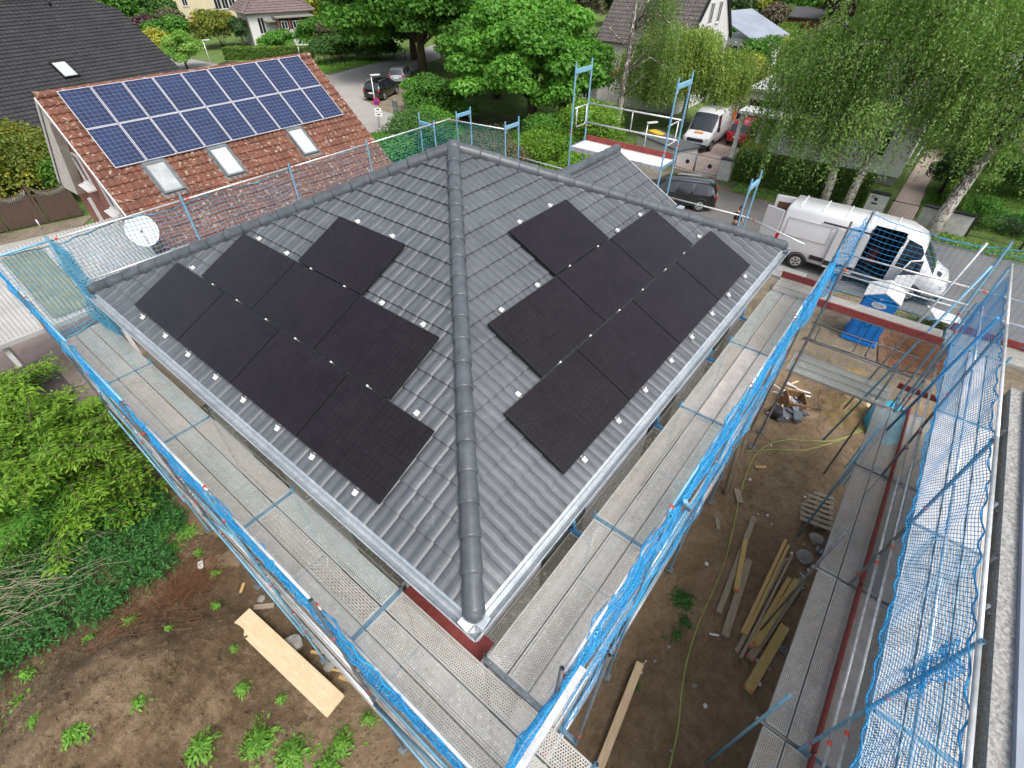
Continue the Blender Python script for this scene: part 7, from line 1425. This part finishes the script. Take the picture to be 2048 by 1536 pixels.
# ------------------------------------------------------------------ person behind the roof
def build_person():
    t = empty('person', (19.35, -0.75, 0.0), -PI/2-0.15, 'person in black jacket and brown cap walking on the street towards the van', 'person')
    J = {'pel': (0, 0, 0.95), 'sp': (0.02, 0, 1.18), 'ch': (0.05, 0, 1.38), 'nk': (0.09, 0, 1.50), 'hd': (0.13, 0, 1.60), 'tp': (0.14, 0, 1.70),
         'ls': (0.05, 0.19, 1.40), 'le': (0.02, 0.25, 1.12), 'lh': (0.24, 0.22, 1.02), 'rs': (0.05, -0.19, 1.40), 're': (0.12, -0.24, 1.13), 'rh': (0.40, -0.18, 1.12),
         'lk': (0.14, 0.10, 0.50), 'lf': (0.02, 0.10, 0.08), 'rk': (0.04, -0.10, 0.50), 'rf': (-0.24, -0.10, 0.12), 'lt': (0.2, 0.10, 0.05), 'rt': (-0.08, -0.10, 0.06)}
    def skin(name, edges, rad, mat, root, sub=2, parent=t):
        names = sorted({n for e in edges for n in e}, key=lambda n: (n != root, n)); me = bpy.data.meshes.new(name); me.from_pydata([J[n] for n in names], [(names.index(a), names.index(b)) for a, b in edges], [])
        o = bpy.data.objects.new(name, me); COL.objects.link(o); m = o.modifiers.new('s', 'SKIN'); s2 = o.modifiers.new('d', 'SUBSURF'); s2.levels = s2.render_levels = sub
        for i, n in enumerate(names): r = rad[n]; me.skin_vertices[0].data[i].radius = r if isinstance(r, tuple) else (r, r); me.skin_vertices[0].data[i].use_root = (n == root)
        dg = bpy.context.evaluated_depsgraph_get(); me2 = bpy.data.meshes.new_from_object(o.evaluated_get(dg)); bpy.data.objects.remove(o); me2.materials.clear(); me2.materials.append(mat); q = bpy.data.objects.new(name, me2); COL.objects.link(q); q.parent = parent
        me2.polygons.foreach_set('use_smooth', [True]*len(me2.polygons)); return q
    E_ = [('pel', 'sp'), ('sp', 'ch'), ('ch', 'nk'), ('nk', 'hd'), ('hd', 'tp'), ('ch', 'ls'), ('ls', 'le'), ('le', 'lh'), ('ch', 'rs'), ('rs', 're'), ('re', 'rh'), ('pel', 'lk'), ('lk', 'lf'), ('lf', 'lt'), ('pel', 'rk'), ('rk', 'rf'), ('rf', 'rt')]
    R_ = {'pel': 0.12, 'sp': 0.10, 'ch': 0.12, 'nk': 0.055, 'hd': 0.088, 'tp': 0.07, 'ls': 0.06, 'le': 0.042, 'lh': 0.03, 'rs': 0.06, 're': 0.042, 'rh': 0.03, 'lk': 0.06, 'lf': 0.04, 'rk': 0.06, 'rf': 0.04, 'lt': 0.03, 'rt': 0.03}
    skin('body', E_, R_, M['skin'], 'pel')
    skin('jacket', [('pel', 'sp'), ('sp', 'ch'), ('ch', 'ls'), ('ls', 'le'), ('le', 'lh'), ('ch', 'rs'), ('rs', 're'), ('re', 'rh')], {'pel': 0.155, 'sp': 0.14, 'ch': 0.155, 'ls': 0.085, 'le': 0.065, 'lh': 0.04, 'rs': 0.085, 're': 0.065, 'rh': 0.04}, M['cloth_black'], 'pel')
    skin('trousers', [('pel', 'lk'), ('lk', 'lf'), ('pel', 'rk'), ('rk', 'rf')], {'pel': 0.14, 'lk': 0.085, 'lf': 0.06, 'rk': 0.085, 'rf': 0.06}, M['cloth_grey'], 'pel')
    b = MB(); V = []
    for i in range(5):
        for j in range(12): ph = PI/2*i/4; V.append((0.135+0.108*math.cos(ph)*math.cos(2*PI*j/12), 0.10*math.cos(ph)*math.sin(2*PI*j/12), 1.66+0.10*math.sin(ph)))
    b.mesh(V, [(i*12+j, i*12+(j+1) % 12, (i+1)*12+(j+1) % 12, (i+1)*12+j) for i in range(4) for j in range(12)], True); b.bbox(0.20, 0.33, -0.075, 0.075, 1.645, 1.665, 0.008); b.build('cap', M['cloth_brown'], t)
    for hn, sg in (('lh', 1), ('rh', -1)):
        x, y, z = J[hn]; b = MB(); b.path([(x-0.02, y, z), (x+0.05, y, z-0.003), (x+0.09, y, z-0.01)], [0.024, 0.036, 0.030], 8)
        for k in range(4): yy = y+(k-1.5)*0.017; L_ = (0.05, 0.065, 0.06, 0.045)[k]; b.path([(x+0.08, yy, z-0.008), (x+0.08+L_*0.6, yy, z-0.018), (x+0.08+L_*0.85, yy, z-0.042)], [0.0085, 0.008, 0.006], 6)
        b.path([(x+0.03, y-sg*0.03, z), (x+0.07, y-sg*0.055, z-0.01), (x+0.095, y-sg*0.055, z-0.025)], [0.011, 0.010, 0.007], 6); b.build('hand', M['skin'], t)
    b = MB(); b.path([(0.205, 0, 1.615), (0.240, 0, 1.590)], [0.012, 0.016], 6); b.build('nose', M['skin'], t)
    for sg in (-1, 1): b = MB(); b.tube((0.212, sg*0.033, 1.622), (0.222, sg*0.033, 1.622), 0.010, 8); b.build('eye', M['black_plastic'], t)
    b = MB(); b.tube((0.205, -0.025, 1.555), (0.205, 0.025, 1.555), 0.007, 6); b.build('mouth', plain('lip', (0.30, 0.10, 0.08), 0.6), t)
    b = MB(); V = []
    for i in range(4):
        for j in range(9): a = PI/2+PI*j/8; V.append((0.125+0.098*math.cos(a), 0.098*math.sin(a), 1.54+0.04*i))
    b.mesh(V, [(i*9+j, i*9+j+1, (i+1)*9+j+1, (i+1)*9+j) for i in range(3) for j in range(8)], True); b.build('hair', plain('brown_hair', (0.06, 0.03, 0.018), 0.8), t)
build_person()

# ------------------------------------------------------------------ things lying about on the site
def timber(name, label, p0, p1, w, th, mat, z=0.03, group='', cat='timber', z1=None, marks=False, tilt=0.0):
    p0, p1 = Vector((*p0, 0)), Vector((*p1, 0)); d = p1-p0; L = d.length; mid = (p0+p1)/2; t = MB(); t.bbox(-L/2, L/2, -w/2, w/2, 0, th, 0.004)
    g = max(gz(p0.x+d.x*q, p0.y+d.y*q) for q in (0.05, 0.25, 0.5, 0.75, 0.95)) if L > 0.8 else gz(mid.x, mid.y); o = t.build(name, mat); dz = ((z1 if z1 is not None else z)-z); o.matrix_world = Matrix.Translation((mid.x, mid.y, g+z+dz/2)) @ Matrix.Rotation(math.atan2(d.y, d.x), 4, 'Z') @ Matrix.Rotation(-math.atan2(dz, L), 4, 'Y') @ Matrix.Rotation(tilt, 4, 'X')
    tag(o, label, cat, group or None)
    if marks:
        for sg in (-1, 1): b = MB(); b.box(-L/2-0.004, -L/2+0.05, sg*w/2-(0.045 if sg > 0 else 0.0), sg*w/2+(0.045 if sg < 0 else 0.0), th+0.001, th+0.004); b.build('red_corner_mark', M['red_clip'], o)
    return o
def build_clutter():
    rs = np.random.default_rng(77)
    timber('scaffold_plank', 'big pale laminated board lying on the soil beside the garden scaffold', (-7.15, 0.75), (-6.88, -2.40), 0.46, 0.06, M['wood_pale'], 0.04, cat='board')
    G_ = 'construction timbers stacked on the site soil'
    tb = [((0.55, -7.84), (2.05, -7.55), .115, .10, 'wood_yellow', .10, 'yellow timber with red corner marks lying on a grey one, nearest the hose', True), ((-0.15, -7.72), (2.95, -7.50), .13, .06, 'wood_old', .02, 'long grey timber under the marked yellow one', False), ((-0.58, -8.02), (1.60, -7.82), .17, .09, 'wood_old', .03, 'olive grey timber with pencil writing beside the marked yellow one', False),
          ((-0.30, -8.30), (2.70, -8.37), .08, .09, 'wood_new', .09, 'long orange timber at the left of the loose pile', False), ((-0.28, -8.38), (2.60, -8.47), .07, .09, 'wood_yellow', .07, 'yellow timber pressed against the long orange one', False), ((-0.75, -8.34), (2.2, -8.52), .09, .08, 'wood_old', .02, 'greyish pink timber in the middle of the loose pile', False), ((-0.85, -8.45), (2.35, -8.62), .06, .07, 'wood_old', .10, 'thin split timber sticking out at both ends of the pile', False),
          ((-0.50, -8.52), (1.70, -8.75), .10, .08, 'wood_yellow', .04, 'yellow timber with red marks right of the split one', True), ((-0.40, -8.62), (1.75, -8.90), .13, .09, 'wood_yellow', .09, 'short greenish yellow timber on top of the pile', True), ((-0.70, -8.62), (1.9, -9.02), .16, .09, 'wood_old', .01, 'wide grey green timber at the bottom of the loose pile', True), ((-1.34, -8.80), (0.50, -9.02), .20, .08, 'wood_yellow', .03, 'wide yellow timber with red marks lying nearest the camera', True)]
    for a, c, w, th, mt, z, lb, mk in tb: timber('timber_beam', lb, a, c, w, th, M[mt], z, G_, marks=mk)
    wr = MB()
    q = rs
    for k in range(9): x = 0.3+k*0.055; wr.path([(x, -7.99+0.03*math.sin(k), 0.165), (x+0.02, -7.93, 0.165), (x+0.04, -7.99+0.02*math.cos(k*2), 0.165)], 0.004, 4)
    # leaning and small boards
    for i, (x, y) in enumerate(((3.35, -6.55), (3.25, -6.62), (3.42, -6.68))):
        b = MB(); b.box(-0.05, 0.05, -0.02, 0.02, 0, 2.3); o = b.build('leaning_board', M['wood_old']); o.matrix_world = Matrix.Translation((x, y, gz(x, y))) @ Matrix.Rotation(0.08*i-0.05, 4, 'Y') @ Matrix.Rotation(-0.12, 4, 'X'); tag(o, 'grey board leaning upright against the house scaffold on the site side', 'board', 'boards leaning at the house scaffold')
    small = [((-6.86, 1.45), (-6.68, 1.62), .07, 'wood_new', 'short fresh lath lying above the big pale board', 'board'), ((-6.85, 0.88), (-6.52, 0.55), .12, 'wood_old', 'grey plank piece under the garden scaffold edge', 'board'), ((-6.58, -1.0), (-6.44, -1.25), .06, 'wood_new', 'short batten right of the big pale board', 'board'), ((-6.60, -1.5), (-6.40, -1.85), .05, 'wood_yellow', 'thin yellow batten right of the big pale board', 'board'), ((-6.50, -1.9), (-6.3, -2.35), .08, 'wood_new', 'fresh batten nearest the end of the big pale board', 'board'),
             ((3.2, -7.05), (3.6, -6.8), .16, 'wood_old', 'broken board by the green weed and rail', 'board'), ((4.7, -6.95), (4.9, -7.2), .1, 'wood_new', 'small board end near the hose bend', 'board'), ((10.1, -9.1), (9.2, -9.35), .22, 'wood_pale', 'pale plank lying in front of the turquoise bag', 'board'), ((9.5, -8.95), (9.0, -9.5), .2, 'wood_pale', 'second pale plank crossing in front of the turquoise bag', 'board'), ((2.0, -6.9), (2.35, -6.7), .10, 'wood_old', 'thin plank off-cut below the house scaffold', 'board')]
    for a, c, w, mt, lb, ct in small: timber('board_piece', lb, a, c, w, 0.03, M[mt], 0.03, cat=ct)
    timber('white_strip', 'small white strip lying on the soil between hose and timbers', (-0.72, -7.74), (-0.62, -7.92), .045, 0.02, M['plate'], 0.03, cat='strip')
    b = MB(); b.bbox(-1.25, 1.25, -0.08, 0.08, 0, 0.16, 0.01); o = b.build('support_beam', M['wood_pale']); o.matrix_world = Matrix.Translation((-3.55, -6.95, 0.1)) @ Matrix.Rotation(0.12, 4, 'Z'); tag(o, 'squared pale beam under the front corner of the house scaffold', 'beam')
    # hose
    hp = [(-4.9, -8.25), (-3.9, -8.1), (-3.0, -7.95), (-2.2, -7.72), (-1.4, -7.55), (-0.6, -7.45), (0.3, -7.42), (1.2, -7.36), (2.2, -7.2), (3.2, -7.0), (4.2, -6.85), (5.2, -6.80), (6.0, -7.05), (6.5, -7.5), (6.9, -8.2), (7.5, -8.75), (8.3, -9.1), (9.3, -9.4)]
    def smooth(ps, k=7):
        P = np.array(ps, float); n = len(P); out = []
        for i in range(n-1):
            p0_, p1_, p2_, p3_ = P[max(i-1, 0)], P[i], P[i+1], P[min(i+2, n-1)]
            for t in np.linspace(0, 1, k, endpoint=False): out.append(0.5*((2*p1_)+(-p0_+p2_)*t+(2*p0_-5*p1_+4*p2_-p3_)*t*t+(-p0_+3*p1_-3*p2_+p3_)*t**3))
        return out
    b = MB(); b.path([(x, y, gz(x, y)+0.028) for x, y in smooth(hp)], 0.014, 6); tag(b.build('garden_hose', M['hose']), 'yellow green hose winding across the site soil', 'hose')
    b = MB(); b.path([(x, y, gz(x, y)+0.03) for x, y in smooth([(5.2, -6.55), (5.6, -7.0), (6.3, -7.9), (6.9, -8.4), (7.9, -9.0), (8.4, -9.3), (8.0, -9.5)])], 0.013, 6); tag(b.build('second_hose', M['hose']), 'second hose loop running beside the first towards the sand', 'hose')
    # debris heap under the house scaffold
    dk = plain('broken_tile_grey', (0.10, 0.10, 0.12), 0.6, 0, 0.3, 5)
    def bits(n, cx, cy, sx, sy, fn, label, cat, group, name, mats):
        for i in range(n):
            x, y = rs.normal(cx, sx), rs.normal(cy, sy); o = fn(i, mats[i % len(mats)]); o.name = name; o.location = (x, y, gz(x, y)+0.03+rs.uniform(0, 0.18)); o.rotation_euler = (rs.uniform(-.4, .4), rs.uniform(-.4, .4), rs.uniform(0, 6)); tag(o, label, cat, group)
    def off(i, m): b = MB(); L = rs.uniform(.25, .6); b.bbox(-L/2, L/2, -0.03, 0.03, -0.012, 0.012, 0.003); return b.build('off_cut', m)
    def tilebit(i, m): b = MB(); s = rs.uniform(.10, .24); b.prism([(-s, -s*.6), (s*.8, -s*.5), (s, s*.4), (-s*.3, s*.7), (-s, s*.2)], -0.012, 0.012); return b.build('tile_piece', m)
    bits(26, 8.35, -6.75, 0.5, 0.22, off, 'white plastic or board off-cut in the rubbish heap at the sand', 'off-cut', 'off-cuts in the rubbish heap', 'off_cut', [M['white_paint'], M['plate'], M['white_paint'], M['wood_pale']])
    bits(16, 7.8, -7.25, 0.35, 0.25, tilebit, 'broken dark tile or slate piece at the rubbish heap', 'tile piece', 'broken tiles at the rubbish heap', 'tile_piece', [dk, M['steel_dark'], dk])
    b = MB(); b.bbox(-0.3, 0.3, -0.3, 0.3, 0, 0.02, 0.003); b.box(-0.3, -0.27, -0.3, 0.3, 0.02, 0.45); b.box(0.27, 0.3, -0.3, 0.3, 0.02, 0.45); b.box(-0.27, 0.27, -0.3, -0.27, 0.02, 0.45); b.box(-0.27, 0.27, 0.27, 0.3, 0.02, 0.45); o = b.build('cardboard_box', plain('brown_cardboard', (0.26, 0.15, 0.07), 0.9)); o.location = (8.1, -7.0, gz(8.1, -7.0)); o.rotation_euler = (0.1, -0.15, 0.5); tag(o, 'open brown cardboard box in the middle of the rubbish heap', 'box')
    for i in range(5): b = MB(); b.bbox(-0.24, 0.24, -0.17, 0.17, -0.015, 0.015, 0.004); o = b.build('roof_tile', M['steel_dark']); o.location = (7.35+0.03*i, -6.95-0.02*i, gz(7.35, -6.95)+0.04+0.035*i); o.rotation_euler = (0, 0, 0.3+0.03*i); tag(o, 'grey sheet in the small neat stack beside the rubbish heap', 'sheet', 'grey sheets beside the rubbish heap')
    # turquoise big bag
    b = MB(); V = []; nr, na = 9, 22
    for i in range(nr):
        for j in range(na): f = i/(nr-1); a = 2*PI*j/na; rr = 0.52*(1-0.35*f**3)*(1+0.07*math.sin(3*a+f*4)+0.05*math.sin(7*a)); V.append((rr*1.35*math.cos(a), rr*math.sin(a), 0.85*f+0.03*math.sin(5*a+3*f)))
    V.append((0, 0, 0.9)); b.mesh(V, [(i*na+j, i*na+(j+1) % na, (i+1)*na+(j+1) % na, (i+1)*na+j) for i in range(nr-1) for j in range(na)]+[((nr-1)*na+j, (nr-1)*na+(j+1) % na, nr*na) for j in range(na)], True); o = b.build('tarpaulin_bag', M['tarp_blue']); o.location = (8.6, -9.55, gz(8.6, -9.55)-0.02); o.rotation_euler = (0, 0, 0.5); tag(o, 'shiny turquoise tarpaulin bag at the edge of the yellow sand', 'bag')
    b = MB(); b.tube((0, 0, 0), (0, 0, 0.35), 0.22, 14, 0.18); o = b.build('black_bucket', M['black_plastic']); o.location = (7.3, -6.7, gz(7.3, -6.7)); tag(o, 'black bucket beside the rubbish heap', 'bucket')
    # pallets under the second scaffold
    t = empty('pallet', (4.2, -8.75, 0.08), 0.2, 'wooden pallet standing beside the second scaffold', 'pallet')
    for k in range(7): b = MB(); b.box(-0.6+k*0.18, -0.6+k*0.18+0.12, -0.4, 0.4, 0.12, 0.14); b.build('slat', M['wood_old'], t)
    for k in range(3): b = MB(); b.box(-0.6, 0.6, -0.4+k*0.35, -0.3+k*0.35, 0.0, 0.118); b.build('bearer', M['wood_old'], t)
    # plaster crumbs, one by one where they are large
    for i in range(46):
        x, y = (rs.uniform(-1.5, 3.5), rs.uniform(-9.1, -8.6)) if i % 2 else (rs.uniform(-5, 6), rs.uniform(-9.0, -6.8)); s = rs.uniform(0.02, 0.06); bm = bmesh.new(); bmesh.ops.create_icosphere(bm, subdivisions=1, radius=s)
        for v in bm.verts: v.co = Vector((v.co.x*rs.uniform(0.8, 1.6), v.co.y*rs.uniform(0.7, 1.2), v.co.z*0.5*rs.uniform(0.7, 1.2)))
        me = bpy.data.meshes.new('plaster_crumb'); bm.to_mesh(me); bm.free(); me.materials.append(M['white_paint'] if i % 3 else M['concrete']); o = bpy.data.objects.new('plaster_crumb', me); COL.objects.link(o); o.location = (x, y, gz(x, y)+s*0.3); tag(o, 'white crumb of plaster lying on the trodden site soil', 'plaster crumb', 'plaster crumbs on the site soil')
    cl = []
    b = MB(); pts = []
    for i in range(700): x, y = rs.uniform(-6, 16), rs.uniform(-9.2, -6.6); s = rs.uniform(0.008, 0.022); z = gz(x, y)+s*0.5; b.mesh([(x-s, y, z), (x, y+s, z), (x+s, y, z), (x, y-s, z), (x, y, z+s)], [(0, 1, 4), (1, 2, 4), (2, 3, 4), (3, 0, 4), (3, 2, 1, 0)])
    for i in range(900): x, y = rs.uniform(-12, -6.6), rs.uniform(-4, 5); s = rs.uniform(0.01, 0.028); z = gz(x, y)+s*0.3; b.mesh([(x-s, y, z), (x, y+s, z), (x+s, y, z), (x, y-s, z), (x, y, z+s)], [(0, 1, 4), (1, 2, 4), (2, 3, 4), (3, 0, 4), (3, 2, 1, 0)])
    for i in range(5200):
        x, y = rs.uniform(-13.5, -6.7), rs.uniform(-4.2, 4.4); s = rs.uniform(0.012, 0.05)*(1.0 if rs.uniform() < 0.8 else 1.5); cl.append((x, y, s))
    for i in range(3600): cl.append((rs.uniform(-5, 10), rs.uniform(-9.2, -6.5), rs.uniform(0.01, 0.035)))
    cb = {'earth': MB(), 'mound': MB()}
    for x, y, s in cl:
        z = gz(x, y)-s*0.15; q = rs.uniform(0.6, 1.3, 8); a0 = rs.uniform(0, 6); m = cb['mound' if ((x+10.1)/4.2)**2+((y-0.6)/3.6)**2 < 1 else 'earth']
        ring = [(x+s*q[k]*math.cos(a0+k*PI/2.5), y+s*q[k]*math.sin(a0+k*PI/2.5), z) for k in range(5)]; top = [(x+(p_[0]-x)*0.5, y+(p_[1]-y)*0.5, z+s*0.6*q[5+(k % 3)]) for k, p_ in enumerate(ring)]
        m.mesh(ring+top, [(k, (k+1) % 5, 5+(k+1) % 5, 5+k) for k in range(5)]+[(5, 6, 7, 8, 9)], False)
    for k_, m in cb.items(): tag(m.build('soil_clods', M[k_], fix=False), kind='stuff')
    tag(b.build('soil_crumbs', M['gravel'], fix=False), kind='stuff')
    # foundations slabs, stones
    for i, (x, y, s) in enumerate(((-6.75, -0.55, .24), (-6.62, 0.95, .10), (-6.5, -1.55, .12), (3.35, -9.0, .18), (2.6, -8.9, .22))):
        bm = bmesh.new(); bmesh.ops.create_icosphere(bm, subdivisions=2, radius=s)
        for v in bm.verts: v.co = Vector((v.co.x*rs.uniform(0.85, 1.15), v.co.y*rs.uniform(0.8, 1.1), v.co.z*0.55*rs.uniform(0.8, 1.2)))
        me = bpy.data.meshes.new('concrete_lump'); bm.to_mesh(me); bm.free(); me.materials.append(M['concrete']); o = bpy.data.objects.new('concrete_lump', me); COL.objects.link(o); o.location = (x, y, gz(x, y)+s*0.2); tag(o, ['largest grey concrete lump right of the big pale board', 'small round stone above the big pale board', 'concrete lump near the lower end of the big pale board', 'concrete lump at the foot of the second scaffold', 'pale concrete lump under the second scaffold brackets'][i], 'concrete lump')
    b = MB(); b.bbox(-0.11, 0.11, -0.06, 0.06, 0, 0.03, 0.01); o = b.build('white_rag', M['plate']); o.location = (-7.12, 2.9, gz(-7.12, 2.9)+0.02); o.rotation_euler = (0, 0, 1.2); tag(o, 'small white rag between nettles and rusty mesh', 'rag')
    # rusty reinforcement mesh, bent over the heap
    def rebar(cx, cy, rz, nx, ny, cell, amp, label, seed, lift=0.05, r=0.0035):
        q = np.random.default_rng(seed); P = np.empty((nx, ny, 3)); c, s = math.cos(rz), math.sin(rz)
        for i in range(nx):
            for j in range(ny): u, v = (i-nx/2)*cell, (j-ny/2)*cell; x, y = cx+u*c-v*s, cy+u*s+v*c; P[i, j] = (x+q.normal(0, .008), y+q.normal(0, .008), gz(x, y)+lift+amp*math.sin(u*1.7+seed)*math.cos(v*1.3))
        A = np.concatenate([P[:-1].reshape(-1, 3), P[:, :-1].reshape(-1, 3)]); B = np.concatenate([P[1:].reshape(-1, 3), P[:, 1:].reshape(-1, 3)]); V, F = strands(A, B, r); o = np_mesh('rebar_mesh', V, F, M['rust']); tag(o, label, 'rebar mesh')
    rebar(-8.5, 2.9, 0.35, 16, 12, 0.15, 0.06, 'rusty reinforcement mesh spread along the nettle edge', 1); rebar(-7.7, 2.1, 1.0, 14, 9, 0.13, 0.10, 'tangled rusty mesh on the brown patch left of the scaffold', 2, 0.12); rebar(-8.2, 1.9, -0.5, 13, 10, 0.15, 0.05, 'rusty mesh sloping down towards the weeds', 3, 0.09)
    b = MB()
    for i in range(420):
        x, y = rs.normal(-7.5, 0.45), rs.normal(2.5, 0.38); a = rs.uniform(0, PI); L = rs.uniform(.1, .45); z = gz(x, y)+rs.uniform(.02, .14); b.path([(x, y, z), (x+L*math.cos(a), y+L*math.sin(a), z+rs.uniform(-.03, .06))], 0.004, 3)
    tag(b.build('rusty_wire', M['rust'], fix=False), kind='stuff')
    for k in range(3): rebar(13.6+0.4*k, -9.6-0.3*k, 0.25+0.12*k, 22, 13, 0.11, 0.03, f'{["lowest", "middle", "uppermost"][k]} rusty mesh mat stacked right of the portable toilet', 20+k, 0.06+0.06*k, 0.007)
    sheet('rust_stained_ground', [(12.3, -8.9), (15.6, -8.4), (16.2, -10.9), (13.2, -11.6)], 0.075, plain('rust_stained_gravel', (0.12, 0.06, 0.032), 0.95, 0, 0.3, 4))
    # low strip of ground plants by the kerb and a coil of orange cable
    ground_cover('kerb_plants', [(x, y, 0.05) for x, y in zip(rs.uniform(15.2, 16.8, 300), rs.uniform(-12.5, -8.0, 300))], 10, 0.10, 0.2, 0.25, M['lf_nettle'], 400)
    b = MB(); b.path([(10.2+0.35*math.cos(a)*(1+.05*math.sin(5*a)), -6.95+0.35*math.sin(a)*(1+.07*math.cos(3*a)), 0.06+0.01*a) for a in np.linspace(0, 14, 70)], 0.008, 5); tag(b.build('cable_coil', M['rust']), 'loose reddish cable coil on the site gravel', 'cable')
    b = MB(); b.bbox(-0.3, 0.3, -0.45, 0.45, 0, 0.05, 0.01); o = b.build('white_board', M['white_paint']); o.location = (16.4, -10.4, 0.6); o.rotation_euler = (0.2, 0.1, 0.3)
    o.scale = (2.0, 1.4, 1); tag(o, 'tilted white sheet lying beyond the portable toilet', 'board')
build_clutter()
